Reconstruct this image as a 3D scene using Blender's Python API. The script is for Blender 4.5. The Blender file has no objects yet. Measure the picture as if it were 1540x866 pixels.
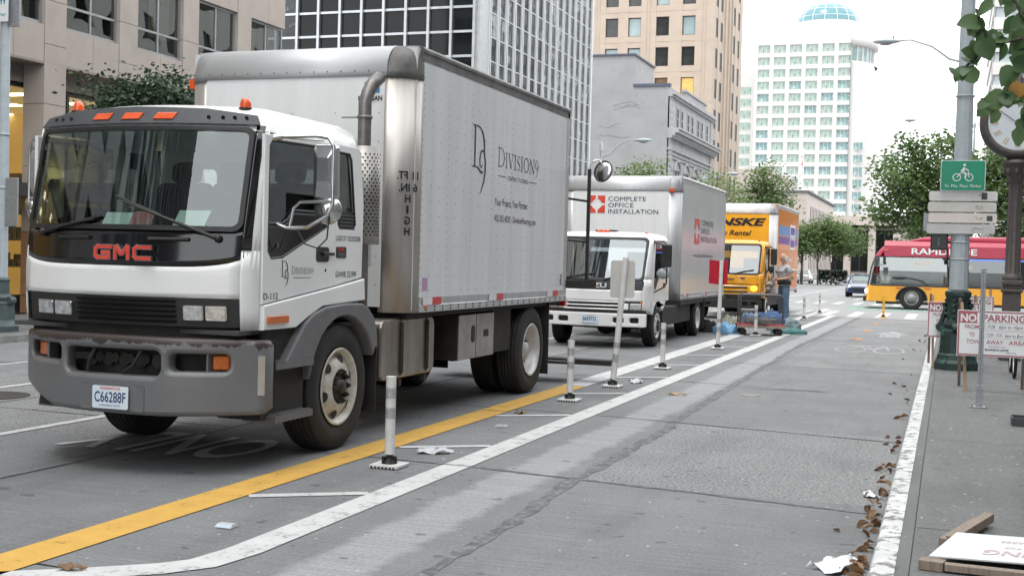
import bpy, bmesh, math, random
from mathutils import Vector, Matrix, noise
R=math.radians; PI=math.pi
rnd=random.Random(7)
sc=bpy.context.scene; COL=sc.collection
ORG={}
# ---------------------------------------------------------------- helpers
def V(*a): return Vector(a)
class MB:
    def __init__(s): s.v=[];s.f=[];s.m=[];s.sm=[]
    def add(s,vs,fs,mi=0,smooth=False):
        b=len(s.v); s.v+=[tuple(p) for p in vs]
        for f in fs: s.f.append([b+i for i in f]); s.m.append(mi); s.sm.append(smooth)
        return s
    def hexa(s,o,a,b,c,mi=0):
        o,a,b,c=map(Vector,(o,a,b,c))
        p=[o,o+a,o+a+b,o+b,o+c,o+a+c,o+a+b+c,o+b+c]
        f=[(0,3,2,1),(4,5,6,7),(0,1,5,4),(1,2,6,5),(2,3,7,6),(3,0,4,7)]
        if a.cross(b).dot(c)<0: f=[t[::-1] for t in f]
        return s.add(p,f,mi)
    def box(s,x0,x1,y0,y1,z0,z1,mi=0):
        return s.hexa((x0,y0,z0),(x1-x0,0,0),(0,y1-y0,0),(0,0,z1-z0),mi)
    def cyl(s,p0,p1,r0,r1=None,n=14,mi=0,caps=True,smooth=True):
        return s.tube([p0,p1],[r0,r0 if r1 is None else r1],n,mi,caps,smooth)
    def tube(s,path,r,n=8,mi=0,caps=True,smooth=True):
        P=[Vector(p) for p in path]
        if not isinstance(r,(list,tuple)): r=[r]*len(P)
        T=[]
        for i in range(len(P)):
            t=(P[min(i+1,len(P)-1)]-P[max(i-1,0)])
            T.append(t.normalized() if t.length>1e-9 else V(0,0,1))
        up=V(0,0,1) if abs(T[0].z)<.9 else V(1,0,0)
        a=(up-T[0]*up.dot(T[0])).normalized(); vs=[]
        for i,p in enumerate(P):
            a=(a-T[i]*a.dot(T[i])).normalized(); b=T[i].cross(a)
            for k in range(n):
                w=2*PI*k/n; vs.append(p+(a*math.cos(w)+b*math.sin(w))*r[i])
        fs=[];m=len(P)
        for i in range(m-1):
            for k in range(n):
                k2=(k+1)%n; fs.append((i*n+k,i*n+k2,(i+1)*n+k2,(i+1)*n+k))
        s.add(vs,fs,mi,smooth)
        if caps:
            s.add(vs[:n],[tuple(range(n))[::-1]],mi); s.add(vs[-n:],[tuple(range(n))],mi)
        return s
    def lathe(s,c,prof,axis='z',n=24,mi=0,smooth=True):
        c=Vector(c);vs=[];fs=[]
        for (r,h) in prof:
            for k in range(n):
                w=2*PI*k/n;a,b=r*math.cos(w),r*math.sin(w)
                vs.append(c+(V(a,b,h) if axis=='z' else V(h,a,b) if axis=='x' else V(b,h,a)))
        for i in range(len(prof)-1):
            for k in range(n):
                k2=(k+1)%n; fs.append((i*n+k,i*n+k2,(i+1)*n+k2,(i+1)*n+k))
        return s.add(vs,fs,mi,smooth)
    def disc(s,c,r,axis='x',n=24,mi=0,sx=1,flip=False):
        return s.lathe(c,[(r,0),(1e-4,0)] if not flip else [(1e-4,0),(r,0)],axis,n,mi,False)
    def grid(s,fn,nu,nv,mi=0,smooth=True,flip=False):
        vs=[fn(i/nu,j/nv) for j in range(nv+1) for i in range(nu+1)]
        fs=[]
        for j in range(nv):
            for i in range(nu):
                a=j*(nu+1)+i; q=(a,a+1,a+nu+2,a+nu+1); fs.append(q[::-1] if flip else q)
        return s.add(vs,fs,mi,smooth)
    def ext(s,poly,axis,a,b,mi=0):
        def m(p,h): return V(h,p[0],p[1]) if axis=='x' else V(p[0],h,p[1]) if axis=='y' else V(p[0],p[1],h)
        n=len(poly); ar=sum(poly[i][0]*poly[(i+1)%n][1]-poly[(i+1)%n][0]*poly[i][1] for i in range(n))
        if ar<0: poly=poly[::-1]
        if axis=='y': poly=poly[::-1]
        vs=[m(p,a) for p in poly]+[m(p,b) for p in poly]
        fs=[tuple(range(n))[::-1],tuple(range(n,2*n))]+[(i,(i+1)%n,n+(i+1)%n,n+i) for i in range(n)]
        return s.add(vs,fs,mi)
    def loft(s,loops,mi=0,caps=True,smooth=True):
        n=len(loops[0]);vs=[p for l in loops for p in l];fs=[]
        for i in range(len(loops)-1):
            for k in range(n):
                k2=(k+1)%n; fs.append((i*n+k,i*n+k2,(i+1)*n+k2,(i+1)*n+k))
        s.add(vs,fs,mi,smooth)
        if caps: s.add(loops[0],[tuple(range(n))[::-1]],mi); s.add(loops[-1],[tuple(range(n))],mi)
        return s
    def ball(s,c,r,n=12,m=8,mi=0,jit=0,rg=None):
        c=Vector(c); r=r if isinstance(r,(tuple,list)) else (r,r,r);vs=[];fs=[]
        for j in range(m+1):
            t=PI*j/m
            for i in range(n):
                w=2*PI*i/n; k=1+(rg.uniform(-jit,jit) if rg else 0)
                vs.append(c+V(r[0]*math.sin(t)*math.cos(w)*k,r[1]*math.sin(t)*math.sin(w)*k,-r[2]*math.cos(t)*k))
        for j in range(m):
            for i in range(n):
                i2=(i+1)%n; fs.append((j*n+i,j*n+i2,(j+1)*n+i2,(j+1)*n+i))
        return s.add(vs,fs,mi,True)
    def build(s,name,mats,parent=None,bevel=0,kind=None,solid=0,weld=False,label=None,seg=2,sub=0):
        me=bpy.data.meshes.new(name)
        o=ORG.get(parent.name,V(0,0,0)) if parent else V(0,0,0)
        me.from_pydata([(p[0]-o.x,p[1]-o.y,p[2]-o.z) for p in s.v],[],s.f); 
        mats=mats if isinstance(mats,(list,tuple)) else [mats]
        for m in mats: me.materials.append(m)
        me.polygons.foreach_set('material_index',s.m); me.polygons.foreach_set('use_smooth',s.sm)
        me.update()
        ob=bpy.data.objects.new(name,me); COL.objects.link(ob)
        if parent: ob.parent=parent; ORG[ob.name]=o
        if weld or solid: 
            bm=bmesh.new();bm.from_mesh(me);bmesh.ops.remove_doubles(bm,verts=bm.verts,dist=1e-4);bm.to_mesh(me);bm.free()
        if solid:
            md=ob.modifiers.new('solid','SOLIDIFY');md.thickness=solid;md.offset=-1
        if sub:
            md=ob.modifiers.new('sub','SUBSURF');md.levels=md.render_levels=sub
        if bevel:
            md=ob.modifiers.new('bevel','BEVEL');md.width=bevel;md.segments=seg;md.limit_method='ANGLE';md.angle_limit=R(40);md.harden_normals=False
        if kind: ob['kind']=kind
        if label: ob['label']=label
        return ob
def tag(o,label,cat,group=None,kind=None):
    o['label']=label;o['category']=cat
    if group:o['group']=group
    if kind:o['kind']=kind
    return o
def thing(name,label,cat,loc=(0,0,0),group=None):
    o=bpy.data.objects.new(name,None);COL.objects.link(o);o.location=loc;o.empty_display_size=.2
    ORG[o.name]=Vector(loc);return tag(o,label,cat,group)
def copy_tree(o,parent=None):
    c=o.copy();COL.objects.link(c)
    if parent:c.parent=parent
    for ch in list(o.children): copy_tree(ch,c)
    return c
def rr(x0,y0,x1,y1,r=.02,n=4):
    p=[]
    for cx,cy,a in ((x1-r,y1-r,0),(x0+r,y1-r,90),(x0+r,y0+r,180),(x1-r,y0+r,270)):
        for k in range(n+1):
            w=R(a+90*k/n);p.append((cx+r*math.cos(w),cy+r*math.sin(w)))
    return p
def arc(cx,cy,r,a0,a1,n=10): return [(cx+r*math.cos(R(a0+(a1-a0)*k/n)),cy+r*math.sin(R(a0+(a1-a0)*k/n))) for k in range(n+1)]
def curve_mesh(cu):
    ob=bpy.data.objects.new('tmp',cu);COL.objects.link(ob)
    bpy.context.view_layer.update()
    dg=bpy.context.evaluated_depsgraph_get()
    me=bpy.data.meshes.new_from_object(ob.evaluated_get(dg))
    bpy.data.objects.remove(ob);bpy.data.curves.remove(cu)
    return me
def place_mesh(me,name,fn,mat,parent,cuts=None,smooth=False):
    bm=bmesh.new();bm.from_mesh(me)
    if cuts:
        for ax,lo,hi,st in cuts:
            k=lo
            while k<=hi:
                no=V(1,0,0) if ax=='u' else V(0,1,0)
                bmesh.ops.bisect_plane(bm,geom=bm.verts[:]+bm.edges[:]+bm.faces[:],plane_co=no*k,plane_no=no,dist=1e-5)
                k+=st
    o=ORG.get(parent.name,V(0,0,0)) if parent else V(0,0,0)
    for v in bm.verts: v.co=Vector(fn(v.co.x,v.co.y,v.co.z))-o
    bmesh.ops.recalc_face_normals(bm,faces=bm.faces)
    for f in bm.faces: f.smooth=smooth
    me.materials.clear()
    bm.to_mesh(me);bm.free()
    for m in (mat if isinstance(mat,(list,tuple)) else [mat]): me.materials.append(m)
    me.polygons.foreach_set('material_index',[0]*len(me.polygons))
    ob=bpy.data.objects.new(name,me);COL.objects.link(ob)
    if parent: ob.parent=parent;ORG[ob.name]=o
    return ob
def plane(O,U,W):
    O,U,W=Vector(O),Vector(U),Vector(W);N=U.cross(W)
    return lambda u,v,w:O+U*u+W*v+N*w
def plate(name,outer,holes,depth,fn,mat,parent,bev=0,cuts=None,smooth=False):
    """flat sheet with openings: 2D outline in (u,v), thickness depth along w"""
    cu=bpy.data.curves.new(name,'CURVE');cu.dimensions='2D';cu.fill_mode='BOTH';cu.extrude=max(depth/2-bev,1e-4)
    if bev: cu.bevel_depth=bev;cu.bevel_resolution=2;cu.offset=-bev
    for poly in [outer]+list(holes):
        sp=cu.splines.new('POLY');sp.points.add(len(poly)-1)
        for i,p in enumerate(poly): sp.points[i].co=(p[0],p[1],0,1)
        sp.use_cyclic_u=True
    return place_mesh(curve_mesh(cu),name,fn,mat,parent,cuts,smooth)
def text(body,h,O,U,W,mat,parent,name='lettering',xs=1.0,bold=0,shear=0,align='CENTER',ext=.0012,width=None,spacing=1.0,label=None):
    """lettering of cap height h on the plane O,U,W"""
    cu=bpy.data.curves.new(name,'FONT');cu.body=body;cu.size=1;cu.align_x=align;cu.extrude=0;cu.offset=bold;cu.shear=shear;cu.space_character=spacing;cu.resolution_u=3
    me=curve_mesh(cu)
    xs_=[v.co.x for v in me.vertices];ys=[v.co.y for v in me.vertices]
    k=h/.729
    kx=k*xs
    if width: kx=width/max(1e-6,max(xs_)-min(xs_))
    f=plane(O,U,W)
    ob=place_mesh(me,name,lambda u,v,w:f(u*kx,v*k,ext),mat,parent)
    if label: ob['label']=label
    return ob
# ---------------------------------------------------------------- materials
def nt(name):
    m=bpy.data.materials.new(name);m.use_nodes=True;n=m.node_tree;n.nodes.clear();return m,n
def N(n,t,**k):
    x=n.nodes.new(t)
    for a,b in k.items():
        if a=='i':
            for c,d in b.items(): x.inputs[c].default_value=d
        else: setattr(x,a,b)
    return x
def L(n,a,b): n.links.new(a,b)
def c4(c): return (c[0],c[1],c[2],1)
def pm(name,c,r=.5,m=0,c2=None,ns=4,lo=.35,hi=.65,bump=0,bs=60,coat=0,stretch=None,c3=None,ns3=30,lo3=.55,hi3=.7,spec=.5,emit=None,es=0,rv=0,trans=0):
    mt,n=nt(name);o=N(n,'ShaderNodeOutputMaterial');p=N(n,'ShaderNodeBsdfPrincipled');L(n,p.outputs[0],o.inputs[0])
    p.inputs['Base Color'].default_value=c4(c);p.inputs['Roughness'].default_value=r;p.inputs['Metallic'].default_value=m
    p.inputs['Coat Weight'].default_value=coat;p.inputs['Coat Roughness'].default_value=.06;p.inputs['Specular IOR Level'].default_value=spec
    p.inputs['Transmission Weight'].default_value=trans
    tc=N(n,'ShaderNodeTexCoord');co=tc.outputs['Object']
    if stretch:
        mp=N(n,'ShaderNodeMapping');mp.inputs['Scale'].default_value=stretch;L(n,co,mp.inputs[0]);co2=mp.outputs[0]
    else: co2=co
    cur=None
    if c2 is None: c2=tuple(max(0,x*.82) for x in c)
    nz=N(n,'ShaderNodeTexNoise',i={'Scale':ns,'Detail':7,'Roughness':.62});L(n,co2,nz.inputs['Vector'])
    mr=N(n,'ShaderNodeMapRange',i={1:lo,2:hi});L(n,nz.outputs['Fac'],mr.inputs[0])
    mx=N(n,'ShaderNodeMix',data_type='RGBA');mx.inputs[6].default_value=c4(c);mx.inputs[7].default_value=c4(c2);L(n,mr.outputs[0],mx.inputs[0])
    cur=mx.outputs[2]
    if c3:
        nz=N(n,'ShaderNodeTexNoise',i={'Scale':ns3,'Detail':8,'Roughness':.7});L(n,co2,nz.inputs['Vector'])
        m3=N(n,'ShaderNodeMapRange',i={1:lo3,2:hi3});L(n,nz.outputs['Fac'],m3.inputs[0])
        mx=N(n,'ShaderNodeMix',data_type='RGBA');L(n,cur,mx.inputs[6]);mx.inputs[7].default_value=c4(c3);L(n,m3.outputs[0],mx.inputs[0]);cur=mx.outputs[2]
    L(n,cur,p.inputs['Base Color'])
    if rv:
        mr2=N(n,'ShaderNodeMapRange',i={3:max(.02,r-rv),4:min(1,r+rv)});L(n,nz.outputs['Fac'],mr2.inputs[0]);L(n,mr2.outputs[0],p.inputs['Roughness'])
    if bump:
        nb=N(n,'ShaderNodeTexNoise',i={'Scale':bs,'Detail':5});L(n,co,nb.inputs['Vector'])
        b=N(n,'ShaderNodeBump',i={'Strength':min(1,bump*10),'Distance':.01});L(n,nb.outputs['Fac'],b.inputs['Height']);L(n,b.outputs[0],p.inputs['Normal'])
    if emit:
        p.inputs['Emission Color'].default_value=c4(emit);p.inputs['Emission Strength'].default_value=es
    return mt
def glass(name,tint=(.7,.78,.76),base=.06,ior=1.5,rough=.0,wav=0):
    mt,n=nt(name);o=N(n,'ShaderNodeOutputMaterial');mx=N(n,'ShaderNodeMixShader')
    t=N(n,'ShaderNodeBsdfTransparent');t.inputs[0].default_value=c4(tint)
    g=N(n,'ShaderNodeBsdfGlossy');g.inputs['Roughness'].default_value=rough;g.inputs[0].default_value=(.95,1,1,1)
    f=N(n,'ShaderNodeFresnel');ge=N(n,'ShaderNodeNewGeometry');mi_=N(n,'ShaderNodeMapRange',i={3:ior,4:1/ior});L(n,ge.outputs['Backfacing'],mi_.inputs[0]);L(n,mi_.outputs[0],f.inputs[0]);a=N(n,'ShaderNodeMath',operation='MULTIPLY_ADD',i={1:1.0,2:base});L(n,f.outputs[0],a.inputs[0])
    a.use_clamp=True
    L(n,a.outputs[0],mx.inputs[0]);L(n,t.outputs[0],mx.inputs[1]);L(n,g.outputs[0],mx.inputs[2]);L(n,mx.outputs[0],o.inputs[0])
    if wav:
        tc=N(n,'ShaderNodeTexCoord');nb=N(n,'ShaderNodeTexNoise',i={'Scale':wav,'Detail':1});L(n,tc.outputs['Object'],nb.inputs[0])
        b=N(n,'ShaderNodeBump',i={'Strength':.14,'Distance':.05});L(n,nb.outputs[0],b.inputs['Height']);L(n,b.outputs[0],g.inputs['Normal'])
    return mt
def emis(name,c,s,base=(.5,.5,.5)):
    return pm(name,base,.4,emit=c,es=s)
def worn(name,c,thr=.5,ns=30,base=.12,soft=.08,rough=.8,ns2=6,a2=.55):
    """thin road paint, rubbed away in places"""
    mt,n=nt(name);o=N(n,'ShaderNodeOutputMaterial');p=N(n,'ShaderNodeBsdfPrincipled');p.inputs['Roughness'].default_value=rough
    tc=N(n,'ShaderNodeTexCoord')
    nz=N(n,'ShaderNodeTexNoise',i={'Scale':ns,'Detail':8,'Roughness':.75});L(n,tc.outputs['Object'],nz.inputs[0])
    n2=N(n,'ShaderNodeTexNoise',i={'Scale':ns2,'Detail':4});L(n,tc.outputs['Object'],n2.inputs[0])
    ad=N(n,'ShaderNodeMath',operation='MULTIPLY_ADD',i={1:a2});L(n,n2.outputs[0],ad.inputs[0]);L(n,nz.outputs[0],ad.inputs[2])
    mr=N(n,'ShaderNodeMapRange',i={1:thr+a2*.5-soft,2:thr+a2*.5+soft,3:1.0,4:base});L(n,ad.outputs[0],mr.inputs[0])
    tr=N(n,'ShaderNodeBsdfTransparent');mx=N(n,'ShaderNodeMixShader');L(n,mr.outputs[0],mx.inputs[0]);L(n,tr.outputs[0],mx.inputs[1]);L(n,p.outputs[0],mx.inputs[2]);L(n,mx.outputs[0],o.inputs[0])
    m2=N(n,'ShaderNodeMix',data_type='RGBA');m2.inputs[6].default_value=c4(c);m2.inputs[7].default_value=c4(tuple(x*.72 for x in c));L(n,n2.outputs[0],m2.inputs[0]);L(n,m2.outputs[2],p.inputs['Base Color'])
    return mt
M={}
M['white']=pm('white_paint',(.80,.81,.80),.3,c2=(.74,.75,.745),ns=1.5,coat=.5)
M['panel']=pm('box_panel',(.66,.675,.69),.38,c2=(.57,.585,.60),ns=1.2,stretch=(3,3,.35),c3=(.42,.42,.41),ns3=2.2,lo3=.6,hi3=.85)
M['panel2']=pm('box_panel_white',(.78,.79,.79),.35,c2=(.72,.73,.72),ns=1.5,stretch=(4,4,.3))
M['panelgrey']=pm('box_panel_gloss',(.66,.67,.68),.2,c2=(.60,.61,.62),ns=1.2,coat=.2)
M['alu']=pm('aluminium',(.52,.53,.54),.42,.45,c2=(.44,.45,.46),ns=5,stretch=(1,1,.2),rv=.12)
M['steel']=pm('brushed_stainless',(.50,.475,.45),.40,.65,c2=(.43,.405,.38),ns=3,stretch=(5,5,.4),rv=.06)
M['cap']=pm('cap_silver',(.50,.51,.52),.45,.3,c2=(.46,.47,.48),ns=2)
M['chrome']=pm('chrome',(.56,.56,.56),.2,.9,c2=(.46,.46,.46))
M['capgrey']=pm('grey_cap',(.33,.335,.34),.45,.3,c2=(.26,.26,.27),ns=6)
M['soot']=pm('sooty_cap',(.075,.07,.068),.5,.2,c2=(.17,.165,.16),ns=4)
M['black']=pm('black_plastic',(.012,.012,.013),.45,c2=(.02,.02,.02),bump=.01,bs=200)
M['gloss']=pm('black_gloss',(.008,.008,.009),.12,coat=.4)
M['dark']=pm('dark_chassis',(.014,.013,.012),.75,c2=(.03,.027,.024),ns=8)
M['under']=pm('shadowed_chassis',(.012,.011,.01),.8,c2=(.012,.012,.012),ns=5)
M['rubber']=pm('tyre_rubber',(.012,.012,.0125),.75,c2=(.022,.021,.02),ns=5,bump=.02,bs=90)
M['visor']=pm('visor_grey',(.045,.05,.058),.55,c2=(.06,.065,.07))
M['amber']=pm('amber_lens',(.52,.13,.02),.12,c2=(.36,.07,.01),ns=45,coat=.6,emit=(1,.25,.03),es=.05)
M['orange']=pm('orange_lens',(.72,.1,.02),.12,c2=(.5,.06,.01),ns=70,coat=.6,emit=(1,.12,.02),es=.12)
M['red']=pm('red_lens',(.55,.015,.02),.2,coat=.4)
M['rtape']=pm('red_tape',(.55,.04,.05),.3);M['wtape']=pm('white_tape',(.72,.73,.75),.3)
M['ink']=pm('dark_ink',(.012,.014,.022),.5)
M['navy']=pm('navy_ink',(.012,.022,.07),.4)
M['logored']=pm('logo_red',(.72,.075,.05),.35)
M['rim']=pm('rim_cream',(.60,.58,.53),.38,.15,c2=(.42,.38,.32),ns=9,c3=(.2,.16,.12),ns3=16,lo3=.6,hi3=.75)
M['rimsteel']=pm('rim_white',(.60,.60,.60),.4,.2,c2=(.45,.44,.43),ns=8)
M['lug']=pm('lug_steel',(.05,.045,.04),.5,.6)
M['lens']=pm('headlamp_glass',(.80,.82,.82),.08,.6,c2=(.42,.43,.44),ns=22,bump=.03,bs=40,coat=.7)
M['fender']=pm('fender_grey',(.115,.118,.122),.5,c2=(.14,.14,.145),ns=8,bump=.008,bs=300)
M['tank']=pm('tank_metal',(.36,.33,.30),.34,.9,c2=(.24,.21,.18),ns=5,stretch=(1,1,.4),rv=.1)
M['tool']=pm('toolbox_alu',(.42,.41,.39),.42,.7,c2=(.30,.28,.26),ns=5)
M['wind']=glass('windscreen',(.55,.66,.61),.08)
M['wind2']=glass('blue_windscreen',(.52,.62,.66),.20)
M['side']=glass('side_glass',(.42,.48,.47),.05)
M['interior']=pm('cab_interior',(.06,.062,.066),.8)
M['seat']=pm('seat_cloth',(.035,.037,.042),.9)
M['paper']=pm('paper',(.70,.76,.75),.8,c2=(.62,.7,.7))
M['plate']=pm('licence_plate',(.62,.72,.82),.4,c2=(.72,.78,.82))
M['plateink']=pm('plate_ink',(.02,.05,.16),.5)
M['rivet']=pm('rivet',(.12,.12,.125),.5,.4)
M['orangepaint']=pm('yellow_cab_paint',(.80,.36,.012),.28,c2=(.74,.32,.01),coat=.5)
M['yellowbox']=pm('yellow_box_paint',(.85,.43,.015),.4,c2=(.8,.39,.01))
M['signwhite']=pm('sign_white',(.74,.76,.77),.45,c2=(.68,.70,.71))
M['signred']=pm('sign_red',(.40,.11,.14),.5)
M['wood']=pm('pale_wood',(.45,.32,.20),.75,c2=(.33,.22,.13),ns=6,stretch=(8,8,.6))
M['woodd']=pm('weathered_wood',(.30,.245,.20),.8,c2=(.20,.155,.12),ns=6,stretch=(8,8,.6))
M['galv']=pm('galvanised',(.38,.40,.42),.5,.6,c2=(.28,.30,.32),ns=30)
M['polegrey']=pm('pole_grey',(.42,.47,.50),.55,.1,c2=(.36,.41,.44),ns=10,c3=(.25,.28,.30),ns3=12,lo3=.6,hi3=.8)
M['bronze']=pm('green_cast_iron',(.028,.055,.05),.45,.3,c2=(.018,.03,.028),ns=8,c3=(.06,.19,.15),ns3=7,lo3=.55,hi3=.68,bump=.03,bs=30)
M['clock']=pm('clock_bronze',(.10,.088,.083),.55,.2,c2=(.07,.062,.06),ns=14,bump=.02,bs=60)
M['dial']=pm('clock_dial',(.62,.66,.70),.4,c2=(.56,.60,.65))
M['gold']=pm('gold_numeral',(.55,.42,.16),.4,.3)
M['green']=pm('sign_green',(.005,.22,.12),.4,c2=(.006,.27,.15),ns=2)
M['plastic']=pm('white_post_plastic',(.66,.66,.65),.5,c2=(.56,.55,.53),ns=9,c3=(.28,.27,.26),ns3=24,lo3=.64,hi3=.72)
M['reflect']=pm('grey_reflector_band',(.33,.33,.34),.35,.3,c2=(.45,.45,.45),ns=40)
M['boot']=pm('black_rubber_boot',(.012,.012,.012),.6)
M['yellowp']=pm('yellow_post',(.75,.42,.02),.5)
M['bark']=pm('bark',(.09,.075,.062),.9,c2=(.05,.042,.035),ns=10,stretch=(3,3,.6),bump=.04,bs=30)
def leafmat(name,a,b,tr=.35):
    mt,n=nt(name);o=N(n,'ShaderNodeOutputMaterial');p=N(n,'ShaderNodeBsdfPrincipled');p.inputs['Roughness'].default_value=.45
    t=N(n,'ShaderNodeBsdfTranslucent');mx=N(n,'ShaderNodeMixShader');mx.inputs[0].default_value=tr
    g=N(n,'ShaderNodeNewGeometry');m=N(n,'ShaderNodeMix',data_type='RGBA');m.inputs[6].default_value=c4(a);m.inputs[7].default_value=c4(b)
    L(n,g.outputs['Random Per Island'],m.inputs[0]);L(n,m.outputs[2],p.inputs['Base Color']);L(n,m.outputs[2],t.inputs[0])
    L(n,p.outputs[0],mx.inputs[1]);L(n,t.outputs[0],mx.inputs[2]);L(n,mx.outputs[0],o.inputs[0]);return mt
M['leaf']=leafmat('tree_leaves',(.055,.11,.035),(.15,.22,.07),.4)
M['leafdark']=leafmat('dark_tree_leaves',(.02,.045,.025),(.06,.10,.05))
M['leafpale']=leafmat('pale_tree_leaves',(.12,.19,.07),(.24,.32,.12),.45)
M['leafbig']=leafmat('broad_leaves',(.075,.15,.06),(.16,.25,.11),.5)
M['leafmid']=leafmat('mid_tree_leaves',(.085,.155,.05),(.17,.25,.09),.45)
M['leafyellow']=leafmat('yellow_leaf',(.42,.22,.05),(.5,.28,.06),.3)
M['litter']=leafmat('dry_leaves',(.10,.045,.022),(.26,.15,.07),.1)
# ---------------------------------------------------------------- camera, light
cam_d=bpy.data.cameras.new('camera');cam=bpy.data.objects.new('camera',cam_d);COL.objects.link(cam);sc.camera=cam
yaw,pitch,roll=.33987069,.02461508,.02645943
f_=V(-math.sin(yaw)*math.cos(pitch),math.cos(yaw)*math.cos(pitch),-math.sin(pitch));r0=V(math.cos(yaw),math.sin(yaw),0);u0=r0.cross(f_)
r_=r0*math.cos(roll)+u0*math.sin(roll);u_=-r0*math.sin(roll)+u0*math.cos(roll)
mw=Matrix((r_,u_,-f_)).transposed().to_4x4();mw.translation=V(0,0,1.6);cam.matrix_world=mw
cam_d.sensor_width=36;cam_d.lens=1852.88877/1540*36;cam_d.clip_start=.05;cam_d.clip_end=3000
w=bpy.data.worlds.new('World');sc.world=w;w.use_nodes=True;n=w.node_tree;bg=n.nodes['Background']
SUN_EL,SUN_AZ=R(68),R(205)     # azimuth of the sun, clockwise from +Y
sky=N(n,'ShaderNodeTexSky',sky_type='NISHITA');sky.sun_disc=False;sky.sun_elevation=SUN_EL;sky.sun_rotation=SUN_AZ;sky.dust_density=1;sky.air_density=1.2;sky.ozone_density=1
hs=N(n,'ShaderNodeHueSaturation',i={'Saturation':.28,'Value':1.0});L(n,sky.outputs[0],hs.inputs['Color'])
# overcast veil: an even pale cloud layer over the clear sky
mx=N(n,'ShaderNodeMix',data_type='RGBA');mx.inputs[0].default_value=.84;mx.inputs[7].default_value=(20.2,20.6,21.0,1)
L(n,hs.outputs[0],mx.inputs[6]);L(n,mx.outputs[2],bg.inputs[0]);bg.inputs[1].default_value=.15
sl=bpy.data.lights.new('sun','SUN');sl.energy=1.5;sl.angle=R(14);sl.color=(1,.95,.87);so=bpy.data.objects.new('sun',sl);COL.objects.link(so)
sd=V(math.sin(SUN_AZ)*math.cos(SUN_EL),math.cos(SUN_AZ)*math.cos(SUN_EL),math.sin(SUN_EL));so.rotation_euler=sd.to_track_quat('Z','Y').to_euler();so.location=(0,-20,40)
sc.view_settings.view_transform='Standard';sc.view_settings.look='None';sc.view_settings.exposure=0
sc.render.engine='CYCLES'
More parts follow.
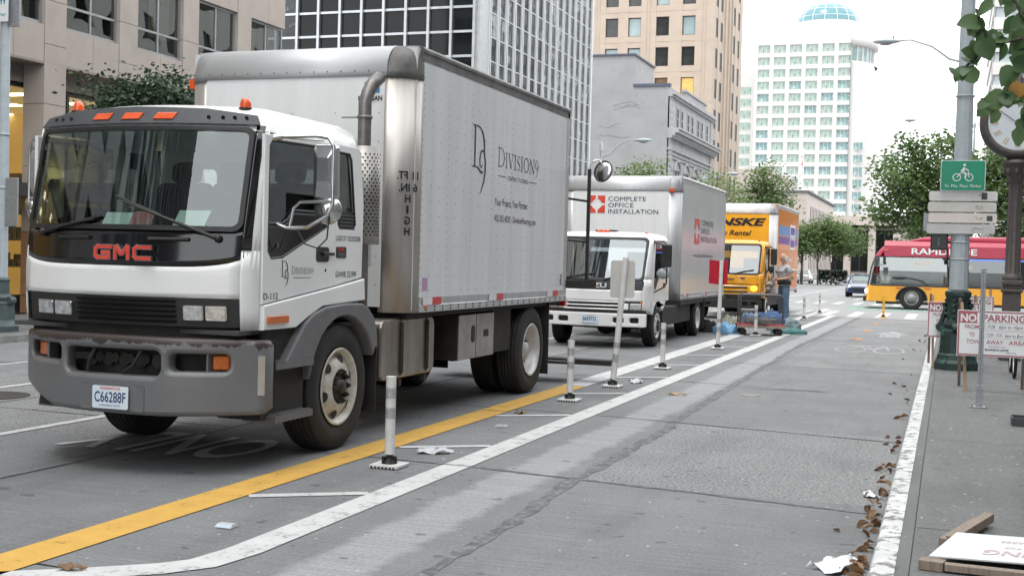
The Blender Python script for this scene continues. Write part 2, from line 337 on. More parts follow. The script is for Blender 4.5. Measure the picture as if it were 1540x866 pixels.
# ---------------------------------------------------------------- ground, road, kerbs
def concrete(name,c,c2,spk,spks,stain,groove=0,bump=.02,wear=False):
    mt,n=nt(name);o=N(n,'ShaderNodeOutputMaterial');p=N(n,'ShaderNodeBsdfPrincipled');p.inputs['Roughness'].default_value=.82;L(n,p.outputs[0],o.inputs[0])
    p.inputs['Specular IOR Level'].default_value=.35
    tc=N(n,'ShaderNodeTexCoord');co=tc.outputs['Object']
    a=N(n,'ShaderNodeTexNoise',i={'Scale':.9,'Detail':8,'Roughness':.62});L(n,co,a.inputs[0])
    r=N(n,'ShaderNodeMapRange',i={1:.33,2:.67});L(n,a.outputs[0],r.inputs[0])
    m=N(n,'ShaderNodeMix',data_type='RGBA');m.inputs[6].default_value=c4(c);m.inputs[7].default_value=c4(c2);L(n,r.outputs[0],m.inputs[0]);cur=m.outputs[2]
    # stains along the driving direction
    mp=N(n,'ShaderNodeMapping');mp.inputs['Scale'].default_value=(1.6,.22,1);L(n,co,mp.inputs[0])
    b=N(n,'ShaderNodeTexNoise',i={'Scale':1.4,'Detail':7,'Roughness':.6});L(n,mp.outputs[0],b.inputs[0])
    r=N(n,'ShaderNodeMapRange',i={1:.5,2:.78,4:stain});L(n,b.outputs[0],r.inputs[0])
    m=N(n,'ShaderNodeMix',data_type='RGBA');L(n,cur,m.inputs[6]);m.inputs[7].default_value=c4(tuple(x*.42 for x in c));L(n,r.outputs[0],m.inputs[0]);cur=m.outputs[2]
    if wear:   # pale strip where old lane paint was ground off
        sx=N(n,'ShaderNodeSeparateXYZ');L(n,co,sx.inputs[0])
        e=N(n,'ShaderNodeTexNoise',i={'Scale':5,'Detail':6});L(n,co,e.inputs[0])
        q=N(n,'ShaderNodeMath',operation='MULTIPLY_ADD',i={1:.22});L(n,e.outputs[0],q.inputs[0]);L(n,sx.outputs[0],q.inputs[2])
        d=N(n,'ShaderNodeMath',operation='ADD',i={1:2.78});L(n,q.outputs[0],d.inputs[0])
        d2=N(n,'ShaderNodeMath',operation='ABSOLUTE');L(n,d.outputs[0],d2.inputs[0])
        r=N(n,'ShaderNodeMapRange',i={1:.23,2:.15,4:.62});L(n,d2.outputs[0],r.inputs[0])
        m=N(n,'ShaderNodeMix',data_type='RGBA');L(n,cur,m.inputs[6]);m.inputs[7].default_value=(.31,.32,.33,1);L(n,r.outputs[0],m.inputs[0]);cur=m.outputs[2]
    # aggregate speckle
    v=N(n,'ShaderNodeTexNoise',i={'Scale':spks,'Detail':4,'Roughness':.8});L(n,co,v.inputs[0])
    r=N(n,'ShaderNodeMapRange',i={1:.40,2:.60,3:1-spk,4:1+spk});L(n,v.outputs[0],r.inputs[0])
    h=N(n,'ShaderNodeMix',data_type='RGBA',blend_type='MULTIPLY');h.inputs[0].default_value=1;L(n,cur,h.inputs[6]);L(n,r.outputs[0],h.inputs[7]);cur=h.outputs[2]
    # small dark gum spots and white specks
    for sc_,lo,hi,cc in ((7,.70,.74,(.06,.06,.06)),(19,.745,.765,(.6,.6,.6))):
        k=N(n,'ShaderNodeTexNoise',i={'Scale':sc_,'Detail':1});L(n,co,k.inputs[0])
        r=N(n,'ShaderNodeMapRange',i={1:lo,2:hi,4:.62});L(n,k.outputs[0],r.inputs[0])
        m=N(n,'ShaderNodeMix',data_type='RGBA');L(n,cur,m.inputs[6]);m.inputs[7].default_value=c4(cc);L(n,r.outputs[0],m.inputs[0]);cur=m.outputs[2]
    hgt=v.outputs[0]
    if groove:
        mp=N(n,'ShaderNodeMapping');mp.inputs['Scale'].default_value=(1.2,55,1);L(n,co,mp.inputs[0])
        g=N(n,'ShaderNodeTexNoise',i={'Scale':1.0,'Detail':5,'Roughness':.6});L(n,mp.outputs[0],g.inputs[0])
        r=N(n,'ShaderNodeMapRange',i={1:.35,2:.65,3:1-groove,4:1+groove});L(n,g.outputs[0],r.inputs[0])
        h=N(n,'ShaderNodeMix',data_type='RGBA',blend_type='MULTIPLY');h.inputs[0].default_value=1;L(n,cur,h.inputs[6]);L(n,r.outputs[0],h.inputs[7]);cur=h.outputs[2]
    L(n,cur,p.inputs['Base Color'])
    bp=N(n,'ShaderNodeBump',i={'Strength':.5,'Distance':bump});L(n,hgt,bp.inputs['Height']);L(n,bp.outputs[0],p.inputs['Normal'])
    return mt
M['smooth']=concrete('road_concrete_grooved',(.185,.191,.196),(.148,.154,.159),.16,45,.5,.16,.004,True)
M['aggr']=concrete('road_concrete_exposed_aggregate',(.218,.221,.223),(.172,.176,.18),.50,42,.35,0,.012,True)
M['lane']=concrete('road_concrete_lane',(.20,.21,.22),(.165,.173,.182),.20,45,.7,.12,.004)
M['asph']=concrete('intersection_paving',(.30,.305,.31),(.26,.265,.27),.2,40,.3,0,.006)
M['walk']=concrete('sidewalk_concrete',(.158,.161,.162),(.124,.127,.128),.18,45,.5,0,.004)
M['walkdark']=concrete('kerb_gutter_concrete',(.12,.123,.126),(.16,.163,.166),.12,60,.4,0,.004)
M['kerbside']=pm('kerb_concrete',(.25,.25,.245),.85,c2=(.16,.16,.155),ns=6)
M['tar']=pm('joint_tar',(.105,.108,.112),.8,c2=(.06,.062,.065),ns=4,c3=(.19,.195,.2),ns3=12,lo3=.47,hi3=.62)
M['crack']=pm('joint_crack',(.035,.034,.034),.85)
M['yline']=worn('yellow_road_paint',(.63,.37,.075),.70,28,.05,.07)
M['wline']=worn('white_road_paint',(.56,.57,.565),.66,26,.2,.12)
M['wthin']=worn('white_thin_paint',(.54,.55,.545),.66,34,.2,.10)
M['only']=worn('faded_white_paint',(.60,.61,.60),.85,26,.7,.12)
M['faint']=worn('faint_white_paint',(.50,.50,.51),.52,30,.02,.12)
M['orangedash']=worn('orange_survey_paint',(.62,.30,.12),.56,30,.05,.1)
M['greenp']=worn('green_lane_paint',(.33,.48,.40),.56,9,.05,.1)
g=MB();g.grid(lambda u,v:V(-1200+2400*u,-600+3000*v,-.02),8,8,smooth=False);g.build('ground',M['asph'],kind='structure')
mb=MB()
xs=[-14.36,-11.2,-9.0,-6.05,-2.5,-.315];ys=[-40,-14,-3,1,4.85,8.55,12.1,16.2,19.8,23.6,27.4,31.2,35,40.2]
for i in range(len(xs)-1):
    for j in range(len(ys)-1):
        if i==4: mi=1 if ys[j] in (8.55,1,19.8,23.6,27.4,31.2,35) else 0
        elif i==3: mi=0
        else: mi=1 if (i,j)in((2,5),(1,5),(2,8),(1,9)) else 2
        mb.add([(xs[i],ys[j],0),(xs[i+1],ys[j],0),(xs[i+1],ys[j+1],0),(xs[i],ys[j+1],0)],[(0,1,2,3)],mi)
mb.add([(-60,40.2,0),(60,40.2,0),(60,58,0),(-60,58,0)],[(0,1,2,3)],3)
mb.add([(-14.36,58,0),(.2,58,0),(.2,400,0),(-14.36,400,0)],[(0,1,2,3)],3)
mb.build('road',[M['smooth'],M['aggr'],M['lane'],M['asph']],kind='structure')
def strip(mb,path,w,z,mi=0,jit=0,rg=rnd,step=.12):
    P=[Vector((p[0],p[1],0)) for p in path];pts=[]
    for a,b in zip(P[:-1],P[1:]):
        k=max(1,int((b-a).length/step)) if jit else 1
        pts+=[a+(b-a)*i/k for i in range(k)]
    pts.append(P[-1]);vs=[];off=0
    for i,p in enumerate(pts):
        t=(pts[min(i+1,len(pts)-1)]-pts[max(0,i-1)]).normalized();nn=V(-t.y,t.x,0)
        ww=w*(1+(rg.uniform(-.45,.45) if jit else 0));off=off*.8+(rg.uniform(-jit,jit) if jit else 0)
        vs+=[p+nn*(ww/2+off)+V(0,0,z),p-nn*(ww/2-off)+V(0,0,z)]
    fs=[(2*i+1,2*i+3,2*i+2,2*i) for i in range(len(pts)-1)]
    return mb.add(vs,fs,mi)
# joints between the slabs
j=MB()
strip(j,[(-2.43,-2),(-2.45,6.9),(-2.5,8.6),(-2.47,11.6),(-2.53,12.1),(-2.6,16.2),(-2.74,23.9),(-2.62,39.5)],.10,.003,0,.012)
for yy,x0,x1 in ((4.85,-6,-.33),(8.6,-6.0,-.33),(12.1,-6.0,-.33),(16.2,-6.0,-2.5),(19.8,-6,-.33),(27.4,-6,-.33)):
    strip(j,[(x0,yy+.25),(-3.3,yy+.12),(-2.5,yy),(-1.4,yy-.15),(x1,yy-.33)],.045 if yy==8.6 else .022,.0036,0 if yy==8.6 else 1,.008)
strip(j,[(-6.05,-3),(-6.05,40)],.022,.003,1,.004);strip(j,[(-9.0,-3),(-9.0,40)],.02,.003,1,.004)
for yy in (6.2,9.8,13.5,17): strip(j,[(-14.3,yy),(-6.1,yy-.15)],.02,.0034,1,.006)
j.build('slab_joints',[M['tar'],M['crack']],kind='structure')
# painted lines
def paint(name,mat,*strips,z=.006):
    m=MB()
    for s in strips: strip(m,s[0],s[1],z)
    return m.build(name,mat,kind='structure')
paint('yellow_line',M['yline'],([(-4.415,-3),(-4.415,4.72)],.29),([(-4.415,4.76),(-4.41,12.0)],.29),([(-4.41,12.03),(-4.4,14.9)],.29))
paint('buffer_line',M['wline'],([(-4.41,14.92),(-4.41,16.0)],.31),([(-4.41,16.03),(-4.42,28.5)],.31),([(-4.2,31),(-4.15,47)],.26))
paint('bike_lane_line',M['wline'],([(-4.75,4.40),(-4.26,4.72),(-3.93,4.96),(-3.66,5.19),(-3.53,5.37),(-3.487,5.68),(-3.485,8.7)],.215),([(-3.485,8.73),(-3.49,20)],.215),([(-3.49,20.02),(-3.47,41.2)],.215))
m=MB()
for k in range(15):
    y=7.0+2.335*k
    a=V(-4.25,y-.02);b=V(-3.60,y+.42)
    strip(m,[a,b],.10,.0055)
m.build('buffer_hatching',M['wthin'],kind='structure')
paint('lane_line',M['wline'],([(-7.47,-4),(-7.47,40)],.11),([(-9.92,-4),(-9.92,40)],.10),([(-11.8,-4),(-11.8,40)],.09))
paint('stop_line',M['wthin'],([(-14.2,39.0),(-4.6,39.6)],.3),([(-1.55,38.2),(-.4,38.15)],.16))
def bars(name,mat,lst,z=.0065):
    m=MB()
    for q in lst: m.add([(x,y,z) for x,y in q],[(0,1,2,3)])
    return m.build(name,mat,kind='structure')
cw=[]
for k in range(15):
    x=-13.6+k*.88
    cw.append(((x,40.4),(x+.34,40.4),(x+.34,45.2),(x,45.2)))
bars('crosswalk',M['wline'],cw)
cw=[]
for k in range(17):
    x=-13.4+k*.8
    cw.append(((x,53.2),(x+.32,53.2),(x+.32,57.5),(x,57.5)))
cw+=[((-14.2,46.6),(-3.7,46.6),(-3.7,46.85),(-14.2,46.85)),((-14.2,58.6),(-.2,58.6),(-.2,58.9),(-14.2,58.9))]
bars('far_crosswalk',M['wline'],cw)
bars('far_lane_line',M['wline'],[((x,60),(x+.16,60),(x+.16,150),(x,150)) for x in (-4.2,-7.6,-11)])
bars('green_paint',M['greenp'],[((-3.6,47.4),(-.5,47.4),(-.5,51.8),(-3.6,51.8))],.0055)
bars('orange_dashes',M['orangedash'],[((x,y),(x+.16,y-.02),(x+.16,y+.72),(x,y+.74)) for x,y in ((-1.96,35.6),(-1.95,31.8),(-1.93,27.8),(-1.97,39.0))])
# bike symbol and arrow, read by riders coming towards the camera's back
m=MB()
def ring(mb,cx,cy,rx,ry,wd,z,n=24):
    vs=[]
    for k in range(n):
        a=2*PI*k/n;vs+=[(cx+rx*math.cos(a),cy+ry*math.sin(a),z),(cx+(rx-wd)*math.cos(a),cy+(ry-wd*2.6)*math.sin(a),z)]
    mb.add(vs,[(2*k,2*((k+1)%n),2*((k+1)%n)+1,2*k+1) for k in range(n)])
ring(m,-1.72,24.6,.3,1.05,.06,.0065);ring(m,-1.02,24.6,.3,1.05,.06,.0065)
for a,b in (((-1.72,24.6),(-1.5,26.0)),((-1.5,26.0),(-1.15,26.0)),((-1.15,26.0),(-1.02,24.6)),((-1.5,26.0),(-1.35,24.6)),((-1.35,24.6),(-1.15,26.0))): strip(m,[a,b],.06,.0068)
m.add([(-1.45,29.3,.0065),(-1.0,29.3,.0065),(-1.0,30.5,.0065),(-.82,30.5,.0065),(-1.22,32.4,.0065),(-1.62,30.5,.0065),(-1.45,30.5,.0065)],[(0,1,2,3,4,5,6)])
m.build('bike_symbol',M['faint'],kind='structure')
# ONLY, painted for the drivers facing the camera
for ch,x0,x1 in (('O',-5.06,-5.48),('N',-5.56,-6.0),('L',-6.06,-6.3),('Y',-6.32,-6.78)):
    pass
o=text('ONLY',1.05,(-5.92,9.1,.0068),(-1,0,0),(0,-1,0),M['only'],None,'lane_lettering',width=1.62,bold=.012,ext=0)
o['kind']='structure'
# kerb and sidewalk on the right
def kerbgrid(u,v): pass
k=MB()
prof=[(-.33,-.01),(-.325,.085),(-.312,.113),(-.295,.12),(-.2,.122),(-.2,.115)]
Ys=[-12+.5*i for i in range(101)]
vs=[(x,y,z) for y in Ys for x,z in prof];npf=len(prof);fs=[];mi=[]
for i in range(len(Ys)-1):
    for q in range(npf-1): k.add([vs[i*npf+q],vs[i*npf+q+1],vs[(i+1)*npf+q+1],vs[(i+1)*npf+q]],[(0,3,2,1)],0 if q==0 else 1)
M['kerbtop']=pm('kerb_worn_white_paint',(.62,.63,.63),.75,c2=(.50,.51,.51),ns=5,c3=(.17,.17,.165),ns3=9,lo3=.51,hi3=.58)
k.build('kerb',[M['kerbside'],M['kerbtop']],kind='structure',weld=True)
s=MB()
s.add([(-.2,-12,.117),(-.135,-12,.117),(-.135,38,.117),(-.2,38,.117)],[(0,1,2,3)],1)
yb=[-12,-4,3.7,7.4,11.3,15.1,18.9,22.7,26.5,30.3,34.1,38]
for a,b in zip(yb[:-1],yb[1:]):
    for x0,x1 in ((-.135,2.1),(2.1,4.3),(4.3,6.3)):
        s.add([(x0+.006,a+.006,.12),(x1-.006,a+.006,.12),(x1-.006,b-.006,.12),(x0+.006,b-.006,.12)],[(0,1,2,3)],0)
s.add([(-.135,-12,.112),(6.3,-12,.112),(6.3,38,.112),(-.135,38,.112)],[(0,1,2,3)],2)
s.build('sidewalk',[M['walk'],M['walkdark'],M['crack']],kind='structure')
mb=MB()
mb.box(-18.6,-14.5,-40,40,-.1,.12,0);mb.box(-14.5,-14.34,-40,40,-.1,.118,1)
mb.box(-40,-14.4,58.5,330,-.1,.12,0);mb.box(.3,40,59,330,-.1,.12,0);mb.box(-.33,20,38,40,-.1,.112,0)
mb.build('far_sidewalk',[M['walk'],M['kerbside']],kind='structure')
# manhole covers
for loc,r_,lab in (((-9.46,10.4,.004),.38,'round dark manhole cover in the lane left of the big truck'),((-2.22,15.1,.004),.12,'small round valve cover set in the bike lane')):
    m=MB();m.lathe((loc[0],loc[1],0),[(r_,.0),(r_,.008),(r_*.88,.009),(r_*.86,.005),(1e-3,.006)],'z',28)
    tag(m.build('manhole_cover',pm('cast_iron_cover' ,(.06,.055,.05) if r_>.2 else (.30,.28,.26),.7,.4,ns=30)),lab,'manhole')
# ---------------------------------------------------------------- trucks
YZ=lambda X,side=1:(lambda u,v,w:V(X+side*w,u,v))          # sheet in the (Y,Z) plane
XZ=lambda Y:(lambda u,v,w:V(u,Y-w,v))
def tyre(mb,c,R_,wd,s,rr_,mi=0,n=48):
    """tyre around axis x; s = side the outer face points to"""
    h=wd/2;p=[(rr_,-h+.02),(rr_+.03,-h),(R_*.80,-h-.012),(R_*.95,-h+.008),(R_-.004,-h+.03)]
    k=5
    for i in range(k):   # tread ribs
        a=-h+.035+(wd-.07)*i/k;b=a+(wd-.07)/k
        p+=[(R_,a+.004),(R_,b-.012),(R_-.014,b-.009),(R_-.014,b+.0)]
    p+=[(R_-.004,h-.03),(R_*.95,h-.008),(R_*.80,h+.012),(rr_+.03,h),(rr_,h-.02)]
    mb.lathe(c,p,'x',n,mi)
def wheel(parent,name,c,R_,wd,s,rr_,style,mrim):
    """thing > wheel > rim, hub"""
    t=MB();tyre(t,c,R_,wd,s,rr_)
    w=t.build(name,[M['rubber']],parent)
    x=c[0];h=wd/2*s
    r=MB()
    if style=='front':      # dished disc standing proud, with oval hand holes
        r.lathe((x,c[1],c[2]),[(rr_+.012,h+.004*s),(rr_+.005,h+.012*s),(rr_-.012,h+.006*s),(rr_-.03,h-.045*s),(rr_-.05,h-.05*s),(rr_*.72,h-.015*s),(rr_*.50,h+.02*s),(rr_*.47,h+.018*s),(rr_*.45,h-.012*s),(1e-3,h-.012*s)],'x',40,0)
        rim=r.build('rim',[mrim],w)
        for k in range(6):
            d=MB();a=2*PI*k/6+.3;rc=rr_*.755
            pts=[]
            for q in range(14):
                b=2*PI*q/14;rad=rc+.036*math.cos(b);ang=a+.19*math.sin(b)
                pts.append((x+h-.012*s+ (rr_*.755-rad)*.38*s ,c[1]+rad*math.cos(ang),c[2]+rad*math.sin(ang)))
            d.add(pts,[tuple(range(14)) if s>0 else tuple(range(14))[::-1]])
            d.build('hand_hole',[M['dark']],rim)
        hb=MB();hb.lathe((x,c[1],c[2]),[(rr_*.43,h-.006*s),(rr_*.2,h-.004*s),(rr_*.19,h+.03*s),(rr_*.15,h+.045*s),(1e-3,h+.045*s)],'x',24)
        for k in range(10):
            a=2*PI*k/10;q=rr_*.40
            p=V(x+h-.0*s,c[1]+q*math.cos(a),c[2]+q*math.sin(a))
            hb.cyl(p,p+V(.03*s,0,0),.021,.019,8);hb.cyl(p+V(.03*s,0,0),p+V(.045*s,0,0),.013,.012,6)
        hb.build('hub',[M['lug']],rim)
    elif style=='dual':     # deep dish of the outer dual wheel
        r.lathe((x,c[1],c[2]),[(rr_+.012,h+.004*s),(rr_+.004,h+.012*s),(rr_-.014,h+.004*s),(rr_-.03,h-.06*s),(rr_-.045,h-.15*s),(rr_*.62,h-.165*s),(rr_*.58,h-.13*s),(rr_*.3,h-.12*s),(rr_*.28,h-.05*s),(1e-3,h-.04*s)],'x',40,0)
        rim=r.build('rim',[mrim],w);hb=MB()
        for k in range(10):
            a=2*PI*k/10;q=rr_*.48;p=V(x+h-.14*s,c[1]+q*math.cos(a),c[2]+q*math.sin(a));hb.cyl(p,p+V(.05*s,0,0),.018,.016,6)
        hb.build('hub',[M['lug']],rim)
    else:
        r.lathe((x,c[1],c[2]),[(rr_+.01,h+.004*s),(rr_-.012,h+.006*s),(rr_-.03,h-.04*s),(rr_*.7,h-.05*s),(rr_*.5,h-.005*s),(rr_*.3,h+.02*s),(rr_*.28,h+.05*s),(1e-3,h+.055*s)],'x',32,0)
        rim=r.build('rim',[mrim],w);d=MB()
        for k in range(8):
            a=2*PI*k/8;q=rr_*.68;p=V(x+h-.036*s,c[1]+q*math.cos(a),c[2]+q*math.sin(a));d.cyl(p,p+V(.003*s,0,0),.03,.03,10)
        for k in range(6):
            a=2*PI*k/6;q=rr_*.42;p=V(x+h-.0*s,c[1]+q*math.cos(a),c[2]+q*math.sin(a));d.cyl(p,p+V(.03*s,0,0),.014,.014,6)
        d.build('hub',[M['dark']],rim)
    return w
class Cab:
    def __init__(s,root,xc,hw,yf,bul,yd,yr,ze,hf=.93):
        s.root=root;s.xc=xc;s.hw=hw;s.yf=yf;s.bul=bul;s.yd=yd;s.yr=yr;s.ze=ze;s.hf=hf
    def y0(s,z):
        t=s.yf
        for (z0,a),(z1,b) in zip(t[:-1],t[1:]):
            if z<=z1: k=max(0,(z-z0)/(z1-z0));return a+(b-a)*k
        return t[-1][1]
    def F(s,u,z,off=0,ins=0):
        """front surface; |u|<=1 the face, 1..1.3 the rounded corner to the door edge"""
        hw=s.hw-ins;hf=s.hf*hw;yb=s.y0(z)+ins*.6-off
        if abs(u)<=1: return V(s.xc+u*hf,yb+s.bul*u*u,z)
        sg=1 if u>0 else -1;k=(abs(u)-1)/.3
        p0=V(s.xc+sg*hf,yb+s.bul,z);p2=V(s.xc+sg*(hw+off),max(s.yd,yb+s.bul+.05),z);p1=V(s.xc+sg*(hw+off),yb+s.bul+.06,z)
        return p0*(1-k)**2+p1*2*k*(1-k)+p2*k*k
    def patch(s,name,u0,u1,z0,z1,mat,nu=24,nv=6,off=0,parent=None,solid=.012,mb=None,flip=True):
        m=mb or MB();m.grid(lambda a,b:s.F(u0+(u1-u0)*a,(z0(a) if callable(z0) else z0)*(1-b)+(z1(a) if callable(z1) else z1)*b,off),nu,nv,smooth=True)
        if mb: return
        return m.build(name,[mat],parent or s.root,solid=solid)
    def uz(s,off=0): return lambda u,v,w:s.F((u-s.xc)/(s.hf*s.hw),v,off+w)   # sheet coordinates (x,z) wrapped on the front
    def path(s,pts,off): return [s.F((x-s.xc)/(s.hf*s.hw),z,off) for x,z in pts]
    def roof(s,zs,mat,name='roof'):
        loops=[]
        for z,ins in zs:
            l=[s.F(-1.3+2.6*k/26,z,0,ins) for k in range(27)]
            hw=s.hw-ins;yr=s.yr-ins*.8
            l+=[V(s.xc+hw,yr-.12,z),V(s.xc+hw-.03,yr-.03,z),V(s.xc+hw-.12,yr,z),V(s.xc-hw+.12,yr,z),V(s.xc-hw+.03,yr-.03,z),V(s.xc-hw,yr-.12,z)]
            loops.append(l)
        m=MB();m.loft(loops);return m.build(name,[mat],s.root)
def box_body(root,x0,x1,y0,y1,z0,z1,side,front,post,capm,rpost=.28,rcap=.26,topside=.14,railz=.14,tapes=(),rivets=True,sooty=False,roofm=None):
    """cargo box: floor, front wall, curved corner posts, rounded nose, side sheets, rails, rear frame"""
    roofm=roofm or capm
    b=MB();b.box(x0+.02,x1-.02,y0+rpost*.6,y1-.03,z0+.02,z1-.03);core=b.build('cargo_box',[side],root)
    f=MB();f.box(x0+rpost-.02,x1-rpost+.02,y0,y0+.05,z0+.05,z1-rcap);
    fw=f.build('front_wall',[front],core)
    if rivets:
        r=MB();zz=[z0+.25+.13*i for i in range(int((z1-rcap-z0-.3)/.13))]
        for x in [x0+rpost+.03+(x1-x0-2*rpost-.06)*i/4 for i in range(5)]:
            for z in zz[::1 if x in(0,) else 2]: r.disc((x,y0-.004,z),.006,'y',6,flip=True)
        k=int((x1-x0-.5)/.14)
        for i in range(k): r.disc((x0+.3+.14*i,y0-.014,z1-rcap+.0),.008,'y',6,flip=True)
        r.build('rivets',[M['rivet']],fw)
    # corner posts
    for sg,xx in ((1,x1),(-1,x0)):
        m=MB();cx=xx-sg*rpost;pr=[]
        for k in range(9):
            a=R(90*k/8);pr.append((cx+sg*rpost*math.sin(a),y0+rpost-rpost*math.cos(a)))
        m.grid(lambda u,v:V(*(pr[int(round(u*8))]),z0+(z1-rcap-.02-z0)*v),8,1,flip=sg<0)
        p=m.build('corner_post',[post],core,solid=.01)
    # nose cap: rounded top edge and corner pieces
    m=MB();prof=[(y0-.008+rcap-rcap*math.sin(R(90*k/8)),z1-rcap+rcap*(1-math.cos(R(90*k/8)))) for k in range(9)][::-1]
    prof=[(y0-.008+rcap-rcap*math.cos(R(90*k/8)),z1-rcap+rcap*math.sin(R(90*k/8))) for k in range(9)]
    prof=[(y0-.01,z1-rcap-.05)]+prof
    xa,xb=x0+rpost-.04,x1-rpost+.04;nn=len(prof)-1
    m.grid(lambda u,v:V(xa+(xb-xa)*u,*prof[int(round(v*nn))]),1,nn)
    m.build('nose_cap',[roofm],core,solid=.008)
    for sg,xx in ((1,x1),(-1,x0)):
        m=MB();cx=xx-sg*rpost
        def q(u,v):
            a=R(90*u);b=R(90*v);ry=rcap if True else 0
            rad=rpost+.006
            # corner: blend of post circle with nose curve
            k=math.cos(b);zz=z1-rcap-.06+(rcap+.06)*math.sin(b)
            rr_=rad*(.55+.45*k) if False else rad-(rcap*(1-k))*math.cos(a)**1.0
            yy=y0+rpost-rad*math.cos(a)+rcap*(1-k)*math.cos(a)
            return V(cx+sg*rad*math.sin(a)*(1-.10*(1-k)),yy,zz)
        m.grid(q,10,8,flip=sg<0);m.grid(lambda u,v:V(cx+sg*(rpost+.006)*.9*(math.sin(R(90*u)))*v,(y0+rpost-(rpost+.006)*math.cos(R(90*u))+rcap*math.cos(R(90*u)))*v+(y0+rpost)*(1-v),z1-.002*(1-v)),10,1,flip=sg<0)
        m.build('corner_cap',[M['soot'] if (sooty and sg>0) else M['capgrey']],core,solid=.006)
    # side sheets, rails
    for sg,xx in ((1,x1),(-1,x0)):
        m=MB();ya=y0+rpost+.005
        m.hexa((xx-sg*.02,ya,z0+railz),(sg*.02,0,0),(0,y1-.12-ya,0),(0,0,z1-topside-z0-railz))
        sd=m.build('side_panel',[side],core)
        if rivets and sg>0:
            r=MB();n_=int((y1-ya)/.205)
            for i in range(n_+1):
                y=ya+.02+i*(y1-.16-ya)/n_
                for k in range(int((z1-topside-z0-railz-.1)/ (.07 if i%3==0 else .14))):
                    r.disc((xx+.0012,y,z0+railz+.06+k*(.07 if i%3==0 else .14)),.0075,'x',6,flip=False)
            k=int((y1-ya)/.03)
            r.build('rivets',[M['rivet']],sd)
        t=MB()
        pr=[(xx-sg*.03,z1),(xx-sg*.005,z1-.01),(xx+sg*.018,z1-.035),(xx+sg*.018,z1-.06),(xx+sg*.004,z1-.07),(xx+sg*.004,z1-topside-.0),(xx-sg*.03,z1-topside)]
        t.ext(pr,'y',y0+rpost*.9,y1-.02);t.build('top_rail',[M['soot'] if sooty and sg>0 else M['alu']],core)
        t=MB();t.ext([(xx-sg*.03,z0),(xx+sg*.012,z0),(xx+sg*.012,z0+railz*.45),(xx+sg*.004,z0+railz*.5),(xx+sg*.010,z0+railz),(xx-sg*.03,z0+railz)],'y',y0+rpost+.002,y1)
        br=t.build('bottom_rail',[M['alu']],core)
        if sg>0:
            for y in tapes:
                for a,b,mm in ((y,y+.22,'wtape'),(y+.22,y+.44,'rtape')):
                    t=MB();t.hexa((xx+.0125,a,z0+railz*.48),(.003,0,0),(0,b-a,0),(0,0,railz*.5));t.build('reflective_tape',[M[mm]],br)
            if rivets:
                r=MB()
                for i in range(int((y1-y0-rpost)/.2)):
                    for dz in (.02,.05): r.cyl((xx+.012,y0+rpost+.15+.2*i,z0+dz),(xx+.02,y0+rpost+.15+.2*i,z0+dz),.009,.007,6)
                r.build('rail_bolts',[M['lug']],br)
    # rear frame with lamps and door
    m=MB();m.box(x0,x0+.09,y1-.1,y1+.01,z0,z1-.01);m.box(x1-.09,x1+.004,y1-.1,y1+.01,z0,z1-.01);m.box(x0+.09,x1-.09,y1-.1,y1+.01,z1-.16,z1-.01);m.box(x0+.09,x1-.09,y1-.1,y1+.01,z0,z0+.12)
    rf=m.build('rear_frame',[M['alu']],core,bevel=.01)
    m=MB();m.box(x0+.09,x1-.09,y1-.06,y1-.03,z0+.12,z1-.16);m.build('roll_up_door',[M['panel2']],core)
    for x in (x0+.045,x1-.045):
        l=MB();l.box(x-.04,x+.045,y1-.02,y1+.03,z1-.10,z1-.05);l.build('marker_lamp',[M['red']],rf)
        l=MB();l.box(x-.05,x+.05,y1-.02,y1+.03,z0-.06,z0+.03);l.build('tail_lamp',[M['red']],rf)
    return core
def chassis(root,x0,x1,y0,y1,z,axles,Rw):
    m=MB();xc=(x0+x1)/2
    for sx in (-.42,.42): m.box(xc+sx-.05,xc+sx+.05,y0,y1,z-.26,z)
    for k in range(9):
        y=y0+(y1-y0)*k/8;m.box(xc-.37,xc+.37,y-.04,y+.04,z-.2,z-.05)
    for y in axles: m.cyl((x0+.25,y,Rw),(x1-.25,y,Rw),.08,.08,12);m.ball((xc,y,Rw),.2,12,8)
    m.box(xc-.35,xc+.35,y0+.25,y0+1.3,z-.4,z+.12)
    m.cyl((xc,y0+1.3,z-.25),(xc,axles[-1],Rw+.05),.06,.06,10)
    m.box(xc-1.0,xc+1.0,y0+2.6,y1-.1,z+.0,z+.1)
    return m.build('chassis',[M['under']],root)
# ================= the big white and grey truck in front
G=thing('box_truck','biggest white box truck, grey bumper and exhaust stack, dark flooring-company lettering on its side','truck',(-5.65,11,0))
xc,hw=-5.65,1.0
cb=Cab(G,xc,hw,[(.95,7.40),(1.25,7.37),(1.47,7.37),(1.73,7.40),(2.48,7.55),(2.62,7.64),(2.8,7.74)],.20,7.73,9.32,2.46)
W_=M['white']
# white nose panel, side corners, A pillars
cb.patch('nose_panel',-1.0,1.0,1.255,lambda a:1.47+.02*abs(2*a-1)**6*3,W_)
for sg in (-1,1):
    m=MB()
    m.grid(lambda a,b:cb.F(sg*(1.0+.3*a),1.03+(1.60-1.03)*b),8,4,flip=sg<0)
    m.grid(lambda a,b:cb.F(sg*((1.10)+.2*a),1.60+(2.5-1.60)*b),8,8,flip=sg<0)
    m.build('corner_panel',[W_],G,solid=.012)
    m=MB();m.grid(lambda a,b:cb.F(sg*(1.0+.13*a),1.60+(2.5-1.60)*b,.004),4,8,flip=sg<0);m.build('a_pillar_trim',[M['gloss']],G,solid=.012)
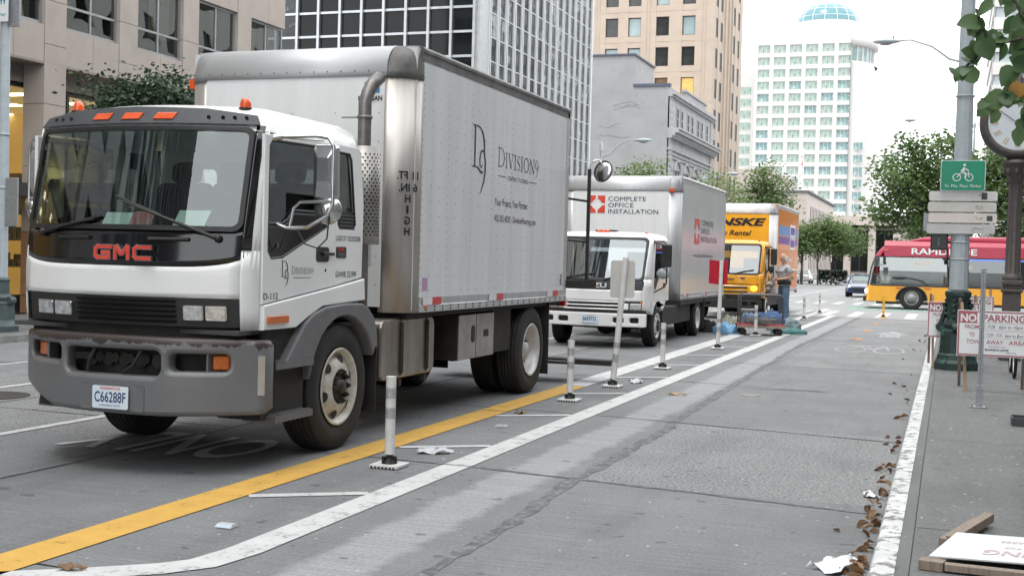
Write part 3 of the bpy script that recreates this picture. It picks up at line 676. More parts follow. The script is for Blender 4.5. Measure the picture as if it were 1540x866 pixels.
# black panel below the windscreen, grille bay
cb.patch('black_panel',-1.08,1.08,lambda a:1.475+.09*abs(2*a-1)**5,1.735,M['gloss'],nu=40)
g0=plate('grille_panel',rr(xc-.86,1.05,xc+.93,1.255,.03),[],.02,cb.uz(-.01),M['black'],G,cuts=[('u',xc-.95,xc+.95,.1)])
# headlights and grille slats
for sg,prs in ((-1,((-.735,-.555),(-.54,-.36))),(1,((.56,.70),(.714,.856)))):
    for a,b in prs:
        x0,x1=xc+a,xc+b
        h=plate('headlight',rr(x0,1.098,x1,1.202,.012),[],.02,cb.uz(.012),M['chrome'],G)
        plate('lens',rr(x0+.008,1.105,x1-.008,1.195,.008),[],.012,cb.uz(.022),M['lens'],h)
m=MB()
for k in range(5):
    z=1.075+.036*k
    m.grid(lambda a,b:cb.F(-.33+.87*a,z+.018*b,.012+.02*b),20,1);m.grid(lambda a,b:cb.F(-.33+.87*a,z+.018,.032-.03*b),20,1)
m.build('grille',[M['black']],g0)
m=MB();m.grid(lambda a,b:cb.F(-1.05+2.1*a,.9+.16*b,-.05),20,2);m.build('lower_valance',[M['dark']],G)
# windscreen with gasket, visor with three amber lamps
wsz0,wsz1=1.745,2.475
ws=cb.patch('windscreen',-.97,.97,wsz0,wsz1,M['wind'],nu=32,nv=8,off=-.004,solid=0)
hx=cb.hf*hw
gp=rr(xc-hx*1.0,wsz0-.015,xc+hx*1.0,wsz1+.012,.07,5)
plate('gasket',gp,[rr(xc-hx*.965,wsz0+.02,xc+hx*.965,wsz1-.02,.05,5)],.02,cb.uz(.004),M['black'],ws,cuts=[('u',xc-.9,xc+.9,.1)])
vz=plate('visor',[(xc-hx*1.04,2.50),(xc+hx*1.04,2.50),(xc+hx*.98,2.575),(xc+hx*.6,2.62),(xc,2.635),(xc-hx*.6,2.62),(xc-hx*.98,2.575)],[],.03,cb.uz(.015),M['visor'],G,bev=.006,cuts=[('u',xc-.95,xc+.95,.1)])
for x in (-.27,0,.27):
    h=plate('marker_lamp',[(xc+x-.085,2.535),(xc+x+.07,2.535),(xc+x+.09,2.585),(xc+x-.065,2.585)],[],.014,cb.uz(.035),M['orange'],vz,bev=.004)
m=MB()
for x in (-.78,-.70,-.60,.60,.70,.78,.86): 
    p=cb.F(x/hx,2.55,.034);m.cyl(p,p+V(0,-.004,0),.016,.016,10)
m.build('mount_holes',[M['gloss']],vz)
for sg in (-1,1):
    b=MB();p=cb.F(sg*.80,2.64,-.12);p.z=2.625;b.cyl(p,p+V(0,0,.02),.05,.05,16);bb=b.build('roof_beacon',[M['black']],G)
    b=MB();b.lathe(p,[(.042,.02),(.042,.05),(.034,.08),(.018,.092),(1e-3,.095)],'z',16);b.build('amber_dome',[M['orange']],bb)
cb.roof([(2.46,0),(2.53,.01),(2.59,.04),(2.64,.12),(2.67,.28),(2.685,.55)],W_)
for p in ((-.1,9.0),(.05,9.0),(.55,8.7),(.62,8.8)):
    pass
# cab sides
dw=[(7.80,2.36),(7.84,2.405),(8.47,2.42),(8.66,2.42),(8.69,1.80),(8.01,1.555),(7.85,1.545),(7.80,1.60)]
qw=[(8.87,2.41),(9.06,2.41),(9.10,2.36),(9.19,1.83),(9.17,1.795),(8.90,1.795),(8.87,1.83)]
for sg in (-1,1):
    X=xc+sg*hw;f=YZ(X,sg)
    door=plate('door',[(7.735,1.215),(8.825,1.335),(8.825,2.47),(7.735,2.44)],[dw],.03,f,W_,G,bev=.006)
    rp=plate('rear_side_panel',[(8.832,1.335),(9.32,1.40),(9.33,2.0),(9.26,2.44),(9.2,2.47),(8.832,2.47)],[qw],.03,f,W_,G,bev=.006)
    s_=plate('sill_panel',[(7.735,1.03),(8.2,1.03),(8.38,1.10),(8.62,1.18),(9.36,1.21),(9.34,1.39),(8.83,1.328),(7.735,1.208)],[],.05,YZ(X+sg*.01,sg),W_,G,bev=.012)
    wn=plate('side_window',[(7.80,2.40),(8.67,2.42),(8.69,1.79),(8.0,1.55),(7.80,1.56)],[],.006,YZ(X-sg*.012,sg),M['side'],door)
    # black beltline moulding and the dark lower vent panel
    plate('lower_vent_glass',[(7.80,1.80),(8.02,1.81),(8.10,1.85),(8.18,1.915),(8.67,1.915),(8.69,1.80),(8.01,1.553),(7.80,1.556)],[],.008,YZ(X-sg*.004,sg),M['gloss'],door)
    m=MB()
    for dz in (0,-.028): m.tube([V(X+sg*.004,y,z+dz) for y,z in ((7.80,1.80),(8.02,1.81),(8.09,1.84),(8.14,1.89),(8.19,1.912),(8.68,1.915))],.008,6)
    m.build('beltline_moulding',[M['visor']],door)
    m=MB();m.tube([V(X+sg*.006,y,z) for y,z in dw+dw[:1]],.011,6);m.build('window_seal',[M['black']],door)
    plate('quarter_window',[(8.87,2.41),(9.06,2.41),(9.19,1.95),(9.19,1.935),(8.87,1.935)],[],.006,YZ(X-sg*.010,sg),M['side'],rp)
    lv=plate('louvre_vent',[(8.87,1.93),(9.18,1.93),(9.19,1.80),(8.88,1.80)],[],.012,YZ(X-sg*.002,sg),M['black'],rp)
    m=MB()
    for k in range(4): m.hexa((X,8.9,1.815+.028*k),(sg*.014,0,0),(0,.26,0),(0,0,.014))
    m.build('louvre_slats',[M['visor']],lv)
    m=MB();m.tube([V(X+sg*.006,y,z) for y,z in qw+qw[:1]],.010,6);m.build('window_seal',[M['black']],rp)
    hd=plate('door_handle',rr(8.52,1.525,8.73,1.645,.03),[],.016,YZ(X+sg*.012,sg),M['black'],door,bev=.004)
    m=MB();m.box(*sorted((X+sg*.02,X+sg*.045)),8.60,8.78,1.575,1.605);m.cyl((X,8.68,1.46),(X+sg*.016,8.68,1.46),.014,.014,10);m.build('pull',[M['gloss']],hd,bevel=.006)
    sm=plate('side_marker',rr(7.775,1.075,8.06,1.13,.012),[],.02,YZ(X+sg*.045,sg),M['amber'],s_,bev=.004)
    fe=plate('fender',[(8.03,.73),(8.04,.78),(8.12,.86),(8.33,1.06),(8.46,1.13),(8.66,1.175),(9.0,1.195),(9.3,1.185),(9.42,1.14),(9.52,1.06),(9.58,.93),(9.60,.80),(9.55,.80)]+arc(8.98,.52,.575,22,170,12)+[(8.405,.73)],[],.42,YZ(X-sg*.16,sg),M['fender'],G,bev=.02)
    m=MB();m.box(*sorted((X-sg*.36,X+sg*.03)),9.60,9.615,.24,.86);m.build('mud_flap',[M['rubber']],fe)
    # steps
    m=MB();m.box(*sorted((X-sg*.38,X-sg*.02)),7.80,8.42,.37,1.02);st=m.build('step_housing',[M['dark']],G)
    for z0 in (.345,.735):
        m=MB();m.box(*sorted((X-sg*.22,X+sg*.06)),7.88,8.44,z0,z0+.05)
        for k in range(13):
            for q in range(3): m.ball((X+sg*(.04-.06*q),7.92+.04*k,z0+.053),.012,6,4)
        m.build('step',[M['fender']],st)
# rear wall of the cab with three windows
plate('cab_rear_wall',rr(xc-.98,1.05,xc+.98,2.47,.05),[rr(xc-.75,1.85,xc-.4,2.3,.05),rr(xc-.25,1.85,xc+.75,2.3,.05)],.02,XZ(9.31),W_,G)
m=MB();m.box(xc-.97,xc+.97,7.5,9.3,1.0,1.03);m.box(xc-.5,xc+.5,8.0,9.25,1.03,1.35);fl=m.build('cab_floor',[M['interior']],G)
m=MB();m.grid(lambda a,b:cb.F(-.93+1.86*a,1.70+.02*b,-.03-.40*b),20,2,flip=True);m.grid(lambda a,b:cb.F(-.93+1.86*a,1.72-.6*b,-.43),20,2);da=m.build('dashboard',[M['interior']],G)
for x,y,wd,dp,rz,nm in ((-.25,7.62,.22,.2,.1,'paper_sheet'),(.0,7.60,.2,.22,-.1,'folded_leaflet'),(.38,7.6,.30,.24,-.15,'paper_sheet')):
    m=MB();a=V(math.cos(rz),math.sin(rz),0);b=V(-math.sin(rz)*.4+.15,math.cos(rz)*.5,1.0).normalized();m.hexa(V(xc+x-.05,y+.0,1.745),a*wd,b*dp*.62,V(0,0,.004));
    tag(m.build(nm,[M['paper'] if nm[0]=='p' else pm('leaflet',(.35,.32,.4),.6,c2=(.5,.12,.12),ns=9)]),{-.25:'pale paper sheet left of the leaflet on the big truck dashboard',.0:'purple and red leaflet on the big truck dashboard behind the wiper',.38:'large white paper sheet propped on the big truck dashboard by the steering wheel'}[x],'paper')
for sx,wd in ((.5,.5),(-.5,.5),(-.03,.36)):
    m=MB();m.box(xc+sx-wd/2,xc+sx+wd/2,8.3,8.85,1.3,1.46);m.hexa((xc+sx-wd/2,8.8,1.44),(wd,0,0),(0,.14,0),(0,.12,.72));m.hexa((xc+sx-.14,8.94,2.16),(.28,0,0),(0,.1,0),(0,.03,.18));m.build('seat',[M['seat']],G,bevel=.05,seg=3)
m=MB();pts=[]
for k in range(25):
    a=2*PI*k/24;pts.append(V(xc+.5+.22*math.cos(a),8.03-.22*math.sin(a)*.55,1.86+.22*math.sin(a)*.8))
m.tube(pts,.018,8);m.cyl((xc+.5,8.03,1.86),(xc+.5,7.85,1.6),.035,.05,10);m.hexa((xc+.29,8.02,1.85),(.42,0,0),(0,.02,0),(0,-.01,.035));m.build('steering_wheel',[M['black']],G)
# wipers
for x0,z0,x1,z1 in ((-.72,1.70,-.18,1.80),(.78,1.68,.05,1.93)):
    m=MB();m.tube(cb.path([(xc+x0,z0),(xc+(x0+x1)/2,(z0+z1)/2+.005),(xc+x1,z1)],.03),[.016,.011,.008],6);m.ball(cb.F((x0)/hx,z0,.02),.03)
    dx,dz=x1-x0,z1-z0;m.tube(cb.path([(xc+x1-dx*.42,z1-dz*.42+.01),(xc+x1+dx*.10,z1+dz*.10+.012)],.02),.010,6);m.build('wiper',[M['black']],G)
m=MB()
for a,b in ((-.52,-.22),(.28,.58)): m.tube(cb.path([(xc+a,1.665),(xc+b,1.668)],.014),.014,8)
m.build('wash_bar',[M['black']],G)
# red maker letters with a bright rim
for off,b,mm,ex in ((.004,.030,'chrome',.008),(.010,.004,'logored',.012)):
    pass
p=cb.F(0,1.565,.008)
def block_letters(name,word,O,h,wd,t,mat,parent,dy):
    """wide square-shouldered capitals drawn as bars"""
    m=MB();lw=wd/(len(word)+.18*(len(word)-1));cur=0;k_=0
    SH={'G':[[(1,.86),(.22,.86),(.10,.74),(.10,.26),(.22,.14),(.90,.14),(.90,.47),(.52,.47)]],'M':[[(.11,0),(.11,1)],[(.13,.96),(.5,.34)],[(.5,.34),(.87,.96)],[(.89,0),(.89,1)]],'C':[[(1,.86),(.22,.86),(.10,.74),(.10,.26),(.22,.14),(1,.14)]]}
    for c in word:
        for pl in SH[c]:
            for (x0,z0),(x1,z1) in zip(pl[:-1],pl[1:]):
                a=V(O[0]+cur+x0*lw,O[1],O[2]+z0*h);b=V(O[0]+cur+x1*lw,O[1],O[2]+z1*h);d=(b-a).normalized();n_=V(-d.z,0,d.x)*t/2
                e=d*t*.42 if len(pl)>2 else V(0,0,0);k_+=1
                m.hexa(a-n_-e,b-a+e*2,n_*2,V(0,-dy-.0006*k_,0))
        cur+=lw*1.18
    return m.build(name,[mat],parent)
p=cb.F(0,1.565,.0)
t1=block_letters('emblem','GMC',(xc-.155,p.y-.004,1.51),.108,.48,.036,M['chrome'],G,.012)
block_letters('emblem_letters','GMC',(xc-.155,p.y-.012,1.51),.108,.48,.024,M['logored'],t1,.009)
# bumper: bent plate with three openings
bc=xc+.085
bx=lambda u,v,w:V(u,7.29+.40*min(1,abs(u-bc)/1.04)**2.4-w-.04*max(0,(.75-v))*0+.02*(v-.7)**2,v)
out=[(bc-1.04,.60),(bc-.99,.565),(bc-.52,.435),(bc+.4,.425),(bc+1.0,.44),(bc+1.04,.48),(bc+1.04,.93),(bc+1.02,.965)]+[(bc+.87-.097*k,.972+.012*math.sin(k*.16)) for k in range(19)]+[(bc-1.02,.965),(bc-1.04,.93)]
M['bumper']=pm('bumper_grey',(.168,.171,.175),.42,.2,c2=(.148,.15,.154),ns=3)
def chip(mt):
    n=mt.node_tree;p=[x for x in n.nodes if x.type=='BSDF_PRINCIPLED'][0];src=p.inputs['Base Color'].links[0].from_socket
    tc=N(n,'ShaderNodeTexCoord');sx=N(n,'ShaderNodeSeparateXYZ');L(n,tc.outputs['Object'],sx.inputs[0])
    nz=N(n,'ShaderNodeTexNoise',i={'Scale':7,'Detail':8,'Roughness':.72});L(n,tc.outputs['Object'],nz.inputs[0])
    a=N(n,'ShaderNodeMath',operation='MULTIPLY_ADD',i={1:.22});L(n,nz.outputs[0],a.inputs[0]);L(n,sx.outputs[2],a.inputs[2])
    r=N(n,'ShaderNodeMapRange',i={1:1.032,2:1.038});L(n,a.outputs[0],r.inputs[0])
    m=N(n,'ShaderNodeMix',data_type='RGBA');L(n,src,m.inputs[6]);m.inputs[7].default_value=(.05,.038,.036,1);L(n,r.outputs[0],m.inputs[0]);L(n,m.outputs[2],p.inputs['Base Color'])
chip(M['bumper'])
bp=plate('bumper',out,[rr(bc-.385,.705,bc+.40,.885,.05),rr(bc+.455,.745,bc+.835,.868,.04),rr(bc-.90,.775,bc-.455,.895,.04)],.13,bx,M['bumper'],G,bev=.035,cuts=[('u',bc-1.05,bc+1.05,.06)],smooth=True)
m=MB();m.grid(lambda a,b:V(bc-1.0+2.0*a,7.42+.40*abs(2*a-1)**2.4,.5+.46*b),20,1);m.grid(lambda a,b:V(bc-1.0+2.0*a,7.3+.40*abs(2*a-1)**2.4+.10*b,.955),20,1)
for k in range(5): m.cyl((bc-.25+.14*k,7.38,.80),(bc-.25+.14*k,7.41,.80),.05,.05,12)
m.build('bumper_back',[M['dark']],bp)
m=MB()
for k in range(4): m.cyl((bc-.18+.13*k,7.376,.81),(bc-.18+.13*k,7.38,.81),.036,.036,14)
m.hexa((bc-.40,7.35,.79),(.18,.0,0),(0,.05,0),(0,0,.05));m.tube([(bc-.14,7.27,.88),(bc-.17,7.25,.8),(bc-.2,7.27,.72)],.014,6);m.tube([(bc+.25,7.27,.88),(bc+.2,7.25,.78),(bc+.1,7.27,.72)],.012,6)
m.build('bumper_bracket',[M['dark']],bp)
for x0,x1,z0,z1 in ((.715,.81,.755,.855),(-.845,-.68,.785,.885)):
    q=MB();q.hexa(bx(bc+x0,z0,.0),bx(bc+x1,z0,0)-bx(bc+x0,z0,0),V(0,.04,0),V(0,0,z1-z0));q.build('turn_signal',[M['amber']],bp,bevel=.01)
    sx=x0-.03 if x0>0 else x1+.01
    q=MB();q.hexa(bx(bc+sx,z0-.02,.02),V(.015,0,0),V(0,.1,0),V(0,0,.14));q.build('signal_divider',[M['bumper']],bp)
plate('reflector_strip',rr(bc+1.0,.58,bc+1.035,.86,.004),[],.006,lambda u,v,w:bx(u,v,w+.068),pm('mirror_strip',(.75,.75,.76),.15,.8,c2=(.8,.62,.4),ns=8),bp)
pp=plate('plate_bracket',rr(bc-.23,.455,bc+.30,.64,.02),[],.012,bx,M['bumper'],bp);
pp.location=(0,-.066,0)
lp=plate('licence_plate',rr(bc-.11,.465,bc+.19,.625,.014),[],.006,lambda u,v,w:V(u,7.29-.078-w,v),M['plate'],bp)
text('C66288F',.075,(bc+.04,7.208,.512),(1,0,0),(0,0,1),M['plateink'],lp,width=.262,bold=.012,ext=.0008)
text('WASHINGTON',.022,(bc+.04,7.208,.598),(1,0,0),(0,0,1),M['logored'],lp,width=.17,bold=.01,ext=.0008)
text('EVERGREEN STATE',.012,(bc+.04,7.208,.482),(1,0,0),(0,0,1),M['plateink'],lp,width=.17,ext=.0008)
# mirrors
X=xc+hw
def mirror(sg):
    X=xc+sg*hw;f=lambda x,y,z:V(X+sg*(x+4.65)*(1 if sg>0 else .62),y,z)
    ar=MB();ar.tube([f(-4.66,7.86,2.43),f(-4.35,7.97,2.445),f(-4.26,7.98,2.43),f(-4.215,7.98,2.37),f(-4.215,7.98,1.95),f(-4.25,7.97,1.87),f(-4.40,7.95,1.78),f(-4.56,7.93,1.77),f(-4.64,7.92,1.80)],.0145,10)
    ar.tube([f(-4.55,7.95,1.775),f(-4.53,7.97,1.92),f(-4.48,7.98,1.965),f(-4.28,7.985,1.97),f(-4.215,7.98,1.97)],.012,8);ar.tube([f(-4.60,7.9,2.43),f(-4.3,7.99,2.41)],.008,6)
    ar.cyl(f(-4.66,7.86,2.42),f(-4.58,7.88,2.435),.03,.024,10);a=ar.build('mirror_arm',[M['chrome']],G)
    o=[(-4.37,1.99),(-4.21,1.97),(-4.195,2.0),(-4.2,2.36),(-4.22,2.39),(-4.37,2.39),(-4.39,2.36),(-4.39,2.02)]
    s=MB();ip=[(-4.335,2.12),(-4.25,2.11),(-4.245,2.12),(-4.25,2.28),(-4.255,2.285),(-4.33,2.285),(-4.335,2.28),(-4.335,2.13)]
    l0=[f(x,8.045,z) for x,z in o];l1=[f(x,8.0,z) for x,z in o];l2=[f(x,7.955,z) for x,z in ip]
    s.loft([l0,l1,l2] if sg>0 else [l0,l1,l2],smooth=False);mh=s.build('mirror_head',[M['chrome']],a,bevel=.012)
    rm=MB();rm.lathe(f(-4.27,8.0,1.91),[(.105,.03),(.108,.015),(.10,.0),(.04,-.025),(.032,-.03),(.03,-.045),(1e-3,-.045)],'y',28);rm.build('round_mirror',[M['chrome']],a)
    cbt=MB();cbt.tube([f(-4.56,7.93,1.76),f(-4.6,7.93,1.66),f(-4.62,7.93,1.60),f(-4.65,7.95,1.66)],.006,6);cbt.tube([f(-4.50,7.94,1.79),f(-4.42,7.95,1.66),f(-4.32,7.96,1.63),f(-4.25,7.97,1.70),f(-4.24,7.98,1.87)],.006,6);cbt.build('cable',[M['black']],a)
mirror(1);mirror(-1)
# exhaust stack and muffler behind the cab
m=MB();c=V(-4.78,9.60,0)
m.tube([c+V(0,0,z) for z in (1.0,2.45,2.78,2.90)]+[c+V(.012,.03,2.99),c+V(.03,.08,3.07),c+V(.06,.16,3.14)],[.058,.058,.058,.058,.058,.058,.056],16,caps=False)
m.cyl(c+V(0,0,2.76),c+V(0,0,2.785),.068,.068,16);m.box(c.x-.22,c.x,c.y-.01,c.y+.01,2.768,2.778)
ex=m.build('exhaust_stack',[pm('burnt_steel',(.24,.23,.22),.42,.6,c2=(.13,.12,.115),ns=6)],G,solid=.004)
m=MB();m.lathe((-4.94,9.55,0),[(1e-3,1.60),(.12,1.60),(.135,1.62),(.135,2.40),(.12,2.44),(1e-3,2.44)],'z',24);m.build('muffler',[M['tank']],ex)
hs_=MB();cc=(-4.79,9.62)
def hsf(u,v): a=R(-130+170*u);return V(cc[0]+.15*math.cos(a),cc[1]+.13*math.sin(a),1.68+.84*v)
hs_.grid(hsf,14,1);sh=hs_.build('heat_shield',[M['tool']],ex,solid=.004)
hp=MB()
for i in range(24):
    for k in range(6):
        a=R(-84+15*k+(7.5 if i%2 else 0));q=V(cc[0]+.1545*math.cos(a),cc[1]+.1345*math.sin(a),1.76+.03*i);nn=V(math.cos(a),math.sin(a),0);tt=V(-nn.y,nn.x,0)
        hp.add([q+nn*.003+(tt*math.cos(w)+V(0,0,1)*math.sin(w))*.0085 for w in [2*PI*j/8 for j in range(8)]],[tuple(range(8))])
hp.build('vent_holes',[M['gloss']],sh)
# running gear
chassis(G,-6.63,-4.67,7.7,15.1,1.02,(8.98,13.86),.52)
for sg in (-1,1):
    wheel(G,'wheel',(xc+sg*(1.0-.14),8.98,.515),.52,.28,sg,.305,'front',M['rim'])
    wheel(G,'wheel',(xc+sg*(1.0-.13),13.86,.515),.52,.27,sg,.30,'dual',M['rimsteel'])
    wheel(G,'wheel',(xc+sg*(1.0-.13-.32),13.86,.515),.52,.27,sg,.30,'plain',M['dark'])
# tank, toolbox, flaps, lift gate
t=MB();t.ext(rr(9.86,.47,11.07,1.02,.10,5)[:],'x',-5.25,-4.70);tk=t.build('fuel_tank',[M['tank']],G,bevel=.02)
m=MB()
for y in (10.28,10.86):
    m=MB();m.tube([V(-5.0,y,1.04),V(-4.74,y,1.03),V(-4.688,y,.97),V(-4.688,y,.53),V(-4.74,y,.46),V(-5.2,y,.455)],.018,6);m.box(-4.75,-4.70,y-.03,y+.03,.40,.46);m.build('tank_strap',[M['dark']],tk)
m=MB();m.cyl((-4.80,10.99,1.0),(-4.76,11.02,1.06),.05,.05,12);m.build('filler_cap',[M['dark']],tk)
t=MB();t.box(-5.3,-4.70,11.66,12.70,.53,1.0);tb=t.build('toolbox',[M['dark']],G,bevel=.01)
plate('toolbox_door',rr(11.67,.535,12.69,.995,.01),[],.012,YZ(-4.694),M['tool'],tb,bev=.003)
m=MB();m.ext(rr(12.02,.70,12.11,.88,.04),'x',-4.69,-4.682);m.ext(rr(12.38,.745,12.52,.82,.01),'x',-4.69,-4.684);m.box(-4.689,-4.685,12.155,12.16,.54,.99);m.build('latch',[M['dark']],tb)
m=MB();m.box(-5.3,-4.71,12.72,13.3,.55,1.05);m.build('rear_guard',[M['dark']],G)
for xa in (-5.35,-6.68): m=MB();m.box(xa,xa+.73,14.45,14.47,.18,1.08);m.build('mud_flap',[M['rubber']],G)
box=box_body(G,-7.0,-4.6,10.15,15.06,1.07,3.52,M['panel'],M['panel2'],M['steel'],M['cap'],tapes=(10.50,12.25,14.25),sooty=True)
m=MB();m.box(-7.03,-6.97,10.30,10.37,3.16,3.25);m.build('clearance_lamp',[M['orange']],box)
m=MB();m.ball((-4.585,10.56,1.12),(.012,.025,.025));m.build('side_lamp',[M['amber']],box)
lg=MB();lg.box(-4.67,-4.64,15.13,15.16,1.3,2.45);lg.box(-4.485,-4.445,15.53,15.57,1.3,2.78)
for z in (2.36,1.83): lg.tube([V(-4.65,15.16,z+.02),V(-4.47,15.55,z)],.016,6)
lg.box(-6.7,-4.62,15.06,15.12,1.0,1.3);lg.hexa((-4.64,15.1,1.28),(.22,.45,0),(-.05,.03,0),(0,0,.05))
lgo=lg.build('lift_gate_frame',[M['black']],G)
m=MB();m.hexa((-4.62,15.0,1.24),(.32,.42,0),(-.04,.03,0),(0,0,.09));rl=m.build('tail_light_bar',[M['dark']],lgo)
m=MB();m.hexa((-4.36,15.36,1.25),(.06,.08,0),(-.03,.02,0),(0,0,.08));m.build('tail_lamp',[M['red']],rl)
m=MB();cm=V(-4.29,15.58,2.755)
m.lathe((0,0,0),[(1e-3,.035),(.08,.026),(.135,0),(.14,-.008),(.135,-.02),(1e-3,-.05)],'y',28)
mm_=MB();rot=Matrix.Rotation(R(-20),3,'Z')@Matrix.Rotation(R(-12),3,'X')
mm_.add([cm+rot@Vector((p[0],-p[1],p[2])) for p in m.v],[f[::-1] for f in m.f],0,True);rmir=mm_.build('round_mirror',[M['chrome']],lgo)
m=MB();pts=[cm+rot@V(.137*math.cos(2*PI*k/28),0,.137*math.sin(2*PI*k/28)) for k in range(29)];m.tube(pts,.010,6);m.build('mirror_rim',[M['black']],rmir)
m=MB();m.tube([V(-4.47,15.55,2.75),V(-4.46,15.57,2.86),V(-4.40,15.60,2.90),V(-4.34,15.60,2.90),V(-4.32,15.60,2.86)],.012,8);m.build('mirror_arm',[M['chrome']],lgo)
m=MB();m.box(-6.4,-4.55,15.25,15.85,.24,.27);m.box(-6.4,-4.1,15.5,15.75,.225,.29);m.build('lift_platform',[M['dark']],lgo)
# lettering on the box side. X+ face, text runs along +Y
bxX=-4.5985;OY=lambda y,z:(bxX,y,z)
UY,UZ=(0,1,0),(0,0,1)
lg_=MB()
def stroke(mb,pts,O,ws):
    P=[V(p[0],p[1],0) for p in pts];vs=[]
    for i,p in enumerate(P):
        t=(P[min(i+1,len(P)-1)]-P[max(0,i-1)]).normalized();nn=V(-t.y,t.x,0);w=ws[i] if isinstance(ws,(list,tuple)) else ws
        for s in (1,-1): q=p+nn*w*s/2;vs.append(V(O[0],O[1]+q.x,O[2]+q.y))
    mb.add(vs,[(2*i+1,2*i+3,2*i+2,2*i) for i in range(len(P)-1)])
def d9(mb,X,y,z,s):
    """tall D with a 9 hooked into its foot; unit height 1 for the D"""
    O=(X,y,z);q=lambda pts:[(a*s,b*s) for a,b in pts]
    stroke(mb,q([(.10,0.0),(.10,1.0)]),O,.10*s)
    stroke(mb,q([(-.05,.0),(.30,.0)]),(X+.0003,y,z),.035*s);stroke(mb,q([(-.05,1.0),(.3,1.0)]),(X+.0003,y,z),.04*s)
    stroke(mb,q([(.25,1.0),(.45,.97),(.62,.85),(.72,.65),(.75,.45),(.74,.28)]),(X+.0006,y,z),[.03*s,.05*s,.09*s,.11*s,.09*s,.03*s])
    stroke(mb,q([(.25,.0),(.36,-.03),(.5,-.10),(.62,-.12),(.70,-.05)]),(X+.0006,y,z),[.03*s,.06*s,.07*s,.06*s,.01*s])
    stroke(mb,q([(.66,.10),(.56,.0),(.46,.06),(.44,.22),(.5,.38),(.62,.44),(.74,.37),(.82,.18),(.82,-.08),(.74,-.33),(.58,-.55),(.47,-.66)]),(X+.0009,y,z),[.02*s,.05*s,.07*s,.08*s,.07*s,.05*s,.08*s,.10*s,.10*s,.08*s,.05*s,.015*s])
d9(lg_,bxX,11.72,2.52,.42)
def serif(mb,word,X,y,z,h,wd):
    """thin roman capitals drawn as strokes"""
    T,t_,s=.115,.05,.05;cur=0;items=[]
    W={'D':.8,'I':.36,'V':.78,'S':.55,'O':.88,'N':.85,'9':.6,'i':.3}
    tot=sum(W[c]*(1.25 if k==0 else 1)+.06 for k,c in enumerate(word));kx=wd/(tot*h)
    for k,c in enumerate(word):
        H=1.25 if k==0 else 1.0;w_=W[c]*H
        def S(pts,ws): stroke(mb,[((cur+a*H)*h*kx,b*H*h) for a,b in pts],(X+.0002*len(items),y,z),[q*h for q in ws] if isinstance(ws,list) else ws*h);items.append(1)
        if c=='D': S([(.14,0),(.14,1)],T);S([(.0,.01),(.3,.01)],s);S([(.0,.99),(.3,.99)],s);S([(.25,.98),(.5,.95),(.68,.78),(.74,.5),(.68,.22),(.5,.05),(.25,.02)],[t_,t_,T,T*1.1,T,t_,t_])
        if c=='I': S([(.18,0),(.18,1)],T);S([(.04,.01),(.32,.01)],s);S([(.04,.99),(.32,.99)],s)
        if c=='V': S([(.12,1),(.39,0)],T);S([(.39,0),(.66,1)],t_);S([(.0,.99),(.26,.99)],s);S([(.54,.99),(.78,.99)],s)
        if c=='S': S([(.48,.78),(.44,.94),(.28,.99),(.12,.9),(.1,.72),(.2,.57),(.38,.44),(.47,.28),(.4,.08),(.24,.01),(.1,.06),(.05,.24)],[t_,t_,t_,t_,T*.8,T,T,T*.8,t_,t_,t_,t_])
        if c=='O': S([(.44+.36*math.sin(2*PI*q/16),.5+.5*math.cos(2*PI*q/16)) for q in range(17)],[t_+(T-t_)*abs(math.sin(2*PI*q/16)) for q in range(17)])
        if c=='N': S([(.12,0),(.12,1)],t_);S([(.12,1),(.72,0)],T);S([(.72,0),(.72,1)],t_);S([(.0,.01),(.26,.01)],s);S([(.58,.99),(.85,.99)],s)
        if c=='9': S([(.5,.72),(.42,.95),(.28,1.02),(.12,.92),(.07,.7),(.14,.48),(.3,.42),(.46,.52),(.52,.72),(.5,.4),(.38,.08),(.2,-.2)],[t_,t_,t_,t_,T,t_,t_,t_,T,T,t_,t_])
        cur+=w_+.06
serif(lg_,'DIVISION9',bxX,12.44,2.575,.165,1.40)
for a,b in ((12.46,12.72),(13.50,13.78)): stroke(lg_,[(0,0),(b-a,0)],(bxX,a,2.475),.008)
lt=lg_.build('company_lettering',[M['ink']],box)
text('CONTRACT FLOORING',.05,OY(13.11,2.447),UY,UZ,M['ink'],lt,width=.70)
text('Your Project, Your Partner.',.085,OY(12.38,2.155),UY,UZ,M['ink'],lt,align='LEFT',width=1.10)
text('425.205.4020 - DivisionFlooring.com',.075,OY(12.37,1.985),UY,UZ,M['ink'],lt,align='LEFT',width=1.40)
# maker decal, small rating decals
m=MB();q=V(-5.06,10.143,3.06);m.hexa(q,(.15,0,0),(0,.003,0),(0,0,.1));st=m.build('maker_decal',[pm('decal_blue',(.02,.25,.6),.4)],box)
m=MB();sp=[]
for k in range(10): r_=.04 if k%2==0 else .016;a=PI/2+2*PI*k/10;sp.append((q.x+.10+r_*math.cos(a),q.z+.05+r_*math.sin(a)))
m.ext(sp,'y',10.139,10.142);m.build('star',[M['signwhite']],st)
text('MORGAN',.045,(q.x+.06,10.142,q.z-.07),(1,0,0),(0,0,1),M['ink'],st,width=.24,bold=.03,shear=0)
m=MB();m.hexa((bxX+.0005,10.50,1.27),(.001,0,0),(0,.12,0),(0,0,.12));m.build('rating_decal',[pm('decal_mix',(.2,.3,.6),.5,c2=(.7,.2,.2),ns=30)],box)
m=MB();m.hexa((bxX+.0005,14.80,1.27),(.001,0,0),(0,.08,0),(0,0,.14));m.build('rating_decal',[pm('decal_dark',(.08,.08,.09),.5,c2=(.4,.4,.4),ns=30)],box)
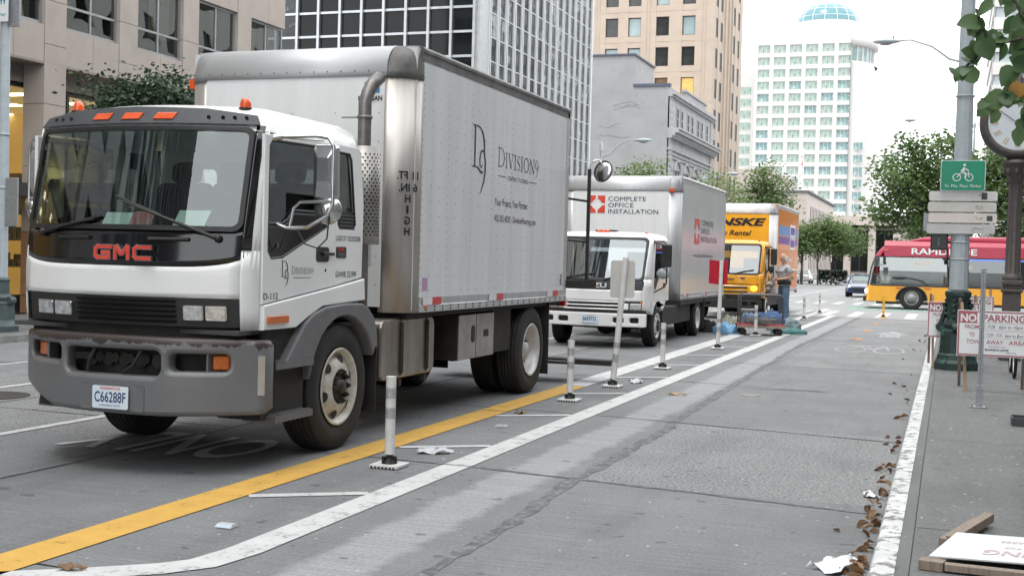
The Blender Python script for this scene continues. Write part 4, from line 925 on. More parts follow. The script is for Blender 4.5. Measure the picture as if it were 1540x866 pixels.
m=MB();m.hexa((-5.10,10.146,1.5),(.14,0,0),(0,.003,0),(0,0,.35));m.build('notice_decal',[pm('decal_notice',(.55,.56,.58),.5,c2=(.45,.46,.5),ns=40)],box)
# clearance warning, mirrored for the driver's mirror
a45=R(52);nn=V(math.sin(a45),-math.cos(a45),0);uu=V(math.cos(a45),math.sin(a45),0);cp=V(-4.6-.28,10.15+.28,0)+nn*.284
for s_,z,wd,dx in (('11 FT.',2.285,.22,0),('6 IN.',2.175,.19,-.01),('H',2.075,.055,0),('I',1.975,.02,0),('G',1.875,.055,0),('H',1.775,.055,0)):
    text(s_,.075,cp+V(0,0,z)+nn*.003,-uu,V(0,0,1),M['ink'],box,'clearance_lettering',width=wd,bold=.02,ext=-.0025)
# door lettering
lx=X+.0315-.015
lx=X+.0165
dd=MB();d9(dd,lx,8.00,1.415,.115);serif(dd,'DIVISION9',lx,8.15,1.435,.045,.33);stroke(dd,[(0,0),(.28,0)],(lx,8.17,1.405),.004);dl=dd.build('door_lettering',[M['ink']],G)
for s_,y,z,h,wd in (('D-112',7.745,1.25,.05,.20),('USDOT 02352208',8.84,1.70,.042,.43),('GVWR 25,999',8.845,1.405,.05,.36)):
    text(s_,h,(lx,y,z),UY,UZ,M['ink'],dl,align='LEFT',width=wd)
m=MB();m.ext(rr(8.85,1.56,9.02,1.65,.01),'x',lx-.001,lx+.004);bg_=m.build('model_badge',[M['gloss']],G)
text('GMC',.028,(lx+.0045,8.935,1.615),UY,UZ,M['logored'],bg_,width=.12,bold=.02);text('7500',.03,(lx+.0045,8.935,1.572),UY,UZ,M['chrome'],bg_,width=.12)
# ================= two smaller cab-over box trucks
def light_truck(name,label,xc,yf,paint,rim,bx0,bx1,by0,by1,bz0,bz1,sidem,frontm,postm,capm,ax,black_nose,hz=0):
    T=thing(name,label,'truck',(xc,(yf+by1)/2,0))
    hw=.98
    c=Cab(T,xc,hw,[(.7,yf),(1.2,yf+.02),(1.25,yf+.04),(2.03,yf+.42),(2.2,yf+.56)],.16,yf+.62,yf+1.95,1.98,.92)
    c.patch('nose_panel',-1,1,.86 if black_nose else .98,1.245 if not black_nose else 1.06,paint)
    for sg in (-1,1):
        m=MB();m.grid(lambda a,b:c.F(sg*(1.0+.3*a),.66+.6*b),8,4,flip=sg<0);m.grid(lambda a,b:c.F(sg*(1.02+.28*a),1.26+.75*b),8,8,flip=sg<0);m.build('corner_panel',[paint],T,solid=.012)
    if black_nose:
        c.patch('black_panel',-1.02,1.02,1.06,1.235,M['visor'],nu=30)
        p=c.F(0,1.14,.012)
        text('ISUZU',.085,(xc-.0,p.y,1.10),(1,0,0),(0,0,1),M['signwhite'],T,'emblem',width=.52,bold=.03,ext=.004)
        m=MB()
        for z in (.70,.765,.83):
            m.grid(lambda a,b:c.F(-.62+1.24*a,z+.022*b,.02),16,1);m.grid(lambda a,b:c.F(-.62+1.24*a,z+.022,.02-.04*b),16,1)
        gb=c.patch('grille_panel',-.98,.98,.66,.87,M['black'],off=-.01);m.build('grille',[paint],gb,solid=.008)
    else:
        gb=c.patch('grille_panel',-.98,.98,.62,.99,paint,off=-.005)
        m=MB()
        for z,hh in ((.90,.05),(.78,.045),(.68,.05)): m.grid(lambda a,b:c.F(-.66+1.32*a,z+hh*b,.008),16,1)
        m.build('grille',[M['black']],gb,solid=.006)
        p=c.F(0,1.1,.01);m=MB();m.box(xc-.22,xc+.22,p.y-.012,p.y,1.10,1.14);m.build('nose_badge',[M['chrome']],T,bevel=.006)
        p=c.F(.5,1.15,.01);m=MB();m.box(p.x-.07,p.x+.07,p.y-.01,p.y,1.13,1.165);m.build('nose_badge',[M['chrome']],T)
    w=c.patch('windscreen',-.97,.97,1.25,2.02,M['wind2'],nu=28,nv=8,off=-.004,solid=0)
    hx=c.hf*hw
    plate('gasket',rr(xc-hx,1.235,xc+hx,2.035,.08,5),[rr(xc-hx*.96,1.275,xc+hx*.96,1.995,.06,5)],.02,c.uz(.004),M['black'],w,cuts=[('u',xc-.9,xc+.9,.1)])
    for x0,x1 in ((-.6,.0),(.2,.75)):
        m=MB();m.tube(c.path([(xc+x0,1.25),(xc+(x0+x1)/2,1.32),(xc+x1,1.36)],.03),.012,6);m.build('wiper',[M['black']],T)
    c.roof([(1.99,0),(2.05,.015),(2.09,.06),(2.12,.16),(2.14,.4)],paint)
    for sg in (-1,1):
        X=xc+sg*hw;y0=yf+.62;y1=yf+1.94;f=YZ(X,sg)
        dw=[(y0+.12,1.93),(y0+.88,1.93),(y0+.93,1.88),(y0+.93,1.36),(y0+.42,1.28),(y0+.16,1.08),(y0+.06,1.08),(y0+.04,1.25)]
        d=plate('door',[(y0,.98),(y0+.35,.72),(y0+1.02,.80),(y0+1.02,2.0),(y0+.12,2.0),(y0,1.6)],[dw],.03,f,paint,T,bev=.006)
        plate('side_window',dw,[],.006,YZ(X-sg*.012,sg),M['side'],d)
        m=MB();m.tube([V(X+sg*.006,y,z) for y,z in dw+dw[:1]],.014,6);m.build('window_seal',[M['black']],d)
        plate('rear_side_panel',[(y0+1.026,.85),(y1,.85),(y1,1.95),(y1-.06,2.0),(y0+1.026,2.0)],[],.03,f,paint,T,bev=.006)
        m=MB();m.ext(rr(y0+.80,1.10,y0+.95,1.19,.03),'x',*sorted((X+sg*.014,X+sg*.03)));m.build('door_handle',[M['black']],d)
        m=MB();pts=[(y0+.35,.73),(y0+.2,.80),(y0+.08,.97),(y0-.04,.9),(y0-.10,.70)];
        m.ext([(y0-.08,.62),(y0-.08,1.0),(y0,1.0),(y0+.34,.74),(y0+1.0,.82),(y0+1.0,.76)]+arc(ax[0],.39,.46,35,150,8)+[(y0-.02,.62)],'x',*sorted((X-sg*.25,X+sg*.015)));m.build('fender',[paint],T,bevel=.01)
        q=MB();q.hexa(c.F(sg*.52,.70,.012),c.F(sg*.74,.70,.012)-c.F(sg*.52,.70,.012),V(0,.06,0),V(0,.01,.12));q.hexa(c.F(sg*.76,.70,.012),c.F(sg*.98,.70,.012)-c.F(sg*.76,.70,.012),V(0,.06,0),V(0,.01,.12));
        if not black_nose:
            q=MB();q.hexa(c.F(sg*.70,.66,.012),c.F(sg*.99,.66,.012)-c.F(sg*.70,.66,.012),V(0,.06,0),V(0,.03,.20))
        hl=q.build('headlight',[M['lens']],T,bevel=.012)
        q=MB();q.hexa(c.F(sg*1.0,.74 if black_nose else .80,.01),c.F(sg*1.28,.74 if black_nose else .80,.012)-c.F(sg*1.0,.74 if black_nose else .80,.012),V(-.05*sg,0,0),V(0,.01,.13));q.build('turn_signal',[M['amber']],hl,bevel=.01)
        if not black_nose and sg>0:
            q=MB();q.ball(c.F(.86,.90,.03),(.10,.03,.085),16,10);q.build('lit_turn_lamp',[emis('lit_amber',(1,.55,.03),2.2,(.9,.5,.05))],hl)
        a=MB();a.tube([V(X,y0+.1,1.95),V(X+sg*.20,y0-.05,1.965),V(X+sg*.27,y0-.08,1.9),V(X+sg*.27,y0-.08,1.2),V(X+sg*.2,y0-.05,1.12),V(X+.0,y0+.08,1.02)],.014,8);am=a.build('mirror_arm',[M['black']],T)
        a=MB();a.box(X+sg*.19-.01,X+sg*.36,y0-.13,y0-.05,1.5,1.92) if sg>0 else a.box(X-.36,X-.18,y0-.13,y0-.05,1.5,1.92);a.build('mirror_head',[M['black']],am,bevel=.03,seg=3)
        a=MB();a.ball((X+sg*.2,y0-.05,1.38),(.13,.05,.10) if black_nose else (.07,.05,.10),14,8);a.build('round_mirror',[M['galv'] if black_nose else M['black']],am)
        wheel(T,'wheel',(xc+sg*.87,ax[0],.39),.39,.22,sg,.23,'front' ,rim)
        wheel(T,'wheel',(xc+sg*.88,ax[1],.39),.39,.20,sg,.225,'dual',rim)
        wheel(T,'wheel',(xc+sg*.63,ax[1],.39),.39,.20,sg,.225,'plain',M['dark'])
        m=MB();m.box(*sorted((X-sg*.45,X+sg*.05)),ax[1]+.52,ax[1]+.54,.15,.8);m.build('mud_flap',[M['rubber']],T)
    plate('cab_rear_wall',rr(xc-.95,.8,xc+.95,2.0,.05),[rr(xc-.6,1.4,xc+.6,1.85,.05)],.02,XZ(yf+1.93),paint,T)
    m=MB();m.box(xc-.94,xc+.94,yf+.25,yf+1.9,.72,.8)
    for sx in (-.45,.45): m.box(xc+sx-.25,xc+sx+.25,yf+1.1,yf+1.7,.8,1.15);m.hexa((xc+sx-.24,yf+1.6,1.15),(.48,0,0),(0,.15,0),(0,.12,.62))
    m.build('cab_floor',[M['seat']],T)
    m=MB();m.grid(lambda a,b:c.F(-.93+1.86*a,1.22,-.03-.35*b),16,2,flip=True);m.build('dashboard',[M['interior']],T)
    # bumper
    bm=paint if black_nose else M['dark']
    bf=lambda u,v,w:V(u,yf-.08+.16*abs((u-xc)/1.0)**2.5-w,v)
    z0,z1=(.40,.64) if black_nose else (.33,.58)
    bp=plate('bumper',rr(xc-1.0,z0,xc+1.0,z1,.03),[rr(xc+.42,z0+.07,xc+.62,z1-.07,.03),rr(xc+.72,z0+.07,xc+.88,z1-.07,.03),rr(xc-.62,z0+.07,xc-.42,z1-.07,.03),rr(xc-.88,z0+.07,xc-.72,z1-.07,.03)],.1,bf,bm,T,bev=.015,cuts=[('u',xc-.9,xc+.9,.1)])
    m=MB();m.grid(lambda a,b:V(xc-.96+1.92*a,yf-.06+.16*abs(2*a-1)**2.5,z0+.02+(z1-z0-.04)*b),16,1)
    m.grid(lambda a,b:V(xc-.98+1.96*a,yf+.0+.16*abs(2*a-1)**2.5,.6+.1*b),16,1);m.build('bumper_back',[M['dark']],bp)
    if black_nose:
        lp=plate('licence_plate',rr(xc-.15,z0+.06,xc+.15,z0+.21,.012),[],.008,lambda u,v,w:V(u,yf-.145-w,v),M['plate'],bp)
        text('B45975S',.075,(xc,yf-.15,z0+.095),(1,0,0),(0,0,1),M['plateink'],lp,width=.25,bold=.015,ext=.001)
        text('WASHINGTON',.02,(xc,yf-.15,z0+.184),(1,0,0),(0,0,1),M['logored'],lp,width=.16,ext=.001)
        m=MB()
        for x in (-.3,-.0,.3): m.ball((xc+x*.28,yf+.62,2.135),(.045,.035,.04))
        for x in (-.8,.8): m.ball((xc+x,yf+.75,2.10),(.04,.035,.04))
        m.build('roof_marker_lamps',[M['orange']],T)
        m=MB();m.box(xc-.18,xc+.22,yf+.7,yf+.95,2.13,2.17);m.build('roof_aerial_base',[M['black']],T,bevel=.02)
    else:
        m=MB()
        for x in (-.8,-.2,0,.2,.8): m.ball((xc+x,yf+.72,2.12),(.04,.03,.03))
        m.build('roof_marker_lamps',[M['orange']],T)
        m=MB();m.box(xc-.06,xc+.06,yf-.1,yf-.085,.42,.48);m.build('tow_plate',[M['galv']],bp)
    chassis(T,xc-.9,xc+.9,yf+.5,by1,.72,ax,.39)
    m=MB();m.box(xc+.5,xc+.93,ax[0]+.7,ax[1]-.6,.35,.72);m.build('side_box',[M['dark']],T,bevel=.02)
    b=box_body(T,bx0,bx1,by0,by1,bz0,bz1,sidem,frontm,postm,capm,rpost=.26,rcap=.28,tapes=(by0+.6,(by0+by1)/2,by1-.9),rivets=True)
    return T,b
I,ib=light_truck('box_truck','white box truck with red square ring logo and navy lettering above its cab',-6.12,21.72,M['white'],M['rimsteel'],-7.72,-5.2,24.85,30.3,.80,3.37,M['panelgrey'],M['panel2'],M['alu'],M['cap'],(22.75,26.75),True)
def ringlogo(O,U,W,s,parent,mat):
    """four blocks around a round hole"""
    m=MB();O,U,W=map(Vector,(O,U,W));Nn=U.cross(W);g_=.10
    for sx in (0,1):
        for sz in (0,1):
            pts=[];cx=cz=.5
            a0={(1,1):0,(0,1):90,(0,0):180,(1,0):270}[(sx,sz)]
            ar=[(.5+.30*math.cos(R(a0+t)),.5+.30*math.sin(R(a0+t))) for t in (16,30,45,60,74)]
            sgx=1 if sx else -1;sgz=1 if sz else -1;h=g_/2
            cor=(.5+.5*sgx,.5+.5*sgz)
            if a0 in(0,180): pts=[(.5+.5*sgx,.5+h*sgz),cor,(.5+h*sgx,.5+.5*sgz)]+ar[::-1]
            else: pts=[(.5+h*sgx,.5+.5*sgz),cor,(.5+.5*sgx,.5+h*sgz)]+ar[::-1]
            vs=[O+U*(p[0]*s)+W*(p[1]*s)+Nn*.003 for p in pts]
            m.add(vs,[tuple(range(len(vs)))])
    return m.build('company_emblem',[mat],parent,solid=.002)
yfw=24.845
ringlogo((-7.14,yfw,2.58),(1,0,0),(0,0,1),.36,ib,M['logored'])
for s_,z,wd in (('COMPLETE',2.83,.80),('OFFICE',2.70,.54),('INSTALLATION',2.57,1.06)):
    text(s_,.095,(-6.72,yfw,z),(1,0,0),(0,0,1),M['navy'],ib,align='LEFT',width=wd,bold=0,ext=.003)
ringlogo((-5.199,26.45,2.0),UY,UZ,.55,ib,M['logored'])
for s_,z,wd in (('COMPLETE',2.42,1.5),('OFFICE',2.24,1.0),('INSTALLATION',2.06,1.95)):
    text(s_,.13,(-5.199,27.15,z),UY,UZ,M['navy'],ib,align='LEFT',width=wd,bold=0,ext=.003)
text('www.CompleteOfficeInstallation.com',.08,(-5.199,26.4,1.72),UY,UZ,M['navy'],ib,align='LEFT',width=2.3,ext=.003)
m=MB();m.box(-5.42,-5.32,24.83,24.87,3.03,3.09);m.build('clearance_lamp',[M['orange']],ib)
Pk,pb=light_truck('rental_truck','yellow rental box truck with lit turn lamp, behind the man in grey tee','x' and -5.98,35.3,M['orangepaint'],M['rimsteel'],-7.15,-4.95,38.0,43.7,.72,3.46,pm('orange_side',(.68,.21,.012),.3,c2=(.62,.18,.012),coat=.3),M['yellowbox'],pm('pale_post',(.62,.62,.62),.4,.2),pm('white_cap',(.74,.74,.74),.4),(36.45,41.0),False)
Pk['category']='truck'
for ch in Pk.children:      # this maker's cab stands taller
    if ch.name.split('.')[0] in ('windscreen','gasket','roof','door','corner_panel','rear_side_panel','cab_rear_wall','wiper','roof_marker_lamps','mirror_arm','nose_panel','nose_badge'):
        for o_ in [ch]+list(ch.children):
            for v in o_.data.vertices: v.co.z=v.co.z+max(0,v.co.z-.75)*.115
text('PENSKE',.225,(-5.40,37.995,2.775),(1,0,0),(0,0,1),M['ink'],pb,align='RIGHT',width=2.05,bold=.045,shear=.28,ext=.004)
text('Truck Rental',.16,(-5.75,37.995,2.47),(1,0,0),(0,0,1),M['ink'],pb,align='RIGHT',width=1.35,bold=.02,shear=.28,ext=.004)
X=-4.949
M['bluedecal']=pm('blue_stripe',(.10,.26,.55),.35);M['violet']=pm('violet_stripe',(.12,.06,.30),.35)
for z0,z1,mm in ((2.52,2.82,'bluedecal'),(2.25,2.48,'violet'),(1.42,1.46,'signwhite')):
    m=MB();m.hexa((X+.0005,38.5,z0),(.002,0,0),(0,4.9,0),(0,0,z1-z0));m.build('side_stripe',[M[mm]],pb)
m=MB();m.ext(rr(41.3,2.1,42.7,2.92,.1),'x',X+.003,X+.006);dc=m.build('side_decal',[M['signwhite']],pb)
m=MB();m.ext(rr(41.42,2.18,42.58,2.84,.1),'x',X+.0065,X+.008);m.build('decal_field',[M['violet']],dc)
text('PENSKE',.17,(X+.0085,42.0,2.43),UY,UZ,M['signwhite'],dc,width=1.05,bold=.04,shear=.2,ext=.001)
text('Truck Rental',.13,(X+.001,40.9,1.72),UY,UZ,M['signwhite'],pb,width=2.2,bold=.02,ext=.002)
text('Truck Rental',.10,(X+.001,42.1,1.12),UY,UZ,M['ink'],pb,width=1.1,bold=.02,ext=.002)
m=MB();m.hexa((X+.0005,41.0,.9),(.002,0,0),(0,1.0,0),(0,0,.45));m.build('side_stripe',[M['logored']],pb)
# ================= bus across the street
Bs=thing('bus','red and yellow city bus crossing at the intersection','bus',(5,50.9,0))
M['busred']=pm('bus_red',(.40,.018,.055),.3,c2=(.36,.016,.05),coat=.4);M['busyellow']=pm('bus_yellow',(.78,.37,.03),.32,c2=(.72,.33,.025),coat=.4)
M['busglass']=glass('bus_glass',(.30,.33,.33),.10);M['buspale']=glass('bus_glass_pale',(.50,.52,.50),.17)
yb0,yb1=49.62,52.1
def busx(z): # front profile
    for (za,xa),(zb,xb) in zip(((.28,-3.02),(.9,-2.98),(1.64,-2.86),(2.1,-2.68),(2.37,-2.46),(2.55,-2.15),(2.9,-1.6)),((.9,-2.98),(1.64,-2.86),(2.1,-2.68),(2.37,-2.46),(2.55,-2.15),(2.9,-1.6),(3,-1.4))):
        if z<=zb: return xa+(xb-xa)*(z-za)/(zb-za)
def buspanel(name,z0,z1,mat,x1=15.5,ins=0,parent=None):
    m=MB();zz=[z0+(z1-z0)*k/6 for k in range(7)]
    loops=[]
    for z in zz:
        x0=busx(z)+ins*.6;r_=.22
        l=[V(x0+r_,yb0+ins,z)]+[]
        l=[V(x1-ins,yb0+ins,z),V(x1-ins,yb1-ins,z)]+[V(x0+r_-r_*math.sin(R(a)),yb1-ins-r_+r_*math.cos(R(a)),z) for a in (0,30,60,90)]+[V(x0+r_-r_*math.cos(R(a)),yb0+ins+r_-r_*math.sin(R(a)),z) for a in (0,30,60,90)]
        loops.append(l[::-1])
    m.loft(loops);return m.build(name,[mat],parent or Bs)
def side_poly(name,z0,z1,mat,holes,depth=.06,x0=-2.75,x1=15.4): return plate(name,[(x0,z0),(x1,z0),(x1,z1),(x0,z1)],holes,depth,lambda u,v,w:V(u,yb0-w+.02,v),mat,Bs)
wa=[(x,.42) for x in (-1.30,4.4,12.3)]
core=MB();core.box(-2.4,15.3,yb0+.3,yb1-.1,.35,.95);core.box(-2.2,15.3,yb1-.2,yb1-.12,.9,2.6);core.build('interior',[pm('bus_interior',(.14,.14,.15),.8)],Bs)
ol=[(-2.80,.30)]
for x,_ in wa: ol+=[(x-.56,.30)]+[(x-.56*math.cos(R(a)),.40+.50*math.sin(R(a))) for a in range(0,181,15)]+[(x+.56,.30)]
plate('lower_side',ol+[(15.4,.30),(15.4,.905),(-2.80,.905)],[],.06,lambda u,v,w:V(u,yb0-w+.02,v),M['busyellow'],Bs)
nose=MB();nz_=[.30,.5,.7,.9]
def bn(u,v):
    z=.30+.605*v;x0=busx(z);a=R(-90+180*u);return V(x0+.22-.22*math.cos(a),(yb0+.22-.0 if a<0 else yb1-.22)+.22*math.sin(a),z)
nose.grid(bn,12,3,flip=True);nose.build('front_panel',[M['busyellow']],Bs)
skirt=MB();skirt.box(-2.6,15.4,yb0+.02,yb0+.06,.2,.32);skirt.build('skirt',[M['dark']],Bs)
up=MB()
def ub(z0,z1,mat,name,nz=5):
    m=MB()
    def fn(u,v):
        z=z0+(z1-z0)*v;x0=busx(z);a=R(-90+180*u);ins=max(0,(z-2.45)*.6)
        return V(x0+.22-.22*math.cos(a),(yb0+ins+.22 if a<0 else yb1-ins-.22)+.22*math.sin(a),z)
    m.grid(fn,12,nz,flip=True);return m.build(name,[mat],Bs)
ub(.905,2.03,M['busglass'],'windscreen');ub(2.03,2.62,M['busred'],'front_cap')
m=MB();m.ext([(yb0,2.03),(yb0,2.45),(yb0+.10,2.62),(yb0+.6,2.66),(yb1-.6,2.66),(yb1-.1,2.62),(yb1,2.45),(yb1,2.03),(yb1-.05,2.03),(yb1-.1,2.55),(yb0+.1,2.55),(yb0+.05,2.03)],'x',-2.35,15.4)
m.build('upper_side',[M['busred']],Bs)
m=MB();m.ext([(-1.7,2.6),(-.9,2.80),(-.4,2.84),(15.3,2.84),(15.3,2.6)],'y',yb0+.25,yb1-.3);m.build('roof_fairing',[M['busred']],Bs,bevel=.08)
side_poly('side_windows',.905,2.03,M['busglass'],[],.02,x0=.55)
plate('driver_window',rr(-2.72,.93,.52,2.0,.05),[],.02,lambda u,v,w:V(u,yb0-w+.01,v),M['buspale'],Bs)
m=MB()
for x in (.54,2.3,4.0,5.7,7.4,9.1,10.8,12.5,14.2): m.box(x-.04,x+.04,yb0-.012,yb0+.02,.93,2.0)
m.box(-2.7,15.4,yb0-.014,yb0+.01,2.0,2.04);m.box(-2.75,15.4,yb0-.014,yb0+.01,.895,.93);m.build('window_bars',[M['black']],Bs)
m=MB();m.box(.6,15.3,yb0-.01,yb0-.004,1.94,1.99);m.build('blue_stripe',[pm('led_blue',(.1,.2,.75),.3,emit=(.2,.35,1),es=.5)],Bs)
text('RAPIDRIDE',.235,(-1.38,yb0-.02,2.14),(1,0,0),(0,0,1),M['signwhite'],Bs,width=2.35,bold=.02,align='LEFT',ext=.004)
text('6213',.13,(-.95,yb0-.012,1.74),(1,0,0),(0,0,1),pm('faint_orange',(.75,.45,.2),.5),Bs,width=.55,ext=.002)
m=MB()
for x in (-1.95,-1.32): pass
for x in (-1.75,-.72): m.box(x-.12,x+.12,yb0-.02,yb0+.02,.80,.85)
m.build('side_markers',[M['amber']],Bs);m=MB();m.box(-2.35,-2.2,yb0-.02,yb0,2.26,2.31);m.build('roof_marker',[M['amber']],Bs)
m=MB();m.tube([V(-.75,yb0-.02,.95),V(-.9,yb0-.2,1.1),V(-1.3,yb0-.35,1.2),V(-1.6,yb0-.4,1.22)],.025,8);m.ball((-1.75,yb0-.4,1.22),(.28,.06,.07),12,8);m.build('mirror_arm',[M['black']],Bs)
m=MB();m.box(-3.1,-2.6,yb0+.1,yb0+2.3,.28,.5);m.build('bumper',[M['black']],Bs,bevel=.05)
m=MB();m.ball((-2.97,yb0+.15,.68),(.08,.14,.11));m.build('headlight',[emis('lit_headlamp',(1,.97,.9),1.6,(.9,.9,.9))],Bs)
m=MB();m.box(.25,.7,yb0+.3,yb0+.4,1.72,1.9);m.box(.45,.85,yb0+.25,yb0+.35,1.62,1.74);m.build('destination_sign',[emis('amber_led',(1,.42,.02),3.0,(.9,.4,.02))],Bs)
for i,(x,_) in enumerate(wa):
    m=MB();tyre(m,(x,yb0+.14,.455),.455,.26,-1,.26);
    mm=MB();mm.add([V(x+(p[1]-(yb0+.14)),yb0+.14+(p[0]-x),p[2]) for p in m.v],m.f,0,True)
    t_=mm.build('wheel',[M['rubber']],Bs)
    m=MB();m.lathe((x,yb0+.14,.455),[(.27,-.13),(.25,-.14),(.22,-.10),(.18,-.09),(.17,-.12),(.11,-.13),(.1,-.16),(1e-3,-.17)],'y',28);m.build('rim',[pm('bus_rim',(.30,.30,.30),.5,.2)],t_)
    m=MB();m.tube([V(x-.56*math.cos(R(a)),yb0-.006,.40+.50*math.sin(R(a))) for a in range(0,181,15)],.03,6);m.build('wheel_arch',[M['black']],Bs)
m=MB();m.hexa((-2.35,yb0-.003,.62),(.22,0,0),(0,.002,0),(0,0,.03));m.hexa((-2.35,yb0-.003,.70),(.22,0,0),(0,.002,0),(0,0,.03));m.build('side_decal',[M['signwhite']],Bs)
m=MB();m.hexa((3.0,yb0-.003,.42),(9,0,0),(0,.002,0),(0,0,.42));m.build('advert_panel',[pm('ad_blue',(.05,.35,.75),.4,c2=(.08,.5,.85))],Bs)
m=MB();m.hexa((.6,yb0-.003,.5),(1.8,0,0),(0,.002,0),(0,0,.06));m.hexa((.6,yb0-.003,.62),(1.9,0,0),(0,.002,0),(0,0,.06));m.build('side_lettering',[pm('pale_yellow',(.85,.62,.25),.5)],Bs)
# ================= cars
def car(label,loc,rz,paint,cat='car',s=1.0):
    C_=thing('parked_car' if 'parked' in label else 'car',label,cat,(0,0,0))
    L_,Wd=4.5,1.78
    sec=[(-2.25,.30,.62,.74),(-2.15,.26,.72,.82),(-1.5,.22,.86,.88),(-.75,.22,.93,.89),(.4,.22,.95,.89),(1.5,.22,.97,.88),(2.05,.28,.95,.84),(2.25,.4,.85,.76)]
    loops=[]
    for y,z0,z1,hw in sec: loops.append([V(hw*.9,y,z0),V(hw,y,z0+.12),V(hw,y,z1-.16),V(hw*.93,y,z1),V(0,y,z1+.03),V(-hw*.93,y,z1),V(-hw,y,z1-.16),V(-hw,y,z0+.12),V(-hw*.9,y,z0)])
    m=MB();m.loft(loops);b=m.build('body',[paint],C_,sub=1)
    cs=[(-.95,.90,.80),(-.2,1.40,.62),(.9,1.44,.60),(1.75,.95,.74)]
    m=MB()
    a,b2,c_,d=[V(0,y,z) for y,z,_ in cs]
    def q(y,z,h): return [V(-h,y,z),V(h,y,z)]
    P=[q(*t) for t in cs]
    m.add(P[1]+P[2],[(0,1,3,2)],0);m.tube([P[0][0],P[1][0],P[2][0],P[3][0]],.05,6);m.tube([P[0][1],P[1][1],P[2][1],P[3][1]],.05,6);m.tube([P[1][0],P[1][1]],.04,6);m.tube([P[2][0],P[2][1]],.04,6)
    m.build('roof',[paint],C_,solid=.03)
    g_=MB();g_.add(P[0]+P[1],[(0,1,3,2)]);g_.build('windscreen',[M['wind']],C_);g_=MB();g_.add(P[2]+P[3],[(0,1,3,2)]);g_.build('rear_window',[M['side']],C_)
    for k in (0,1): g_=MB();g_.add([P[0][k],P[1][k],P[2][k],P[3][k]],[(0,1,2,3)]);g_.build('side_window',[M['side']],C_)
    g_=MB();g_.box(-.6,.6,-.3,1.2,.85,1.05);g_.build('cabin',[M['seat']],C_)
    for sx in (-1,1):
        for y in (-1.4,1.35):
            m=MB();tyre(m,(sx*.78,y,.32),.32,.22,sx,.2,n=24);t_=m.build('wheel',[M['rubber']],C_)
            m=MB();m.lathe((sx*.78,y,.32),[(.21,.11*sx),(.18,.08*sx),(.08,.10*sx),(1e-3,.11*sx)],'x',20);m.build('rim',[M['alu']],t_)
        m=MB();m.ball((sx*.62,-2.10,.62),(.19,.10,.09));m.build('headlight',[M['lens']],C_)
        m=MB();m.ball((sx*.62,2.16,.75),(.2,.06,.1));m.build('tail_lamp',[M['red']],C_)
        m=MB();m.ball((sx*.98,-.62,.98),(.12,.07,.07));m.build('mirror',[paint],C_)
    m=MB();m.box(-.45,.45,-2.28,-2.2,.40,.60);m.build('grille',[M['black']],C_,bevel=.02)
    C_.location=loc;C_.rotation_euler=(0,0,rz);C_.scale=(s,s,s) if s!=1 else (1,1,1)
    return C_
car('dark blue car facing the camera at the intersection, beside the front of the bus',(-4.35,68.5,0),0,pm('blue_car',(.012,.03,.12),.2,c2=(.01,.025,.1),coat=.8),s=.82)
car('small white parked car far up the street beyond the yellow rental truck',(-12.1,112,0),R(180),pm('white_car',(.75,.75,.75),.25,coat=.6),s=.8)
# ================= flexible posts
def post(x,y,label,h=.685,lean=(0,0),grp='white delineator posts along the buffer'):
    t=thing('delineator_post',label,'post',(x,y,0),grp)
    m=MB();m.box(x-.115,x+.115,y-.115,y+.115,.004,.03);b=m.build('base_plate',[M['plastic']],t,bevel=.006)
    m=MB()
    for k in range(7):
        for q in (-1,1): m.box(x-.10+.03*k,x-.085+.03*k,y+q*.116-.001,y+q*.116+.001,.004,.02)
    m.build('base_slots',[M['boot']],b)
    m=MB();m.lathe((x,y,0),[(.06,.03),(.05,.05),(.022,.075),(.026,.09),(.036,.10),(.036,.11)],'z',14)
    for k in range(6):
        a=2*PI*k/6;m.hexa(V(x,y,.03),V(math.cos(a)*.06,math.sin(a)*.06,0),V(-math.sin(a)*.008,math.cos(a)*.008,0),V(0,0,.05))
    m.build('boot',[M['boot']],t)
    d=lambda z:V(x+lean[0]*z/h,y+lean[1]*z/h,z)
    m=MB();m.tube([d(.10),d(h*.5),d(h)],.038,20);m.build('tube',[M['plastic']],t)
    bands=((h-.165,h-.085),(h-.315,h-.235)) if h<1 else ((.32,.42),(.50,.57))
    for a,b_ in bands: m=MB();m.tube([d(a),d(b_)],.0388,20,caps=False);m.build('reflector_band',[M['reflect']],t)
    return t
post(-3.92,8.42,'white delineator post with two grey bands nearest the camera, beside the big front wheel')
post(-3.98,13.31,'white delineator post where the yellow line ends, beside the big rear wheel')
post(-3.97,18.05,'white delineator post in front of the truck with red ring logo')
post(-4.0,27.65,'white delineator post standing right against the red cart')
post(-4.0,37.4,'white delineator post right of the man, nearer of the last two')
post(-4.04,42.6,'last and farthest white delineator post, beyond the man')
t=post(-1.9,40.8,'short yellow post standing at the crosswalk in front of the bus',grp=None)
for ch in t.children_recursive:
    if 'boot' not in ch.name: ch.data=ch.data.copy();ch.data.materials.clear();ch.data.materials.append(M['yellowp'])
t1=post(-3.95,15.07,'tall leaning white post carrying the blank back of a white sign',1.64,(.13,0),None)
t2=post(-4.0,22.87,'tall white post carrying a red sign, between the white truck and the cart',1.66,(.03,0),None)
sg=MB();sg.ext(rr(-4.02,1.13,-3.705,1.60,.035),'y',15.09,15.094);s1=sg.build('sign_panel',[pm('sign_back',(.50,.49,.47),.5,c2=(.46,.45,.43))],t1)
